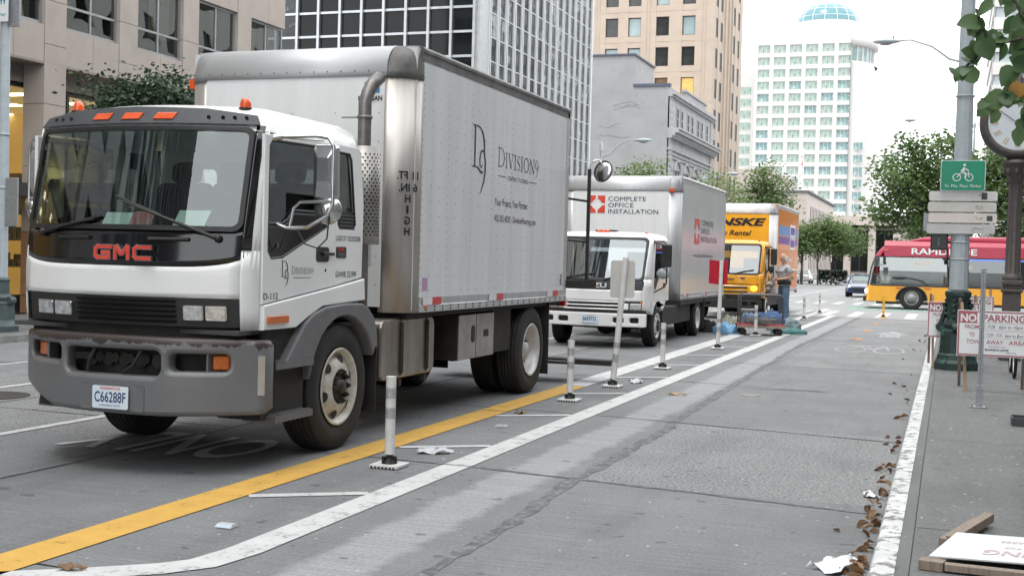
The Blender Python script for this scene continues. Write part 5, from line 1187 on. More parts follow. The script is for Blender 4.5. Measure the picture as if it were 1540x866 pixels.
sg=MB();sg.add([(-4.19,22.82,1.22),(-4.02,22.92,1.2),(-4.02,22.92,1.64),(-4.19,22.82,1.66)],[(0,1,2,3)]);sg.add([(-3.98,22.92,1.2),(-3.85,22.84,1.2),(-3.85,22.84,1.66),(-3.98,22.92,1.64)],[(0,1,2,3)]);sg.build('sign_panel',[pm('red_bag',(.50,.015,.035),.4,c2=(.42,.01,.03),ns=9)],t2,solid=.004)
# raised reflective markers
for x,y,lab in ((-3.89,6.15,'grey raised road marker nearest the camera, left of the first post'),(-3.92,10.9,'grey raised road marker past the second white stripe beside the yellow line')):
    t=thing('road_marker',lab,'road marker',(x,y,0))
    m=MB();m.loft([[V(x-.05,y-.05,.004),V(x+.06,y-.05,.004),V(x+.06,y+.05,.004),V(x-.05,y+.05,.004)],[V(x-.045,y-.022,.022),V(x+.055,y-.022,.022),V(x+.055,y+.022,.022),V(x-.045,y+.022,.022)]],smooth=False);b=m.build('body',[pm('marker_plastic',(.50,.51,.52),.4)],t)
    m=MB();m.add([(x-.043,y-.049,.0062),(x+.053,y-.049,.0062),(x+.049,y-.026,.0212),(x-.039,y-.026,.0212)],[(0,1,2,3)]);m.build('reflector',[pm('marker_lens',(.35,.42,.46),.1,.5)],t)
# ================= main pole with cast base, signs and signal
P=thing('street_pole','pale grey street pole on a green cast base, carrying street name blades','street pole',(.15,19.4,.12))
px,py=.15,19.4
def ngon(r,z,n=12,ph=0,cx=px,cy=py): return [V(cx+r*math.cos(2*PI*k/n+ph),cy+r*math.sin(2*PI*k/n+ph),z) for k in range(n)]
m=MB();m.loft([ngon(.135,1.28,12),ngon(.125,3.4,12),ngon(.10,5.5,12),ngon(.075,8.2,12)],smooth=False)
for z in (1.75,2.0,2.13,2.30,2.46,2.60,4.15): m.lathe((px,py,z),[(.128,-.012),(.137,-.01),(.137,.01),(.128,.012)],'z',16)
shaft=m.build('shaft',[M['polegrey']],P)
m=MB();m.loft([ngon(.33,.12,8,PI/8),ngon(.33,.22,8,PI/8),ngon(.30,.27,8,PI/8),ngon(.285,.34,8,PI/8),ngon(.265,.36,8,PI/8),ngon(.245,.66,8,PI/8),ngon(.25,.69,8,PI/8),ngon(.18,.72,8,PI/8),ngon(.20,.78,8,PI/8),ngon(.165,.86,8,PI/8),ngon(.16,1.12,8,PI/8),ngon(.175,1.17,8,PI/8),ngon(.20,1.22,8,PI/8),ngon(.20,1.27,8,PI/8),ngon(.14,1.30,8,PI/8)],smooth=False)
base=m.build('cast_base',[M['bronze']],P,bevel=.008)
m=MB()
for a in (0,90,180,270):
    w_=R(a+0);d_=V(math.cos(w_),math.sin(w_),0);c_=V(px,py,.745)+d_*.225;tn=V(-d_.y,d_.x,0)
    m.cyl(c_-tn*.06,c_+tn*.06,.075,.075,18);m.cyl(c_-tn*.067,c_+tn*.067,.035,.035,14)
    m.tube([c_+V(0,0,.06),c_-d_*.03+V(0,0,.16),c_-d_*.05+V(0,0,.28),c_-d_*.03+V(0,0,.36)],[.04,.035,.03,.035],8)
    for k in range(7): m.ball(V(px,py,.9+.04*k)+d_*(.165)+tn*(.05 if k%2 else -.05),.025,8,6)
m.build('scroll_ornament',[M['bronze']],base)
# sign plates
def rplate(name,x0,x1,z0,z1,y,mat,parent,r=.03,th=.004): m=MB();m.ext(rr(x0,z0,x1,z1,r),'y',y,y+th);return m.build(name,[mat],parent)
bs=thing('bike_route_sign','green bicycle route sign with white cyclist mounted on the grey pole','sign',(px,19.2,2.7))
rplate('backing',-.155,.465,2.745,3.195,19.205,M['signwhite'],bs,.03,.004);gp_=rplate('sign_face',-.145,.455,2.755,3.185,19.200,M['green'],bs,.025,.004)
m=MB();cx,cz=.155,2.99;yy=19.197
def ringxz(mb,c,z,r,w,n=24):
    vs=[]
    for k in range(n):
        a=2*PI*k/n;vs+=[V(c+r*math.cos(a),yy,z+r*math.sin(a)),V(c+(r-w)*math.cos(a),yy,z+(r-w)*math.sin(a))]
    mb.add(vs,[(2*k,2*k+1,2*((k+1)%n)+1,2*((k+1)%n)) for k in range(n)])
def bar(mb,a,b,w): 
    a,b=V(a[0],yy-.0004,a[1]),V(b[0],yy-.0004,b[1]);t=(b-a).normalized();nn=V(-t.z,0,t.x)*w/2;mb.add([a+nn,a-nn,b-nn,b+nn],[(0,1,2,3)])
ringxz(m,cx-.085,2.945,.058,.012);ringxz(m,cx+.085,2.945,.058,.012)
m.add([V(cx+.018+.02*math.cos(2*PI*k/14),yy,3.125+.02*math.sin(2*PI*k/14)) for k in range(14)],[tuple(range(14))[::-1]])
for a,b,w_ in (((cx-.02,3.02),(cx+.025,3.085),.042),((cx+.025,3.08),(cx+.07,3.045),.016),((cx+.07,3.045),(cx+.085,3.05),.014),((cx-.02,3.02),(cx+.04,3.0),.028),((cx+.04,3.0),(cx+.03,2.935),.022),((cx-.085,2.945),(cx-.03,3.01),.012),((cx+.085,2.945),(cx+.07,3.03),.012)): bar(m,a,b,w_)
m.build('cyclist_symbol',[M['signwhite']],gp_)
text('To  Pike  Place  Market',.045,(.155,19.199,2.80),(1,0,0),(0,0,1),M['signwhite'],gp_,width=.50,ext=.001)
bl=[];scr=[[(0,0),(.02,.03),(.06,.02),(.05,-.01),(.0,.01)],[(0,.03),(-.03,.0),(.0,-.03),(.05,-.02),(.04,.02),(-.01,.0)],[(-.03,.03),(0,-.02),(.05,.01),(.03,-.03)],[(-.06,-.02),(-.02,.02),(.0,-.0),(.07,.0)]]
for k,(z,dx) in enumerate(((2.675,.0),(2.515,-.01),(2.355,.0),(2.195,-.02))):
    t=thing('street_name_blade',['top blank white street name blade under the green sign, with a dark sticker','second street name blade from the top with a round scribble','third street name blade from the top with a square sticker','lowest street name blade with a black arrow-like scrawl'][k],'sign',(px,19.3,z),'street name blades on the pole')
    b=rplate('blade',-.305+dx,.64+dx,z-.072,z+.072,19.255,pm('blade_'+'abcd'[k],[(.50,.49,.48),(.46,.44,.41),(.58,.52,.49),(.42,.42,.41)][k],.35,.2,c2=[(.58,.57,.56),(.55,.53,.50),(.62,.57,.54),(.50,.50,.49)][k],ns=3),t,.03)
    m=MB();yy=19.253
    pts=scr[k]
    for a,c in zip(pts[:-1],pts[1:]): bar(m,(.38+a[0]*1.2,z+a[1]),(.38+c[0]*1.2,z+c[1]),.006)
    if k in (0,2): m.ext(rr(.42,z-.05,.50,z+.05,.004),'y',19.2525,19.254) if k==0 else m.ext(rr(.50,z-.04,.58,z+.035,.004),'y',19.2525,19.254)
    m.build('marker_scrawl',[M['visor']],b)
    m=MB()
    for q in (-.045,.045): m.box(px-.15,px+.15,19.259,19.50,z+q-.008,z+q+.008)
    m.build('bracket',[M['galv']],t)
t=thing('back_plate','small grey plate half hidden behind the lowest street name blades','sign',(-.3,19.4,2.3));rplate('plate',-.375,-.05,2.16,2.42,19.36,M['galv'],t,.02)
t=thing('pedestrian_signal','black pedestrian signal box hanging below the street name blades','signal',(-.1,19.45,2.0))
m=MB();m.box(-.265,-.02,19.35,19.5,1.88,2.12);b=m.build('housing',[M['black']],t,bevel=.012)
m=MB();m.ext(rr(-.245,1.9,-.04,2.1,.015),'y',19.343,19.349);b2=m.build('lens',[pm('signal_lens',(.03,.035,.035),.3)],b);yy=19.341
m=MB();bar(m,(-.15,2.0),(-.15,2.06),.014);bar(m,(-.15,2.0),(-.165,1.95),.01);bar(m,(-.15,2.0),(-.135,1.95),.01);m.build('walker_symbol',[pm('dim_green',(.15,.3,.27),.4)],b2)
m=MB();m.tube([V(-.03,19.42,2.0),V(.06,19.42,2.0)],.02,8);m.tube([V(-.03,19.42,1.9),V(.0,19.42,1.5),V(.03,19.4,1.3)],.012,6);m.build('bracket',[M['black']],t)
# ================= street clock
K=thing('street_clock','bronze street clock on a fluted post at the right edge, its round dial behind leaves','clock',(1.0,22,.12))
cx,cy,cz=1.0,22.0,4.04
kk=1.22
m=MB();m.box(cx-.14,cx+.14,cy-.14,cy+.14,.12,1.24);m.box(cx-.165,cx+.165,cy-.165,cy+.165,1.24,1.30);m.box(cx-.14,cx+.14,cy-.14,cy+.14,1.30,1.36);m.box(cx-.165,cx+.165,cy-.165,cy+.165,1.36,1.44);m.box(cx-.17,cx+.17,cy-.17,cy+.17,.12,.3);m.build('plinth',[M['clock']],K,bevel=.015)
m=MB();m.lathe((cx,cy,0),[(.15,1.44),(.16,1.48),(.14,1.52),(.115,1.56),(.10,2.9),(.105,3.06),(.13,3.09)],'z',20)
for k in range(10): a=2*PI*k/10;m.tube([V(cx+.11*math.cos(a),cy+.11*math.sin(a),1.58),V(cx+.098*math.cos(a),cy+.098*math.sin(a),3.04)],.012,5)
m.build('post',[M['clock']],K)
m=MB();m.lathe((cx,cy,0),[(.12,3.06),(.13,3.14),(.16,3.22),(.195,3.31),(.21,3.34),(.23,3.35),(.23,3.40),(.16,3.43),(.12,3.50)],'z',20)
for k in range(8):
    a=2*PI*k/8;m.ball((cx+.16*math.cos(a),cy+.16*math.sin(a),3.24),(.043,.043,.07),8,6)
m.build('capital',[M['clock']],K)
m=MB();m.lathe((cx,cy,cz),[(r_*kk,h_*kk) for r_,h_ in ((.38,-.16),(.41,-.175),(.45,-.165),(.485,-.12),(.49,0),(.485,.12),(.45,.165),(.41,.175),(.38,.16))],'y',48);rg_=m.build('dial_ring',[M['clock']],K)
m=MB();m.disc((cx,cy-.18,cz),.47,'y',48,flip=True);m.disc((cx,cy+.18,cz),.47,'y',48);dl_=m.build('dial',[M['dial']],rg_)
m=MB()
for k in range(12):
    a=2*PI*k/12;d_=V(math.sin(a),0,math.cos(a));n_=V(d_.z,0,-d_.x);c_=V(cx,cy-.184,cz)+d_*.36
    for q in ((-.02,.02) if k%3 else (-.03,0,.03)): c2=c_+n_*q;m.hexa(c2-d_*.055-n_*.008,d_*.11,n_*.016,V(0,-.002,0))
m.build('numerals',[M['gold']],dl_)
m=MB();m.hexa((cx-.01,cy-.19,cz-.03),(.02,0,0),(.12,0,.24),(0,-.003,0));m.hexa((cx-.008,cy-.194,cz-.03),(.016,0,0),(-.27,0,.2),(0,-.003,0));m.build('hands',[M['black']],dl_)
m=MB();m.lathe((cx,cy,cz),[(.12,.56),(.14,.61),(.07,.66),(.08,.71),(.04,.78),(1e-3,.85)],'z',16);m.build('finial',[M['clock']],K)
# ================= no-parking boards on A-frames
def lettering(parent,f,rows):
    for s_,u,v,h,wd,mm,bd in rows: 
        O=f(u,v,0);text(s_,h,O,f.U,f.W,M[mm],parent,width=wd,bold=bd,ext=.001)
def board(label,x0,x1,z0,z1,y,tilt,legs,full=True,rz=0):
    T=thing('parking_board',label,'sign',((x0+x1)/2,y,.12),'temporary no-parking boards')
    Wd,Hh=x1-x0,z1-z0
    U=V(math.cos(rz),math.sin(rz),0);Wv=V(0,tilt,1).normalized();O=V(x0,y,z0)
    f=lambda u,v,w:O+U*(u*Wd)+Wv*(v*Hh)+U.cross(Wv)*w
    f.U=U;f.W=Wv
    m=MB();m.hexa(O-U.cross(Wv)*.012,U*Wd,Wv*Hh,U.cross(Wv)*.012);p=m.build('board',[M['signwhite']],T,bevel=.003)
    b=MB();nn=U.cross(Wv)*.0012;bw=.022
    for u0,u1,v0,v1 in ((0.008,1-.008,.975-.02,.985),(.008,.992,.015,.045),(.008,.03,.045,.955),(.97,.992,.045,.955)):
        b.add([f(u0,v0,.0012),f(u1,v0,.0012),f(u1,v1,.0012),f(u0,v1,.0012)],[(0,1,2,3)])
    b.add([f(.03,.72,.0013),f(.27,.72,.0013),f(.27,.955,.0013),f(.03,.955,.0013)],[(0,1,2,3)])
    b.build('red_border',[M['signred']],p)
    k=Wd
    for s_,u,v,h,wd,mm,bd in (('NO',.15,.755,.165*Hh/1,.22*k,'signwhite',.04),('PARKING',.64,.765,.155*Hh,.58*k,'signred',.02),('FROM',.20,.60,.085*Hh,.19*k,'signred',.01),('TO',.205,.43,.085*Hh,.075*k,'signred',.01),('TOW',.22,.275,.09*Hh,.18*k,'signred',.01),('AWAY',.52,.275,.09*Hh,.23*k,'signred',.01),('AREA',.83,.275,.09*Hh,.24*k,'signred',.01),('PROPERTY OF',.55,.205,.03*Hh,.23*k,'signred',0)):
        text(s_,h,f(u,v,.0016),U,Wv,M[mm],p,width=wd,bold=bd,ext=.0008)
    if full:
        for v in (.585,.40):
            q=MB()
            for a,bb in (((.385,v),(.94,v)),((.385,v+.15),(.94,v+.15)),((.94,v),(.94,v+.15)),((.385,v),(.385,v+.15))):
                d0=f(*a,.0014);d1=f(*bb,.0014);t_=(d1-d0).normalized();n_=t_.cross(U.cross(Wv))*.0012;q.add([d0+n_,d1+n_,d1-n_,d0-n_],[(0,1,2,3)])
            q.build('date_box',[M['signred']],p)
        for s_,u,v,wd in (('7/28   6am to 10pm',.65,.62,.48),('7/29 - 7/31  6am to 8pm',.65,.435,.50)): text(s_,.075*Hh,f(u,v,.0016),U,Wv,pm('marker_pen',(.10,.11,.14),.5),p,width=wd*k,shear=.25,ext=.0008)
        text('BARRICADE',.045*Hh,f(.55,.13,.0016),U,Wv,M['navy'],p,width=.32*k,bold=.02,ext=.0008);text('RENTAL',.025*Hh,f(.75,.085,.0016),U,Wv,M['navy'],p,width=.14*k,ext=.0008)
    for (a,b_,mm) in legs:
        m=MB();a,b_=V(*a),V(*b_);t_=(b_-a).normalized();sx=V(.018,0,0);sy=V(0,.034,0)
        m.hexa(a-sx-sy,sx*2,sy*2,b_-a);m.build('leg',[M[mm]],T,bevel=.003)
    return T
board('no-parking board with handwritten dates, nearest of the standing boards',.125,.945,.565,1.115,15.82,.06,[((.175,16.72,.12),(.15,16.06,1.25),'woodd'),((.245,15.96,.12),(.17,16.03,1.20),'wood'),((.92,16.72,.12),(.90,16.06,1.25),'woodd'),((.97,15.96,.12),(.91,16.03,1.20),'wood')])
board('no-parking board at the kerb left of the green pole base',-.27,.45,.575,1.11,19.50,.05,[((-.25,20.5,.12),(-.235,19.86,1.22),'woodd'),((-.175,19.62,.12),(-.21,19.8,1.2),'wood'),((.40,20.5,.12),(.40,19.86,1.22),'woodd'),((.43,19.62,.12),(.41,19.8,1.2),'wood')])
board('no-parking board farthest back, mostly hidden behind the green pole base',-.03,.74,.60,1.16,22.15,.05,[((0,23.1,.12),(.02,22.5,1.27),'woodd'),((.7,23.1,.12),(.69,22.5,1.27),'woodd'),((0,22.3,.12),(.03,22.45,1.25),'wood'),((.72,22.3,.12),(.68,22.45,1.25),'wood')],False)
# a folded one lying on the sidewalk
T=thing('parking_board','folded no-parking board lying flat on the sidewalk with its wooden legs','sign',(.3,6.8,.12),'temporary no-parking boards')
def hexw(mb,a,b,w,h): a,b=V(*a),V(*b);t_=(b-a).normalized();n_=V(-t_.y,t_.x,0)*w/2;mb.hexa(a-n_,b-a,n_*2,V(0,0,h))
O=V(-.045,6.43,.172);U=V(.80,.055,.004).normalized();Wv=V(.15,.66,.012).normalized();Nn=U.cross(Wv)
m=MB();m.hexa(O,U*.80,Wv*.60,Nn*.010);p=m.build('board',[pm('worn_board',(.66,.67,.68),.35,c2=(.60,.61,.62),ns=6,c3=(.45,.43,.42),ns3=20,lo3=.62,hi3=.75)],T,bevel=.002)
fp=pm('faded_red',(.58,.40,.40),.5)
text('PARKING',.11,O+U*.47+Wv*.22+Nn*.0115,-U,-Wv,fp,p,width=.5,bold=.01,ext=.0008)
for s_,v,h,wd in (('TOW AWAY AREA',.46,.05,.4),('FROM   TO',.32,.04,.3)): text(s_,h,O+U*.45+Wv*v+Nn*.0115,-U,-Wv,fp,p,width=wd,ext=.0008)
m=MB();hexw(m,(.03,6.37,.13),(.95,6.38,.12),.06,.035);hexw(m,(-.085,6.405,.122),(.03,6.385,.122),.085,.048);
hexw(m,(.03,6.62,.135),(.98,6.70,.13),.05,.035);hexw(m,(.06,6.95,.13),(.27,7.62,.15),.055,.05);hexw(m,(.02,6.95,.125),(.205,7.55,.14),.045,.04);m.build('wooden_legs',[M['woodd']],T,bevel=.003)
m=MB();m.cyl((.055,6.345,.148),(.055,6.36,.148),.012,.012,8);m.build('bolt',[M['galv']],T)
# square perforated post bolted to the sidewalk
T=thing('sign_post','bare galvanised perforated square post bolted to the sidewalk in front of the no-parking board','post',(.36,14.2,.12))
m=MB();m.box(.335,.385,14.175,14.225,.125,1.62);po=m.build('square_tube',[M['galv']],T,bevel=.004)
m=MB()
for k in range(58): m.disc((.36,14.1745,.16+.0254*k),.006,'y',8,flip=True);m.disc((.3345,14.2,.16+.0254*k),.006,'x',8,flip=True)
m.build('punched_holes',[M['dark']],po)
m=MB();m.box(.265,.455,14.11,14.29,.121,.133);
for x in (.285,.435): m.cyl((x,14.135,.133),(x,14.135,.155),.013,.013,8)
m.box(.328,.392,14.168,14.232,.133,.36);m.cyl((.36,14.165,.33),(.36,14.155,.33),.014,.014,8);m.build('base_plate',[M['galv']],T,bevel=.003)
# black tray
T=thing('metal_tray','black open metal tray on the sidewalk at the right edge','tray',(.78,12.8,.12))
m=MB();x0,x1,y0,y1=.62,1.0,12.66,12.98
m.box(x0,x1,y0,y1,.122,.13);m.box(x0,x1,y0,y0+.012,.13,.20);m.box(x0,x1,y1-.012,y1,.13,.20);m.box(x0,x0+.012,y0+.012,y1-.012,.13,.20);m.box(x1-.012,x1,y0+.012,y1-.012,.13,.20);m.build('tray',[M['visor']],T,bevel=.003)
# bicycle seen end-on behind the board
T=thing('bicycle','bicycle seen end-on, its tyre showing below the nearest no-parking board','bicycle',(.90,18.6,.12))
for y in (18.35,19.35):
    m=MB();m.lathe((.905,y,.46),[(.30,-.015),(.325,-.022),(.34,0),(.325,.022),(.30,.015)],'x',36);w_=m.build('wheel',[M['rubber']],T)
    m=MB();m.lathe((.905,y,.46),[(.302,-.012),(.29,-.012),(.29,.012),(.302,.012)],'x',36);m.cyl((.86,y,.46),(.95,y,.46),.02,.02,8)
    for k in range(16): a=2*PI*k/16;m.tube([V(.905,y,.46),V(.905,y+.29*math.cos(a),.46+.29*math.sin(a))],.002,4)
    m.build('rim',[M['alu']],w_)
m=MB();m.tube([V(.905,18.35,.46),V(.905,18.48,.82),V(.905,18.52,.98)],.016,8);m.tube([V(.905,18.48,.84),V(.905,19.0,.84)],.018,8);m.tube([V(.905,18.47,.78),V(.905,18.86,.45)],.018,8);m.tube([V(.905,18.86,.45),V(.905,19.02,.95)],.016,8);m.tube([V(.905,18.86,.45),V(.905,19.35,.46),V(.905,19.0,.84)],.012,8);m.build('frame',[M['visor']],T)
m=MB();m.tube([V(.72,18.55,1.0),V(.905,18.52,.99),V(1.09,18.55,1.0)],.013,8);m.build('handlebar',[M['black']],T)
m=MB();m.ball((.905,19.05,.98),(.06,.13,.03));m.build('saddle',[M['black']],T)
# ================= left pole with green base and a sign
T=thing('street_pole','grey pole on a green cast base before the stone building','street pole',(-15.12,16.8,.12))
ox,oy=-15.12,16.8
m=MB();m.loft([ngon(.10,1.0,12,0,ox,oy),ngon(.085,4.0,12,0,ox,oy),ngon(.07,7.5,12,0,ox,oy)],smooth=False)
for z in (2.55,3.45): m.lathe((ox,oy,z),[(.09,-.02),(.10,-.02),(.10,.02),(.09,.02)],'z',14)
m.build('shaft',[M['polegrey']],T)
m=MB();m.loft([ngon(r_,z,8,PI/8,ox,oy) for r_,z in ((.30,.12),(.30,.22),(.26,.28),(.24,.32),(.22,.58),(.23,.60),(.17,.64),(.19,.70),(.14,.76),(.13,.95),(.15,1.0),(.11,1.04))],smooth=False)
for a in (0,90,180,270): d_=V(math.cos(R(a)),math.sin(R(a)),0);tn=V(-d_.y,d_.x,0);c_=V(ox,oy,.65)+d_*.20;m.cyl(c_-tn*.06,c_+tn*.06,.07,.07,14)
m.build('cast_base',[pm('grey_green_iron',(.07,.10,.10),.5,.2,c2=(.05,.07,.07),ns=9)],T)
q=MB();q.box(ox-.25,ox+.17,oy-.14,oy-.13,5.32,5.95);sgn=q.build('sign_panel',[M['signwhite']],T);q=MB();q.box(ox+.10,ox+.32,oy-.05,oy+.0,5.25,5.95);q.build('back_panel',[M['galv']],T)
text('W',.22,(ox+.06,oy-.142,5.62),(1,0,0),(0,0,1),pm('teal_ink',(.02,.2,.32),.5),sgn,width=.16,bold=.05,ext=.002);text('al Edge',.05,(ox-.0,oy-.142,5.42),(1,0,0),(0,0,1),pm('teal_ink',(.05,.4,.42),.5),sgn,width=.26,ext=.002)
q=MB();q.box(ox+.10,ox+.36,oy-.06,oy-.03,1.9,2.72);q.build('control_box',[M['galv']],T,bevel=.01)
q=MB();q.box(ox-.085,ox+.04,oy-.105,oy-.095,1.35,1.5);q.build('yellow_decal',[M['yellowp']],T)
# ================= street lamps
def lamp(x,y,H,reach,label,arm=True,mat='polegrey'):
    T=thing('street_lamp',label,'street lamp',(x,y,.12),'cobra-head street lamps')
    m=MB();m.tube([V(x,y,.12),V(x,y,H-.1)],[.10,.06],12);m.lathe((x,y,H-.1),[(.09,0),(.10,.15),(.06,.3),(.03,.42),(1e-3,.5)],'z',12);m.build('pole',[M[mat]],T)
    m=MB();r_=reach;m.tube([V(x,y,H-.35),V(x+r_*.25,y,H-.2),V(x+r_*.5,y,H+.2),V(x+r_*.8,y,H+.42),V(x+r_,y,H+.42)],[.045,.04,.035,.03,.03],8);m.build('arm',[M[mat]],T)
    m=MB();s=1 if r_>0 else -1
    m.loft([[V(x+r_+s*a,y+b*math.cos(2*PI*k/10),H+.42+c*math.sin(2*PI*k/10)-.02) for k in range(10)] for a,b,c in ((-.12,.04,.03),(.05,.12,.07),(.35,.17,.09),(.6,.12,.06),(.72,.02,.01))]);hd=m.build('lamp_head',[M['polegrey']],T)
    m=MB();m.ball((x+r_+s*.33,y,H+.37),(.22,.12,.10),12,8);m.build('lens',[M['galv']],hd)
    m=MB();m.cyl((x+r_+s*.1,y,H+.46),(x+r_+s*.1,y,H+.56),.03,.03,8);m.build('photocell',[M['galv']],hd)
lamp(-14.97,54,6.6,1.6,'street lamp with curved arm rising behind the round mirror of the big truck')
lamp(-15.2,80,7.0,1.6,'street lamp with curved arm above the roof of the white truck with red logo')
lamp(-14.9,104,7.0,2.1,'street lamp with curved arm above the yellow rental truck')
lamp(-11.6,106,5.2,1.7,'street lamp standing among the low trees beyond the yellow rental truck')
lamp(.35,40.3,8.25,-2.1,'street lamp on the far corner by the crosswalk, larger of two against white sky')
lamp(1.2,79,10.2,-3.4,'farther street lamp above the trees behind the bus, smaller against the white sky')
# ================= cart, blankets, bags
T=thing('platform_cart','red platform cart with two tall hoop handles standing in the buffer','cart',(-3.95,28.1,0))
cxx,cyy=-3.98,28.15;ax_=V(math.cos(R(14)),math.sin(R(14)),0);ay_=V(-ax_.y,ax_.x,0)
pt=lambda a,b,z:V(cxx,cyy,z)+ax_*a+ay_*b
m=MB();m.hexa(pt(-.52,-.33,.20),ax_*1.04,ay_*.66,V(0,0,.055));dk=m.build('deck',[pm('red_deck',(.42,.03,.045),.5,c2=(.34,.025,.04),ns=5)],T,bevel=.012)
m=MB();
for b in (-.335,.315): m.hexa(pt(-.53,b,.17),ax_*1.06,ay_*.02,V(0,0,.06))
m.build('deck_frame',[M['woodd']],dk)
for b in (-.29,.29):
    m=MB();m.tube([pt(-.47,b,.25),pt(-.47,b,.84),pt(-.44,b,.895),pt(-.38,b,.91),pt(.38,b,.91),pt(.44,b,.895),pt(.47,b,.84),pt(.47,b,.25)],.021,10);m.build('hoop_handle',[pm('grey_tube',(.10,.10,.10),.45,.5)],T)
for a in (-.4,.4):
    for b in (-.24,.24):
        c_=pt(a,b,.08);m=MB();m.cyl(c_-ay_*.022,c_+ay_*.022,.08,.08,18);w_=m.build('wheel',[M['rubber']],T);m=MB();m.hexa(c_-ax_*.03-ay_*.04+V(0,0,.02),ax_*.06,ay_*.08,V(0,0,.10));m.build('caster',[M['dark']],w_)
def cloth(name,label,c,sx,sy,sz,mat,seed,cat='blanket',rz=0,flat=.35,grp=None):
    m=MB();nu,nv=26,22
    def fn(u,v):
        a=2*PI*u;t=v*PI/2;r_=math.sin(t)**.8
        p=V(r_*math.cos(a),r_*math.sin(a),math.cos(t)**flat if v<1 else 0)
        q=p*2.1+V(seed*7.3,seed*3.1,seed)
        d_=noise.noise(q)*.40+noise.noise(q*2.6)*.20+.5*abs(noise.noise(q*1.3+V(5,1,2)))*.5+.55*abs(noise.noise(q*3.6))-.1
        ed=1+.35*noise.noise(V(math.cos(a)*1.6+seed,math.sin(a)*1.6,seed))
        return V(p.x*sx*ed*(1+d_*.2),p.y*sy*ed*(1+d_*.2),max(.012,p.z*sz*(1+d_*1.1)) if v<1 else .006)
    m.grid(fn,nu,nv)
    o=m.build(name,[mat],None,weld=True,sub=1);o.location=c;o.rotation_euler=(0,0,rz)
    return tag(o,label,cat,grp)
cm=lambda n_,a,b,**k:pm(n_,a,.92,c2=b,ns=7,**k)
cloth('moving_blanket','blue moving blanket heaped on the back of the red cart',(-3.80,28.4,.255),.34,.24,.22,cm('blue_cloth',(.045,.10,.22),(.09,.16,.28)),1,rz=.3)
cloth('moving_blanket','dark grey moving blanket on the middle of the red cart',(-3.95,28.02,.255),.38,.20,.13,cm('grey_cloth',(.07,.075,.085),(.13,.12,.12)),2,rz=.2)
cloth('moving_blanket','pale grey-blue moving blanket on the left end of the red cart',(-4.22,28.25,.255),.22,.22,.19,cm('paleblue_cloth',(.20,.25,.32),(.10,.16,.26)),3)
cloth('moving_blanket','teal moving blanket spread on the pavement at the right of the red cart',(-3.42,29.2,.0),.46,.34,.11,cm('teal_cloth',(.035,.12,.12),(.09,.19,.19)),4,rz=.5,flat=.5)
cloth('moving_blanket','grey-green moving blanket piled behind the red cart by the feet of the man',(-3.75,30.4,.0),.42,.4,.24,cm('greygreen_cloth',(.10,.15,.16),(.17,.22,.22)),5,rz=.2)
cloth('plastic_bag','light blue crumpled bag on the pavement left of the red cart',(-4.72,28.0,.0),.26,.22,.20,pm('blue_bag',(.12,.32,.52),.35,c2=(.22,.45,.65),ns=5),6,'bag')
cloth('moving_blanket','olive and white bundle behind the light blue bag',(-4.78,28.9,.0),.30,.26,.30,cm('olive_cloth',(.22,.21,.14),(.42,.42,.36)),7,'bundle')
cloth('duffel_bag','black bag lying on the road left of the light blue bag',(-5.25,28.4,.0),.30,.26,.22,cm('black_cloth',(.015,.015,.017),(.04,.04,.04)),8,'bag')
cloth('duffel_bag','small black bag beside the rear wheel of the truck with red ring logo',(-5.55,28.8,.0),.16,.18,.22,cm('black_cloth',(.015,.015,.017),(.03,.03,.03)),9,'bag')
# ================= the man
def skin(pts,edges,sub=2):
    me=bpy.data.meshes.new('sk');me.from_pydata([p[0] for p in pts],edges,[]);ob=bpy.data.objects.new('sk',me);COL.objects.link(ob)
    md=ob.modifiers.new('s','SKIN');md.branch_smoothing=.6
    for i,p in enumerate(pts):
        r_=p[1] if isinstance(p[1],tuple) else (p[1],p[1]);me.skin_vertices[0].data[i].radius=r_;me.skin_vertices[0].data[i].use_root=(i==0)
    s=ob.modifiers.new('u','SUBSURF');s.levels=s.render_levels=sub
    bpy.context.view_layer.update();ev=ob.evaluated_get(bpy.context.evaluated_depsgraph_get());e=ev.to_mesh()
    vs=[v.co.copy() for v in e.vertices];fs=[list(p.vertices) for p in e.polygons];ev.to_mesh_clear();bpy.data.objects.remove(ob);bpy.data.meshes.remove(me)
    return vs,fs
M['skin']=pm('skin',(.50,.29,.21),.5,c2=(.44,.23,.16),ns=20);M['tee']=pm('grey_tee',(.38,.385,.39),.9,c2=(.30,.305,.31),ns=5);M['jeans']=pm('blue_jeans',(.055,.095,.16),.9,c2=(.09,.14,.21),ns=6);M['shoe']=pm('dark_shoe',(.03,.028,.026),.6);M['hair']=pm('white_hair',(.55,.54,.52),.8)
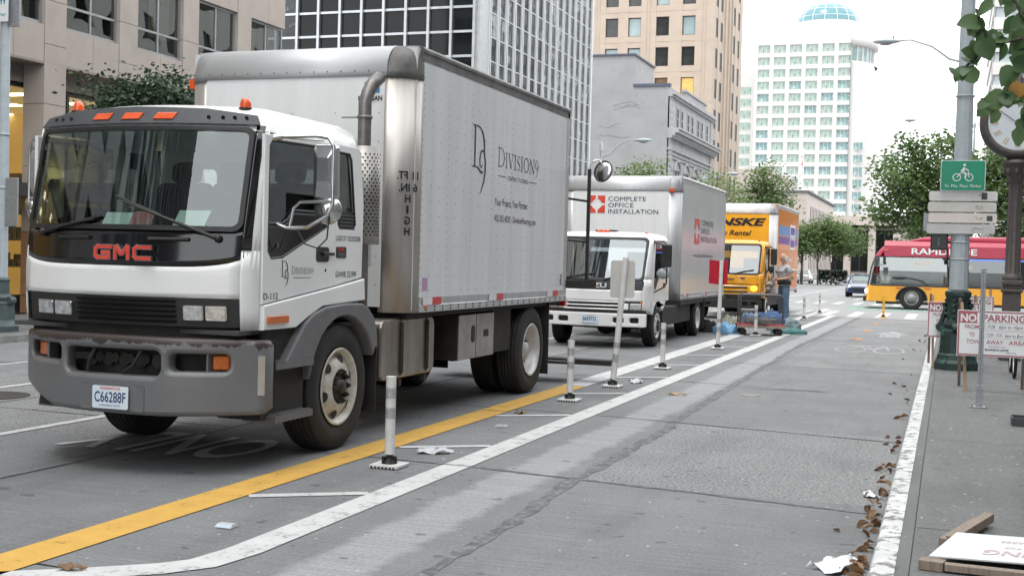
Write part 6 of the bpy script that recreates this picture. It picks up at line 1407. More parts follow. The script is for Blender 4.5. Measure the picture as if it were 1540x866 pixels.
# local frame: x forward, y left
def person(label,loc,rz,mats=None):
    T=thing('person',label,'person',(0,0,0))
    sh=.19
    pts=[((0,0,.95),(.08,.10))];ed=[]
    def add(p,r_,par): pts.append((p,r_));ed.append((par,len(pts)-1));return len(pts)-1
    wst=add((-.0,0,1.10),(.085,.10),0);ch=add((.0,0,1.30),(.085,.12),wst);nb=add((-.01,0,1.44),(.06,.07),ch);nk=add((.015,0,1.50),.062,nb);hdv=add((.03,0,1.58),.066,nk)
    hands=[]
    for s in (1,-1):
        hp=add((0,s*.095,.90),(.085,.085),0);kn=add((.02,s*.11,.49),.058,hp);an=add((-.02,s*.115,.10),.042,kn);add((.09,s*.13,.04),(.035,.04),an)
        so_=add((0,s*.165,1.40),.062,ch);el=add((-.02 if s>0 else .0,s*.215,1.12),.042,so_);wr=add((.225,s*.12,1.06+.02*s),.029,el);hd_=add((.275,s*.095,1.06+.02*s),(.022,.034),wr);hands.append((s,V(.305,s*.085,1.06+.02*s)))
    vs,fs=skin(pts,ed)
    m=MB();m.add(vs,fs,0,True)
    for s,h in hands:     # five fingers curled round what he holds
        for k in range(4):
            o=V(0,-s*.0,.028-.019*k);l_=(.9,1,.95,.75)[k];b0=h+o+V(-.02,0,0)
            m.tube([b0,b0+V(.035*l_,-s*.012,0),b0+V(.052*l_,-s*.035,-.003),b0+V(.045*l_,-s*.055,-.006)],[.0105,.0095,.0085,.0065],6)
        b0=h+V(-.045,-s*.012,.026);m.tube([b0,b0+V(.03,-s*.022,.018),b0+V(.055,-s*.035,.012)],[.012,.0105,.0075],6)
    # head with brow, nose, chin and ears
    hc=V(.045,0,1.625)
    def hf(u,v):
        a=2*PI*u;t=PI*v;z=-math.cos(t);r_=math.sin(t);x=r_*math.cos(a);y=r_*math.sin(a)
        X=.098*x;Y=.076*y;Z=.122*z
        if z<-.1: k=min(1,(-.1-z)/.9);Y*=1-.30*k;X*=1-.12*k; X+=.018*k*(1 if x>0 else .2)
        if x>.5:
            X+=.028*math.exp(-((y/.18)**2)-((z+.12)/.22)**2)*(1 if z<.08 else .3)   # nose
            X-=.012*math.exp(-((abs(y)-.35)/.16)**2-((z-.06)/.12)**2)              # eye sockets
            X+=.008*math.exp(-(y/.35)**2-((z+.48)/.10)**2)                          # lips
            X+=.010*math.exp(-(y/.25)**2-((z+.80)/.14)**2)                          # chin
            X+=.006*math.exp(-((z-.22)/.1)**2)
        tilt=R(16);return hc+V(X*math.cos(tilt)+Z*math.sin(tilt),Y,-X*math.sin(tilt)+Z*math.cos(tilt))
    m.grid(hf,40,28)
    for s in (1,-1): m.ball(hc+V(-.005,s*.078,-.01),(.022,.010,.034),10,8)
    b=m.build('body',[mats[0] if mats else M['skin']],T,weld=True)
    e=MB()
    for s in (1,-1): e.ball(hc+V(.086,s*.028,-.015),(.009,.012,.006),8,6)
    e.build('eyes',[M['ink']],T)
    h=MB();h.grid(lambda u,v:hc+V(-.012+.094*math.cos(PI*.42+PI*1.16*u)*(1.0 if v<.5 else 1.02),.083*math.sin(PI*.42+PI*1.16*u),-.075+.115*v+.02*math.sin(u*PI)),16,5,flip=True);h.build('hair',[mats[3] if mats else M['hair']],T,solid=.008)
    pts=[((0,0,1.12),(.165,.19))];ed=[];add_=add
    c1=add((0,0,.90),(.165,.18),0);c2=add((.005,0,1.25),(.16,.20),0);c3=add((-.005,0,1.38),(.13,.19),c2);c4_=add((-.005,0,1.485),(.085,.10),c3)
    for s in (1,-1): a1=add((-.005,s*.19,1.40),.078,c3);add((-.018,s*.225,1.235),.072,a1)
    vs,fs=skin(pts,ed);m=MB();m.add(vs,fs,0,True);m.build('shirt',[mats[1] if mats else M['tee']],T)
    pts=[((0,0,1.0),(.13,.165))];ed=[];c1=add((-.01,0,.90),(.125,.165),0)
    for s in (1,-1): a1=add((0,s*.10,.80),(.115,.11),c1);a2=add((.02,s*.115,.48),(.09,.088),a1);a3=add((-.015,s*.12,.20),(.084,.084),a2);add((-.01,s*.12,.05),(.09,.09),a3)
    vs,fs=skin(pts,ed);m=MB();m.add(vs,fs,0,True);m.build('trousers',[mats[2] if mats else M['jeans']],T)
    m=MB()
    for s in (1,-1): m.loft([[V(x,s*.125+w_*math.cos(2*PI*k/10),max(.004,.045+h_*math.sin(2*PI*k/10))) for k in range(10)] for x,w_,h_ in ((-.09,.035,.04),(-.04,.05,.05),(.06,.05,.045),(.13,.048,.035),(.18,.02,.02))])
    m.build('shoes',[M['shoe']],T)
    m=MB();m.lathe((0,0,.97),[(.160,-.03),(.166,-.03),(.166,.09),(.160,.09)],'z',24);
    m2=MB();m2.add([V(p[0]*1.0,p[1]*1.22,p[2]) for p in m.v],m.f,0,True);m2.build('waist_belt',[M['boot']],T,solid=.006)
    T.location=loc;T.rotation_euler=(0,0,rz)
    return T
man=person('balding person in grey tee and blue jeans, looking down beside the yellow truck',(-4.42,35.9,0),R(180+38));man.scale=(1.12,1.12,1.10)
m=MB();m.ball((-4.80,35.83,1.04),(.16,.11,.07),14,8,jit=.25,rg=rnd);m.ball((-4.86,35.85,.93),(.10,.09,.12),12,8,jit=.3,rg=rnd);tag(m.build('bundle',[pm('bundle_cloth',(.20,.17,.12),.9,c2=(.4,.38,.33),ns=12)]),'dark crumpled bundle held in the hands of the man','bundle')
pm2=person('person in dark clothes standing under the low trees far up the street',(-11.9,108,0),R(200),(M['skin'],M['ink'],M['black'],M['black']));pm2.scale=(.72,)*3
# ================= litter
def scrap(name,label,c,s,seed,mat,cat='litter'):
    m=MB();m.grid(lambda u,v:V((u-.5)*s[0]+.3*s[0]*noise.noise(V(u*2+seed,v*2,1)),(v-.5)*s[1]*(1-.5*u)+.3*s[1]*noise.noise(V(u*2,v*2+seed,3)),.006+max(0,s[2]*(noise.noise(V(u*3,v*3,seed))+.3))),8,6)
    o=m.build(name,[mat],None,solid=.002);o.location=c;o.rotation_euler=(0,0,seed);tag(o,label,cat);return o
scrap('paper_scrap','crumpled white paper in the gutter at the bottom of the picture',(-.52,6.72,.0),(.30,.22,.07),1.2,M['signwhite'])
scrap('paper_scrap','small white paper scrap among dry leaves by the kerb',(-.46,8.9,.0),(.12,.1,.04),2.2,M['signwhite'])
scrap('plastic_scrap','clear plastic scrap on the road right of the nearest delineator post',(-3.86,9.18,.0),(.26,.16,.05),.4,pm('clear_plastic',(.55,.57,.6),.25,c2=(.42,.44,.47),ns=20))
scrap('plastic_scrap','pale flattened bottle beside the base of the leaning sign post',(-3.80,15.75,.0),(.22,.12,.07),.9,pm('pale_plastic',(.55,.58,.62),.3))
scrap('wood_scrap','tan wood chip lying in the bike lane',(-3.02,14.6,.0),(.2,.07,.04),.2,M['wood'])
scrap('dry_leaf','curled brown leaf on the crack across the white line at the bottom left',(-4.02,4.98,.006),(.12,.07,.03),.3,M['litter'],'leaf')
scrap('dry_leaf','brown leaf lying beyond the yellow line near the second post',(-4.1,11.95,.0),(.14,.09,.04),1.3,M['litter'],'leaf')
lf=MB();rg=random.Random(4)
def leafpoly(mb,c,s,rg,curl=.4,mi=0,up=None,pts8=True):
    n_=up or V(rg.gauss(0,.5),rg.gauss(0,.5),1);n_=n_.normalized();a=V(rg.gauss(0,1),rg.gauss(0,1),rg.gauss(0,.3));a=(a-n_*a.dot(n_)).normalized();b=n_.cross(a)
    P_=[(-1,0),(-.65,.42),(-.1,.60),(.45,.42),(1.05,0),(.45,-.42),(-.1,-.60),(-.65,-.42)]
    P_=[(x*s*.5*(1+rg.uniform(-.1,.1)),y*s*.5*(1+rg.uniform(-.15,.15))) for x,y in P_]
    vs=[c+a*x+b*y+n_*(abs(y)*curl-(x/s)**2*s*curl*.8) for x,y in P_]
    mb.add(vs,[(0,1,2,3,4),(0,4,5,6,7)],mi,False)
for k in range(72):
    y=6.3+rg.random()**2.2*10;dx=abs(rg.gauss(0,.055))
    if rg.random()<.6: y=rg.choice([6.75,7.1,7.6,8.1,8.35,8.9,9.2,10.2,11.4])+rg.gauss(0,.12)
    leafpoly(lf,V(-.36-dx,y,.012+max(0,.05-dx*.4)*rg.random()),rg.uniform(.045,.09),rg,.6)
for k in range(16): leafpoly(lf,V(-.40-abs(rg.gauss(0,.15)),rg.uniform(12,34),.012),rg.uniform(.06,.12),rg,.5)
lf_=lf.build('leaf_litter',[M['litter']]);tag(lf_,'dry brown leaves gathered along the gutter','dry leaves',kind='stuff')
# ================= trees
def limb(mb,a,b,r0,r1,rg,n=4):
    a,b=Vector(a),Vector(b);P_=[a];L_=(b-a).length
    for i in range(1,n): P_.append(a+(b-a)*i/n+V(rg.gauss(0,.022),rg.gauss(0,.022),rg.gauss(0,.015))*L_)
    P_.append(b);mb.tube(P_,[r0+(r1-r0)*i/n for i in range(n+1)],7);return P_
def tree(label,x,y,z0,th,crown,nleaf,ls,mats,seed,name='street_tree',grp='street trees',clus=70,tr=.12,spread=.33,fill=.5,forks=1):
    """crown=(cx,cy,cz,rx,ry,rz)"""
    rg=random.Random(seed);T=thing(name,label,'tree',(x,y,z0),grp)
    cx,cy,cz,rx,ry,rz=crown
    tb=MB();fk=V(x+rg.gauss(0,.05),y,z0+th)
    limb(tb,(x,y,z0),fk,tr*1.15,tr*.8,rg)
    C=[]
    for k in range(clus):
        while True:
            p=V(rg.uniform(-1,1),rg.uniform(-1,1),rg.uniform(-1,1))
            if p.length<1 and p.length>fill*rg.random()**.5: break
        k2=1+.55*noise.noise(p*1.9+V(seed,0,0));C.append(V(cx+p.x*rx*k2,cy+p.y*ry*k2,cz+p.z*rz*k2))
    for k in range(7):
        t_=C[k*clus//7];md=fk+(t_-fk)*.55+V(0,0,.1*rz);limb(tb,fk-V(0,0,th*.1*rg.random()),md,tr*.55,tr*.3,rg);limb(tb,md,t_,tr*.3,tr*.08,rg)
    for c_ in C[::2]: 
        b_=min(C[::7],key=lambda q:(q-c_).length);limb(tb,fk+(b_-fk)*.75,c_,tr*.14,tr*.03,rg,3)
    tb.build('trunk',[M['bark']],T)
    lm=MB();per=nleaf//clus;sc_=spread*min(rx,rz)
    for c_ in C:
        mi=0 if rg.random()<.7 else 1
        for q in range(per):
            p=c_+V(rg.gauss(0,sc_),rg.gauss(0,sc_),rg.gauss(0,sc_*.6))
            s=ls*rg.uniform(.6,1.3);n_=V(rg.gauss(0,.7),rg.gauss(0,.7),1).normalized();a=V(rg.gauss(0,1),rg.gauss(0,1),rg.gauss(0,.4));a=(a-n_*a.dot(n_)).normalized();b=n_.cross(a)*.32
            lm.add([p-a*s*.5,p+b*s,p+a*s*.55,p-b*s],[(0,1,2,3)],mi)
    lm.build('crown',[M[k] for k in mats],T)
    return T
tree('dense dark-leaved tree in front of the stone building',-16.1,21.9,.12,2.7,(-16.15,21.9,4.15,1.2,1.3,1.05),12000,.115,('leafdark','leafdark'),3,clus=130,tr=.09,spread=.26)
tree('small pale young tree with sparse leaves in front of the blank grey wall',-13.4,55,.12,3.9,(-13.5,55,5.3,1.15,1.3,.95),1500,.16,('leafpale','leaf'),5,clus=45,tr=.06,fill=.8)
tree('pale young tree left of the small cornice building entrance',-12.9,72,.12,3.9,(-12.9,72,5.7,1.5,1.5,1.3),1600,.18,('leafpale','leaf'),6,clus=40,tr=.07)
tree('pointed green tree behind the yellow rental truck',-12.4,88,.12,3.0,(-12.3,88,6.0,1.55,1.6,2.7),5200,.24,('leaf','leafpale'),7,clus=95,tr=.14)
tree('green tree at the left of the yellow rental truck roof, beside the tan tower',-15.0,92,.12,2.6,(-15.0,92,4.6,.9,.9,1.5),1500,.24,('leaf','leafdark'),8,clus=40,tr=.10)
tree('low spreading tree beyond the yellow truck, leftmost of three',-11.4,104,.0,1.8,(-11.6,104,3.6,1.5,1.3,1.35),3000,.24,('leafmid','leafpale'),9,clus=55,tr=.07)
tree('low spreading tree in the middle of the three beyond the yellow rental truck',-10.2,105,.0,2.0,(-9.9,105,4.1,1.8,1.4,1.5),4200,.24,('leafpale','leaf'),10,clus=60,tr=.07)
tree('low spreading tree beyond the yellow truck, nearest the blue car',-9.3,107,.0,1.8,(-8.4,107,3.7,1.7,1.4,1.35),3400,.24,('leafmid','leafpale'),11,clus=55,tr=.07)
tree('large green tree behind the bus, left of the grey pole',-.3,62,.12,3.0,(-.9,62,5.3,2.9,2.4,2.5),12500,.23,('leaf','leafmid'),12,clus=170,tr=.16,spread=.17)
tree('large green tree behind the bus, right of the grey pole',3.6,63,.12,3.0,(3.4,63,5.6,2.7,2.4,2.7),12500,.23,('leaf','leafmid'),13,clus=170,tr=.16,spread=.17)
m=MB();rg=random.Random(3)
for k in range(1500): leafpoly(m,V(rg.uniform(-10.6,-8.2),109+rg.random(),rg.random()**.6*1.25),.22,rg,.2)
tag(m.build('hedge',[M['leafdark']]),'dark green clipped hedge under the low trees','hedge')
# broad-leaved branch over the sidewalk
T=thing('street_tree','broad-leaved tree whose branch hangs in front of the clock','tree',(1.25,6.4,.12),'street trees')
rg=random.Random(21);tb=MB();limb(tb,(1.25,6.4,.12),(1.2,6.4,3.2),.11,.085,rg);limb(tb,(1.2,6.4,3.2),(1.3,6.6,5.2),.08,.03,rg)
B=[((1.2,6.4,2.75),(.62,6.15,2.72)),((.62,6.15,2.72),(.33,6.05,2.66)),((.33,6.05,2.66),(.14,6.0,2.62)),((.14,6.0,2.62),(.02,6.0,2.50)),((.33,6.05,2.66),(.20,6.03,2.38)),((.62,6.15,2.72),(.34,6.05,2.44)),((.34,6.05,2.44),(.16,6.0,2.335)),((.14,6.0,2.62),(.08,5.98,2.78)),((.33,6.05,2.66),(.22,6.05,2.86)),((.34,6.05,2.44),(.30,6.0,2.25)),((.7,6.2,2.7),(.5,6.1,3.0))]
tips=[]
for a,b_ in B:
    r0=.028 if a[0]>1 else .009;P_=limb(tb,a,b_,r0,.0055 if r0<.02 else .012,rg);tips+=P_[1:] if b_[0]<.6 else []
tb.build('trunk',[M['bark']],T)
lm=MB()
def bigleaf(c,s,d_,n_,mi=0):
    a=Vector(d_).normalized();n_=Vector(n_);n_=(n_-a*n_.dot(a)).normalized();b_=n_.cross(a)
    P_=[(0,0),(-.07,.22),(.06,.42),(.32,.52),(.60,.46),(.86,.27),(1.06,0),(.86,-.27),(.60,-.46),(.32,-.52),(.06,-.42),(-.07,-.22)]
    f=lambda x,y:c+a*(x*s)+b_*(y*s)+n_*(abs(y)*.35*s-.16*s*x*x)
    vs=[f(x*(1+rg.uniform(-.05,.05)),y*(1+rg.uniform(-.1,.1))) for x,y in P_];mid=[f(.3,0),f(.65,0)]
    lm.add(vs+mid,[(0,1,2,3,12),(12,3,4,5,13),(13,5,6),(13,6,7),(12,13,7,8,9),(0,12,9,10,11)],mi,True)
for p in tips:
    for q in range(2):
        d_=V(rg.gauss(-.25,.6),rg.gauss(-.15,.4),-.55+rg.gauss(0,.45));bigleaf(p+V(rg.gauss(0,.025),rg.gauss(0,.03),rg.gauss(0,.02)),rg.uniform(.06,.098),d_,V(rg.gauss(0,.5),-1.0,.5+rg.gauss(0,.4)))
bigleaf(V(.275,5.98,2.44),.075,V(-.3,0,-.8),V(0,-1,.3),1)
for k in range(900):
    p=V(1.5+rg.gauss(0,.8),7.2+rg.gauss(0,1.0),4.4+rg.gauss(0,.75))
    if p.z<3.35: continue
    bigleaf(p,rg.uniform(.09,.14),V(rg.gauss(0,1),rg.gauss(0,1),-.6),V(rg.gauss(0,.5),rg.gauss(0,.5),1))
lm.build('crown',[M['leafbig'],M['leafyellow']],T)
# ================= buildings
M['stone']=pm('speckled_stone',(.385,.34,.302),.75,c2=(.335,.295,.262),ns=1.3,c3=(.22,.20,.19),ns3=26,lo3=.58,hi3=.70,bump=.01,bs=40)
M['stonewarm']=pm('warm_lit_granite',(.30,.17,.09),.55,c2=(.24,.13,.07),ns=3,c3=(.16,.09,.05),ns3=40)  # brown granite, with the warm light on the piers put into its colour
M['soffit']=pm('soffit_stone',(.26,.225,.205),.8)
M['joint']=pm('dark_joint',(.05,.048,.046),.9)
M['frame']=pm('window_frame_alu',(.34,.35,.36),.4,.6)
M['framedark']=pm('dark_frame',(.035,.035,.038),.5)
M['officeglass']=glass('office_glass',(.45,.48,.48),.06,1.55,0,.7)
M['shopglass']=glass('shop_glass',(.80,.80,.76),.02)
M['darkglass']=pm('dark_mirror_glass',(.008,.010,.011),.04,c2=(.013,.015,.015),spec=.22,ns=.4)
M['blind']=pm('glowing_blind',(.35,.31,.24),.8,c2=(.25,.22,.18),ns=2,emit=(1,.8,.5),es=.12)  # faint warm emission added to the blinds as room light
M['room']=pm('dim_room',(.05,.05,.052),.9,c2=(.09,.085,.07),ns=1.2)
M['warmwall']=pm('glowing_shop_wall',(.50,.36,.17),.8,c2=(.42,.30,.14),ns=1.5,emit=(1,.62,.18),es=.42)  # shop lighting put into the walls as their own warm emission
M['ceil']=pm('glowing_ceiling',(.55,.45,.28),.8,emit=(1,.72,.30),es=.5)  # ceiling surface itself glows, added to the light of its lamps
M['lamp']=emis('ceiling_lamp',(1,.92,.70),7,(.9,.9,.8))
M['mull']=pm('silver_mullion',(.50,.52,.54),.32,.75,c2=(.42,.44,.46),ns=2)
M['whitepanel']=pm('pale_column_panel',(.46,.48,.49),.4,.3)
M['grime']=pm('grey_render',(.37,.372,.375),.85,c2=(.32,.322,.325),ns=.5,c3=(.27,.275,.285),ns3=2.2,lo3=.56,hi3=.72)
M['greystone']=pm('grey_ashlar',(.44,.44,.45),.8,c2=(.34,.34,.35),ns=1.5)
M['tan']=pm('tan_terracotta',(.50,.41,.335),.75,c2=(.44,.36,.29),ns=.8,c3=(.40,.31,.25),ns3=3,lo3=.60,hi3=.75)
M['tanw']=pm('dark_window',(.03,.03,.032),.08,c2=(.05,.05,.05),ns=1.5)  # near-black pane colour of the tan tower
M['slotdark']=pm('dark_slot_window',(.02,.02,.022),.5,spec=.15)  # rough near-black panes for narrow side windows
M['tealw']=pm('pale_teal_window',(.28,.36,.37),.12,c2=(.34,.42,.43),ns=1)
M['litw']=pm('lit_window',(.5,.35,.12),.3,c2=(.3,.18,.05),ns=2.5,emit=(1,.65,.2),es=.55)
M['litw2']=pm('dim_lit_window',(.18,.12,.06),.2,c2=(.06,.04,.03),ns=2.5,emit=(1,.55,.15),es=.08)
M['wtower']=pm('white_tower_cladding',(.56,.55,.53),.6,c2=(.53,.52,.50),ns=.3,emit=(1,1,1),es=.0)
M['wtglass']=pm('pale_green_glass',(.24,.33,.28),.12,c2=(.38,.46,.40),ns=.6,c3=(.13,.20,.18),ns3=1.4,lo3=.5,hi3=.62)  # far tower glass kept pale, distance haze put into its colour
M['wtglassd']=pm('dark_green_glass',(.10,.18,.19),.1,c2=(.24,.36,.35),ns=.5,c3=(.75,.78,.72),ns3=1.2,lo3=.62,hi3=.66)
M['dome']=pm('dome_teal_glass',(.09,.215,.245),.2,c2=(.13,.26,.29),ns=.6)
M['pale']=pm('pale_cladding',(.66,.65,.63),.7,c2=(.60,.59,.57),ns=.5)
M['palew']=pm('pale_ribbon_glass',(.42,.48,.49),.12,c2=(.34,.40,.42),ns=.5)
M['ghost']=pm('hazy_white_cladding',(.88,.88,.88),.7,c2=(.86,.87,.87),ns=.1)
M['beige']=pm('beige_stone',(.48,.42,.38),.8,c2=(.43,.375,.34),ns=.6)
M['roofm']=pm('roof_felt',(.12,.12,.13),.9)
wcache={}
def window(parent,c,w_,h,d_,mf,mg,face,nx=2,nz=1,fr=.05,key=None,split=None):
    """a framed window as a part of its own; c = centre of the outer plane, face: '+x' or '-y'"""
    k=(round(w_,3),round(h,3),d_,mf,mg,nx,nz,fr,face,split)
    if k not in wcache:
        m=MB();wd=w_/2
        def b(u0,u1,z0,z1,y0,y1,mi): 
            if face=='-y': m.box(u0,u1,y0,y1,z0,z1,mi)
            else: m.box(-y1,-y0,u0,u1,z0,z1,mi)
        b(-wd,wd,-h/2,-h/2+fr,0,.06,0);b(-wd,wd,h/2-fr,h/2,0,.06,0);b(-wd,-wd+fr,-h/2+fr,h/2-fr,0,.06,0);b(wd-fr,wd,-h/2+fr,h/2-fr,0,.06,0)
        for i in range(1,nx): u=-wd+w_*i/nx;b(u-fr/2,u+fr/2,-h/2+fr,h/2-fr,.003,.055,0)
        zs=[split] if split else [-h/2+h*i/nz for i in range(1,nz)]
        for z in zs: b(-wd+fr,wd-fr,z-fr/2,z+fr/2,.006,.05,0)
        b(-wd+fr*.5,wd-fr*.5,-h/2+fr*.5,h/2-fr*.5,.028,.034,1)
        o=m.build('window',[M[mf],M[mg]],None);wcache[k]=o.data
        bpy.data.objects.remove(o)
    o=bpy.data.objects.new('window',wcache[k]);COL.objects.link(o);o.parent=parent;o.location=Vector(c)-ORG[parent.name];ORG[o.name]=ORG[parent.name]
    return o
# ---- stone building on the left
A=thing('office_building','grey-pink stone office building with a warmly lit ground floor behind stone piers','building',(-20,18,0))
XF=-18.5;P0,bay,pw=21.73,2.53,.69
floors=[(6.36,8.08),(9.66,11.38),(12.96,14.68),(16.26,17.98)]
kb=range(-8,4)
w_=MB();j_=MB()
gap=.012
j_.box(XF-1.5,XF-1.0,P0+bay*-8,P0+bay*4+pw,5.56,20.4)
jo=j_.build('core_wall',[M['joint']],A)
for k in kb:
    y0=P0+bay*k
    zc=[5.55,5.93,6.88]+[z for f in floors for z in (f[1]+.1,)][:]
    zz=sorted(set([5.55 if k%3 else 5.55,5.95,6.9,8.6,10.2,11.9,13.5,15.2,16.8,18.5,20.4]))
    for a,b in zip(zz[:-1],zz[1:]): w_.box(XF-.30,XF,y0,y0+pw-gap,a,b-gap)
    ya,yb=y0+pw,y0+bay;mid=(ya+yb)/2
    zs=[5.55]+[z for f in floors for z in f]+[20.4]
    for i in range(0,len(zs),2):
        for a,b in ((ya,mid-gap),(mid,yb-gap)): w_.box(XF-.30,XF-.012,a,b,zs[i],zs[i+1]-(gap if i<8 else 0))
w_.build('stone_cladding',[M['stone']],A)
for k in kb:
    for f in floors[:3]:
        yc=P0+bay*k+pw+(bay-pw)/2
        o=window(A,(XF-.10,yc,(f[0]+f[1])/2),bay-pw-.012,f[1]-f[0]-.01,0,'frame','officeglass','+x',2,1,.055,split=-.33)
ib=MB();rg=random.Random(5)
for k in kb:
    for f in floors[:3]:
        y0=P0+bay*k+pw
        if rg.random()<.5:
            a=y0+rg.choice((0.02,.95));ib.box(XF-.42,XF-.40,a,a+.85,f[0]+rg.choice((.5,0.02)),f[1])
ib.build('blinds',[M['blind']],A)
rm=MB();rm.box(XF-.496,XF-.494,P0-bay*8,P0+bay*4,6.3,20);
# ground floor: piers, soffit, glass, rooms with glowing walls and ceiling
for k in range(-9,5,3):
    g_=MB();gw=MB()
    y0=P0+bay*k
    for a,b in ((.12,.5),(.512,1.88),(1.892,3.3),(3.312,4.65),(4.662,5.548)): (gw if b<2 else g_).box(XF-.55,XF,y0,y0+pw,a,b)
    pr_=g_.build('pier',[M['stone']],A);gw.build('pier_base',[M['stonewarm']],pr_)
s_=MB();s_.box(XF-1.3,XF-.002,P0-bay*8,P0+bay*4+pw,5.50,5.552);s_.build('soffit',[M['soffit']],A)
s_=MB();s_.box(XF-.86,XF-.57,P0-bay*8,P0+bay*4+pw,5.12,5.5);s_.build('fascia',[M['soffit']],A)
s_=MB()
for k in range(-14,10):
    y=P0+.35+1.265*k
    s_.box(XF-.81,XF-.69,y-.04,y+.04,.12,5.12)
s_.box(XF-.83,XF-.67,P0-bay*8,P0+bay*4,5.04,5.12);s_.box(XF-.83,XF-.67,P0-bay*8,P0+bay*4,.12,.5)
s_.build('shopfront_frame',[M['framedark']],A)
s_=MB();s_.box(XF-.76,XF-.75,P0-bay*8,P0+bay*4,.5,5.04);s_.build('shop_glass',[M['shopglass']],A)
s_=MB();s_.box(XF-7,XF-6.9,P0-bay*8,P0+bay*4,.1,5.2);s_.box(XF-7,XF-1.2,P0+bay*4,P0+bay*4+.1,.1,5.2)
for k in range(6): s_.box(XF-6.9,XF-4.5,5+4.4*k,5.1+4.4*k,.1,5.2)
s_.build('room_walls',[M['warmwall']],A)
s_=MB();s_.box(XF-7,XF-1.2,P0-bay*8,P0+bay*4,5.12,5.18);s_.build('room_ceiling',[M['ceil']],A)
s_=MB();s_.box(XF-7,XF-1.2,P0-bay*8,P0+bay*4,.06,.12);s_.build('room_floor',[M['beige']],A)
for k in range(16):
    for x in (-2.2,-4.0,-5.8):
        l=MB();l.box(XF+x-.3,XF+x+.3,4+1.75*k,4.3+1.75*k,5.09,5.115);l.build('ceiling_lamp',[M['lamp']],A)
sh_=MB();rg=random.Random(8)
for k in range(26):
    y=6+1.0*k
    for z in (1.0,1.7,2.4,3.0): 
        sh_.box(XF-5.2,XF-4.7,y,y+.9,z,z+.04)
        for q in range(4): sh_.box(XF-5.1,XF-4.8,y+.05+.2*q,y+.2+.2*q,z+.04,z+.04+rg.uniform(.1,.45))
sh_.build('shelf_goods',[pm('shelf_goods',(.25,.2,.13),.8,c2=(.08,.09,.10),ns=3)],A)
s_=MB();s_.box(XF-1.1,XF+.2,P0-bay*6,P0-.02,2.62,2.90);s_.box(XF-1.1,XF+.05,P0+pw+.02,P0+bay*3-.02,2.62,2.90);s_.build('canopy',[M['framedark']],A)
f_=MB();f_.box(XF+.01,XF+.09,P0+.25,P0+.45,2.92,3.05);fx=f_.build('wall_lamp',[M['framedark']],A)
pl=bpy.data.lights.new('pier_lamp','POINT');pl.energy=22;pl.color=(1,.66,.30);pl.shadow_soft_size=.06;po=bpy.data.objects.new('pier_lamp',pl);COL.objects.link(po);po.location=(XF+.22,P0+.35,3.15)
# ---- curtain-wall tower
A=thing('glass_tower','dark glass curtain-wall tower with close-set silver mullions behind the big truck','building',(-24,55,0))
YF=47.5;zt=30;step=1.03
m=MB();m.box(-32,XF-.12,YF+.12,64,0,zt);m.build('core',[M['darkglass']],A)
m=MB();m.box(XF-.14,XF+.02,YF-.02,YF+1.0,0,zt);m.box(XF-.30,XF-.14,YF-.02,YF+.14,0,zt);m.build('corner_panel',[M['whitepanel']],A)
m=MB()
for k in range(13): x=-18.72-step*k;m.box(x-.055,x+.055,YF-.14,YF+.12,0,zt)
for k in range(30):
    z=1.75+step*.985*k;m.box(-32,-18.6,YF-.05,YF+.1,z-.05,z+.05)
m.build('front_mullions',[M['mull']],A)
m=MB()
for k in range(16):
    for dy in (-.10,.10): y=48.64+step*k+dy;m.box(XF-.1,XF+.045,y-.035,y+.035,0,zt)
for k in range(30):
    z=1.75+step*.985*k;m.box(XF-.1,XF-.01,48.6,64,z-.022,z+.022)
m.box(XF-.4,XF+.06,63.95,64.2,0,zt)
m.build('side_mullions',[pm('white_fin',(.60,.62,.63),.45,c2=(.54,.56,.57))],A)
M['sideglass']=pm('silver_blue_glass',(.05,.06,.065),.05,.1,c2=(.015,.018,.02),ns=.35,c3=(.30,.32,.33),ns3=.8,lo3=.56,hi3=.62)
rg=random.Random(2);cnt=0;rest=MB()
for k in range(12):
    for r_ in range(28):
        z=1.75+step*.985*r_;x=-18.72-step*(k+1)
        vis=8.8<z<13.2 and k<8
        if vis:
            q=MB();q.box(x+.06,x+step-.06,YF+.02,YF+.05,z+.05,z+step*.985-.05);q.build('window_pane',[M['darkglass']],A);cnt+=1
        else: rest.box(x+.06,x+step-.06,YF+.02,YF+.05,z+.05,z+step*.985-.05)
for k in range(15):
    for r_ in range(28):
        z=1.75+step*.985*r_;y=48.64+step*k
        vis=5.8<z<13.2 and cnt<98
        a=(XF-.06,XF-.03,y+.06,y+step-.06,z+.045,z+step*.985-.045)
        if vis: q=MB();q.box(*a);q.build('window_pane',[M['sideglass'] if rg.random()<.8 else M['darkglass']],A);cnt+=1
        else: rest.box(*a)
rest.build('window_panes',[M['sideglass']],A,kind='stuff')
# ---- small grey building with a classical street front
A=thing('corner_building','low grey building with a blank rendered side wall and a carved classical street front','building',(-23,92,0))
m=MB();m.box(-31,-18.62,84,100.4,0,13.7);m.build('blank_wall',[M['grime']],A)
m=MB();m.box(-31,-21.1,84.0,90,13.7,15.9);m.build('roof_house',[M['grime']],A)
m=MB();m.box(-31.1,-20.98,83.9,90.1,15.9,16.02);m.box(-21.1,-18.5,83.92,84.4,13.7,13.9);m.build('coping',[pm('blue_grey_coping',(.10,.12,.17),.6)],A)
m=MB()
for k in range(6):
    pts=[];x0=-24.4+rnd.uniform(0,1);z0=5+rnd.uniform(0,7)
    x=rnd.uniform(-24,-20);z=rnd.uniform(7.5,12.5);pts=[V(x,83.995,z)]
    for q in range(6): x+=rnd.uniform(.1,.5);z+=rnd.uniform(-.18,.18);pts.append(V(min(x,-18.8),83.995,z))
    m.tube(pts,.011,4)
m.build('wall_cracks',[pm('dark_crack',(.25,.255,.26),.9)],A)
m=MB();F_=-18.62
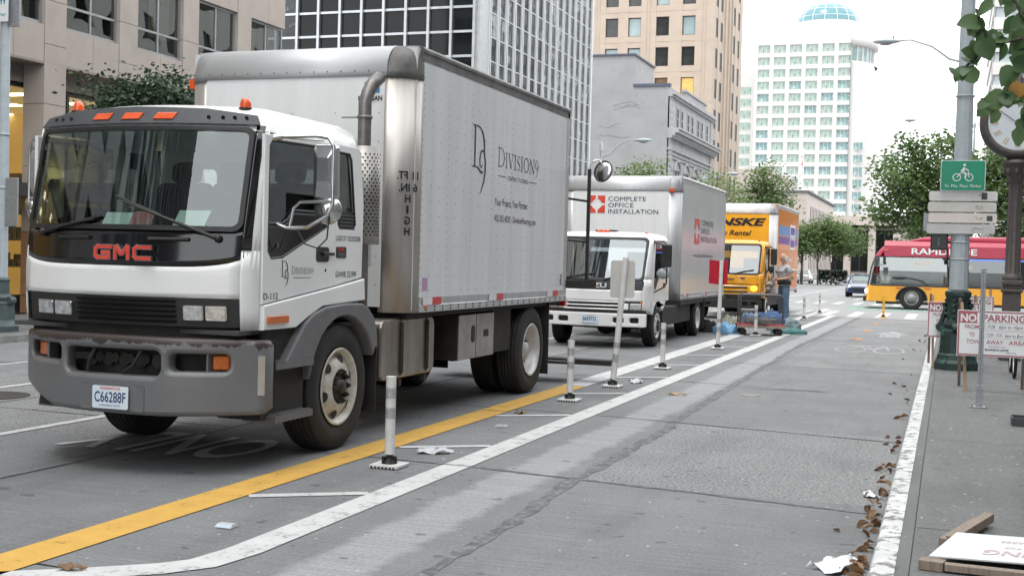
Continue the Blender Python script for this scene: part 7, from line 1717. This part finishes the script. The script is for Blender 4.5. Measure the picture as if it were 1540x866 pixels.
m.box(F_,F_+.10,84.0,100.4,0,13.0);m.box(F_,F_+.16,84.0,85.0,0,13.2);m.box(F_,F_+.16,99.3,100.4,0,13.2)
for z in [8.2+.42*k for k in range(12)]: m.box(F_+.16,F_+.19,84.05,84.95,z,z+.34);m.box(F_+.16,F_+.19,99.35,100.35,z,z+.34)
fr_=m.build('street_front',[M['greystone']],A)
m=MB()
for z0,z1,d_ in ((10.15,10.3,.35),(10.3,10.5,.55),(10.5,10.72,.8),(10.72,10.85,.9),(9.35,9.5,.25),(9.05,9.12,.2),(8.8,8.88,.2),(13.0,13.15,.3),(13.15,13.4,.45)): m.box(F_,F_+d_,83.95,100.5,z0,z1)
m.box(F_,F_+.25,88.5,96.5,13.4,13.9);m.box(F_,F_+.35,88.3,96.7,13.9,14.05)
for k in range(52): m.box(F_+.35,F_+.5,84.1+.31*k,84.26+.31*k,10.15,10.29)
m.build('cornice',[M['greystone']],fr_)
for y in (86.6,88.1,90.4,91.9,94.2,95.7,97.9): window(A,(F_+.165,y,11.75),.75,1.5,0,'greystone','slotdark','+x',1,2,.08)
for y in (87,90.2,93.4,96.6): 
    window(A,(F_+.14,y,6.6),1.9,3.2,0,'greystone','slotdark','+x',2,2,.1)
    m=MB();m.tube([V(F_+.15,y+1.05*math.cos(R(a)),8.0+.75*math.sin(R(a))) for a in range(0,181,15)],.10,6);m.build('arch',[M['greystone']],fr_)
# ---- tan tower
A=thing('terracotta_tower','tall tan terracotta tower with square windows behind the low grey building','building',(-25,106,0))
Y0=99.5;pit=2.49;cols=[-27.0,-25.07,-22.72,-20.55];cols=[-31.5,-29.3]+cols
m=MB();m.box(-34,-18.8,Y0+.45,113.8,0,62);m.build('core',[M['tan']],A)
m=MB();ed=[-34]+[q for c_ in cols for q in (c_-.54,c_+.54)]+[-18.5]
for a,b in zip(ed[::2],ed[1::2]): m.box(a,b,Y0,Y0+.45,0,62)
for c_ in cols:
    for r_ in range(25):
        zt_=.15+pit*r_+1.55;m.box(c_-.54,c_+.54,Y0+.02,Y0+.45,zt_,zt_+.94)
    m.box(c_-.54,c_+.54,Y0+.02,Y0+.45,0,.15)
for a in (-28.2,-23.9,-19.3): m.box(a-.16,a-.12,Y0-.03,Y0,8,62);m.box(a+.12,a+.16,Y0-.03,Y0,8,62)
for r_ in range(14): 
    z=.15+pit*r_+.1;m.box(-19.5,-19.36,Y0-.02,Y0,z,z+1.4)
for r_ in range(25): m.box(-34,-18.5,Y0-.012,Y0,.15+pit*r_+2.0,.15+pit*r_+2.03)
m.build('front_wall',[M['tan']],A)
rg=random.Random(14);lit={(5,6):'litw',(4,6):'litw2',(4,7):'tanw',(5,7):'tanw',(2,7):'tealw',(3,7):'tealw',(3,8):'tealw',(5,8):'tealw',(2,8):'tanw',(4,8):'tanw',(1,7):'tanw'}
for i,c_ in enumerate(cols):
    for r_ in range(3,13):
        zc=.15+pit*r_+.775;window(A,(c_,Y0+.18,zc),1.06,1.53,0,'framedark',lit.get((i,r_),rg.choice(('tanw','tealw','tanw'))),'-y',1,1,.05)
m=MB();sl_=[101.0,103.15,109.4,111.8];ed=[Y0+.45]+[q for y in sl_ for q in (y-.52,y+.52)]+[113.8]
for a,b in zip(ed[::2],ed[1::2]): m.box(-18.8,-18.5,a,b,0,62)
for y in sl_:
    for r_ in range(25): z=.15+pit*r_+1.55;m.box(-18.8,-18.53,y-.52,y+.52,z,z+.94)
    m.box(-18.8,-18.53,y-.52,y+.52,0,.15)
for y in (104.6,106.4,107.9): m.box(-18.5,-18.36,y-.2,y+.2,0,62)
m.build('side_wall',[M['tan']],A)
for y in sl_:
    for r_ in range(2,11): window(A,(-18.503,y,.15+pit*r_+.775),1.02,1.53,0,'framedark','slotdark','+x',1,1,.04)
# ---- low stone building farther up the street
A=thing('stone_hall','low pale stone building with a row of tall slot windows beyond the yellow rental truck','building',(-28,190,0))
m=MB();m.box(-50,-18.9,172,213,-2,11.5)
for k in range(17):
    y=175.5+2.1*k;m.box(-18.9,-18.5,y,y+1.2,-2,9.9)
m.box(-18.9,-18.5,172,175.5,-2,9.9);m.box(-18.9,-18.5,211,213,-2,9.9);m.box(-18.9,-18.5,172,213,9.9,11.5);m.build('stone_walls',[M['beige']],A)
m=MB();m.box(-50,-18.2,171.8,213.2,11.5,11.8);m.build('roof_coping',[M['roofm']],A)
m=MB();m.box(-50,-24,176,205,11.8,15.0);m.build('attic_block',[M['beige']],A)
for k in range(17): window(A,(-18.53,175.5+2.1*k+1.65,5.5),.88,8.6,0,'framedark','slotdark','+x',1,3,.06)
A=thing('beige_building','pale beige building with square columns at the end of the street','building',(-14,232,0))
m=MB()
for k in range(4): m.box(-22+4.2*k,-20.8+4.2*k,228,229.2,-3,9.5)
m.box(-22.5,-7,229.5,245,-3,8.5);m.box(-23,-6.5,227.5,246,9.0,10.6);m.box(-7,1,231,246,-3,14);m.build('walls',[M['beige']],A)
for x in (-19.3,-15.1,-10.9): window(A,(x,229.3,4.5),2.9,7.5,0,'framedark','darkglass','-y',2,2,.12)
for x in (-5.4,-3.4,-1.4): window(A,(x,230.9,9.5),1.4,2.6,0,'framedark','palew','-y',2,1,.1)
# ---- white tower with a glass dome
A=thing('domed_tower','tall white office tower with a pale green window grid and a teal glass dome','building',(-37,345,0))
YT=330
def plan(x0,x1,y0,y1,r_): return [(x0,y0),(x1-r_,y0)]+[(x1-r_+r_*math.sin(R(a)),y0+r_-r_*math.cos(R(a))) for a in (15,30,45,60,75,90)]+[(x1,y1),(x0,y1)]
cx_=[-47.75+4.13*k for k in range(6)];rows=[59.3-2.15-3.19*r_ for r_ in range(16)]
m=MB()
m.ext(plan(-50,-20.3,YT+.7,372,6),'z',-5,54.6)
m.ext([(-50,YT+.7),(-26,YT+.7),(-26,372),(-50,372)],'z',54.6,61.0)
ed=[-50]+[q for c_ in cx_ for q in (c_-1.55,c_+1.55)]+[-25.55]
for a,b in zip(ed[::2],ed[1::2]): m.box(a,b,YT,YT+.7,-5,61.0)
for c_ in cx_:
    zp=-5
    for z in rows[::-1]: m.box(c_-1.55,c_+1.55,YT+.02,YT+.7,zp,z);zp=z+2.15
    m.box(c_-1.55,c_+1.55,YT+.02,YT+.7,zp,61.0)
m.build('tower_walls',[M['wtower']],A)
m=MB();m.box(-56,-50,YT+5,372,-5,52.5);m.build('wing_wall',[M['wtower']],A)
m=MB();cxd,cyd=-33.0,344
m.lathe((cxd,cyd,0),[(13.4,54.6),(13.4,55.2),(12.2,55.2),(12.2,59.4),(13.4,59.4),(13.4,62.2),(11.5,62.4),(11.5,64.8),(8.8,65.0),(8.8,66.6),(1e-3,66.6)],'z',40);m.build('round_crown',[M['wtower']],A)
m=MB();m.lathe((cxd,cyd,66.5),[(8.4*math.cos(R(a)),6.2*math.sin(R(a))) for a in range(0,91,10)],'z',32);dm=m.build('glass_dome',[M['dome']],A)
m=MB()
for k in range(16):
    a=2*PI*k/16;m.tube([V(cxd+8.42*math.cos(R(b))*math.cos(a),cyd+8.42*math.cos(R(b))*math.sin(a),66.5+6.22*math.sin(R(b))) for b in range(0,91,15)],.07,4)
for b in (15,35,55): m.tube([V(cxd+8.42*math.cos(R(b))*math.cos(2*PI*k/32),cyd+8.42*math.cos(R(b))*math.sin(2*PI*k/32),66.5+6.22*math.sin(R(b))) for k in range(33)],.06,4)
m.build('dome_ribs',[M['ghost']],dm)
m=MB();m.lathe((cxd,cyd,0),[(12.25,55.6),(12.25,59.0)],'z',40)
m.build('crown_windows',[M['wtglassd']],A)
m=MB()
for k in range(40): a=2*PI*k/40;m.box(cxd+12.3*math.cos(a)-.22,cxd+12.3*math.cos(a)+.22,cyd+12.3*math.sin(a)-.22,cyd+12.3*math.sin(a)+.22,55.2,59.4)
m.build('crown_columns',[M['wtower']],A)
rg=random.Random(6);cnt=0
for i,c_ in enumerate(cx_):
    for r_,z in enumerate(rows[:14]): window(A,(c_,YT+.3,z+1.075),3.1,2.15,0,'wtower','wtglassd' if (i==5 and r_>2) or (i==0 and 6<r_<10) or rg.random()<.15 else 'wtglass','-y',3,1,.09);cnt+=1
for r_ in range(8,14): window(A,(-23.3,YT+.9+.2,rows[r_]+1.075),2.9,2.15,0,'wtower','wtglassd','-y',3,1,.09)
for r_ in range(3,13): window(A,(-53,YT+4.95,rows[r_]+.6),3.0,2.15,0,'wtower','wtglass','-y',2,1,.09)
for k in range(6):
    pass
A=thing('flag','red and white striped flag on a pole above the low stone building','flag',(-20.9,188,15))
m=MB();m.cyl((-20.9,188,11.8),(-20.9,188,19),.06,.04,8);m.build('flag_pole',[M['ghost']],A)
m=MB();m.grid(lambda u,v:V(-20.85-.4*u+.06*math.sin(u*6),188+.15*math.sin(u*5),16.6+1.8*v-.6*u),6,4);m.build('flag_cloth',[pm('flag_cloth',(.6,.12,.14),.8,c2=(.75,.72,.72),ns=2.5,lo=.45,hi=.5)],A)
# ---- pale towers, distance haze put into their colours
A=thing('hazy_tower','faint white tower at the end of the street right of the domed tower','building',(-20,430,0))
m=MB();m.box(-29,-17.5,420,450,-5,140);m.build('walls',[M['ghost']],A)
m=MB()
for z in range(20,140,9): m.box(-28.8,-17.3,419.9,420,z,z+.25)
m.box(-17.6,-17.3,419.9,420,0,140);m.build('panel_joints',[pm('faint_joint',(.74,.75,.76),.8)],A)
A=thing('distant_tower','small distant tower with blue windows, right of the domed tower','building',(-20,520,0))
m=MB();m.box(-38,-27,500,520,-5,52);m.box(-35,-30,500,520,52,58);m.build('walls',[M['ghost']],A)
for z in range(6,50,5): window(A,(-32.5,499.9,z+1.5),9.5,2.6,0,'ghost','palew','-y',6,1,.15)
A=thing('ribbon_tower','pale tower with horizontal window bands behind the clock at the right edge','building',(10,120,0))
m=MB()
for k in range(16):
    z=2.0*k+ -1; m.box(3.1,30,118,140,z*1.0,z+1.05)
m.build('bands',[M['pale']],A)
m=MB();m.box(3.3,30,118.25,140,0,32);m.build('window_bands',[M['palew']],A)
m=MB()
for k in range(14): m.box(3.1+1.7*k-.06,3.1+1.7*k+.06,118.1,118.25,0,32)
m.build('mullions',[M['frame']],A)
# ---- buildings behind and beside the camera: they shade the street and show in the windscreens
def block(name,label,x0,x1,y0,y1,h,wall,gl,face,pitch=3.4,fl=3.6,ww=2.0,wh=2.1,base=1.0,lattice=False):
    A=thing(name,label,'building',((x0+x1)/2,(y0+y1)/2,0));m=MB();m.box(x0+.3,x1-.3,y0+.3,y1-.3,0,h-.3);m.build('glazing',[M[gl]],A)
    m=MB();nz=int((h-base)/fl)
    def run(a0,a1,fx):
        n_=max(1,int((a1-a0)/pitch));p_=(a1-a0)/n_
        for k in range(n_+1):
            c_=a0+p_*k;w2=(p_-ww)/2;fx(max(a0,c_-w2),min(a1,c_+w2),0,h)
        for r_ in range(nz+1): z=base+fl*r_;fx(a0,a1,z+wh if r_>=0 else 0,min(h,z+fl),True)
        fx(a0,a1,0,.5,True)
    e=.003
    run(y0,y1,lambda a,b,z0,z1,s=False:m.box(x1-.3,x1-(.02 if s else 0),a,b,z0,z1) if face=='+x' else m.box(x0+(.02 if s else 0),x0+.3,a,b,z0,z1))
    run(x0+.31,x1-.31,lambda a,b,z0,z1,s=False:(m.box(a,b,y1-.3,y1-(.02 if s else 0),z0,z1),m.box(a,b,y0+(.02 if s else 0),y0+.3,z0,z1)))
    m.build('wall_grid',[M[wall]],A);return A
block('office_block','grey office block on the right side of the street beside the camera',6.6,24,-30,37.5,15,'greystone','darkglass','-x')
block('office_block','pale corner block on the right beyond the cross street',14,40,62,100,24,'pale','darkglass','-x')
# lattice tower behind the camera on the left
A=thing('lattice_tower','dark glass tower wrapped in a diamond lattice on the left behind the camera','building',(-27,-24,0))
m=MB();m.box(-40,-18.7,-80,-12,0,75);m.build('glazing',[pm('lattice_glass',(.10,.13,.15),.08,c2=(.30,.36,.40),ns=.25)],A)
m=MB()
def lat(o,u,n_,wd,h):
    s=3.2
    for d_ in (1,-1):
        for k in range(-int(h/(s*1.6))-1,int(wd/s)+int(h/(s*1.6))+2):
            a=None;pts=[]
            for q in range(0,41):
                z=h*q/40;x=k*s+d_*z/2.2
                if 0<=x<=wd: pts.append(V(*o)+Vector(u)*x+V(0,0,z))
            if len(pts)>1: m.tube([pts[0],pts[-1]],.42,4)
lat((-18.6,-80,0),(0,1,0),(1,0,0),68,75);lat((-40,-11.9,0),(1,0,0),(0,1,0),21.3,75)
m.build('diagonal_lattice',[M['black']],A)
block('office_block','grey office block on the left behind the camera',-40,-18.6,-9,0.8,30,'greystone','darkglass','+x')
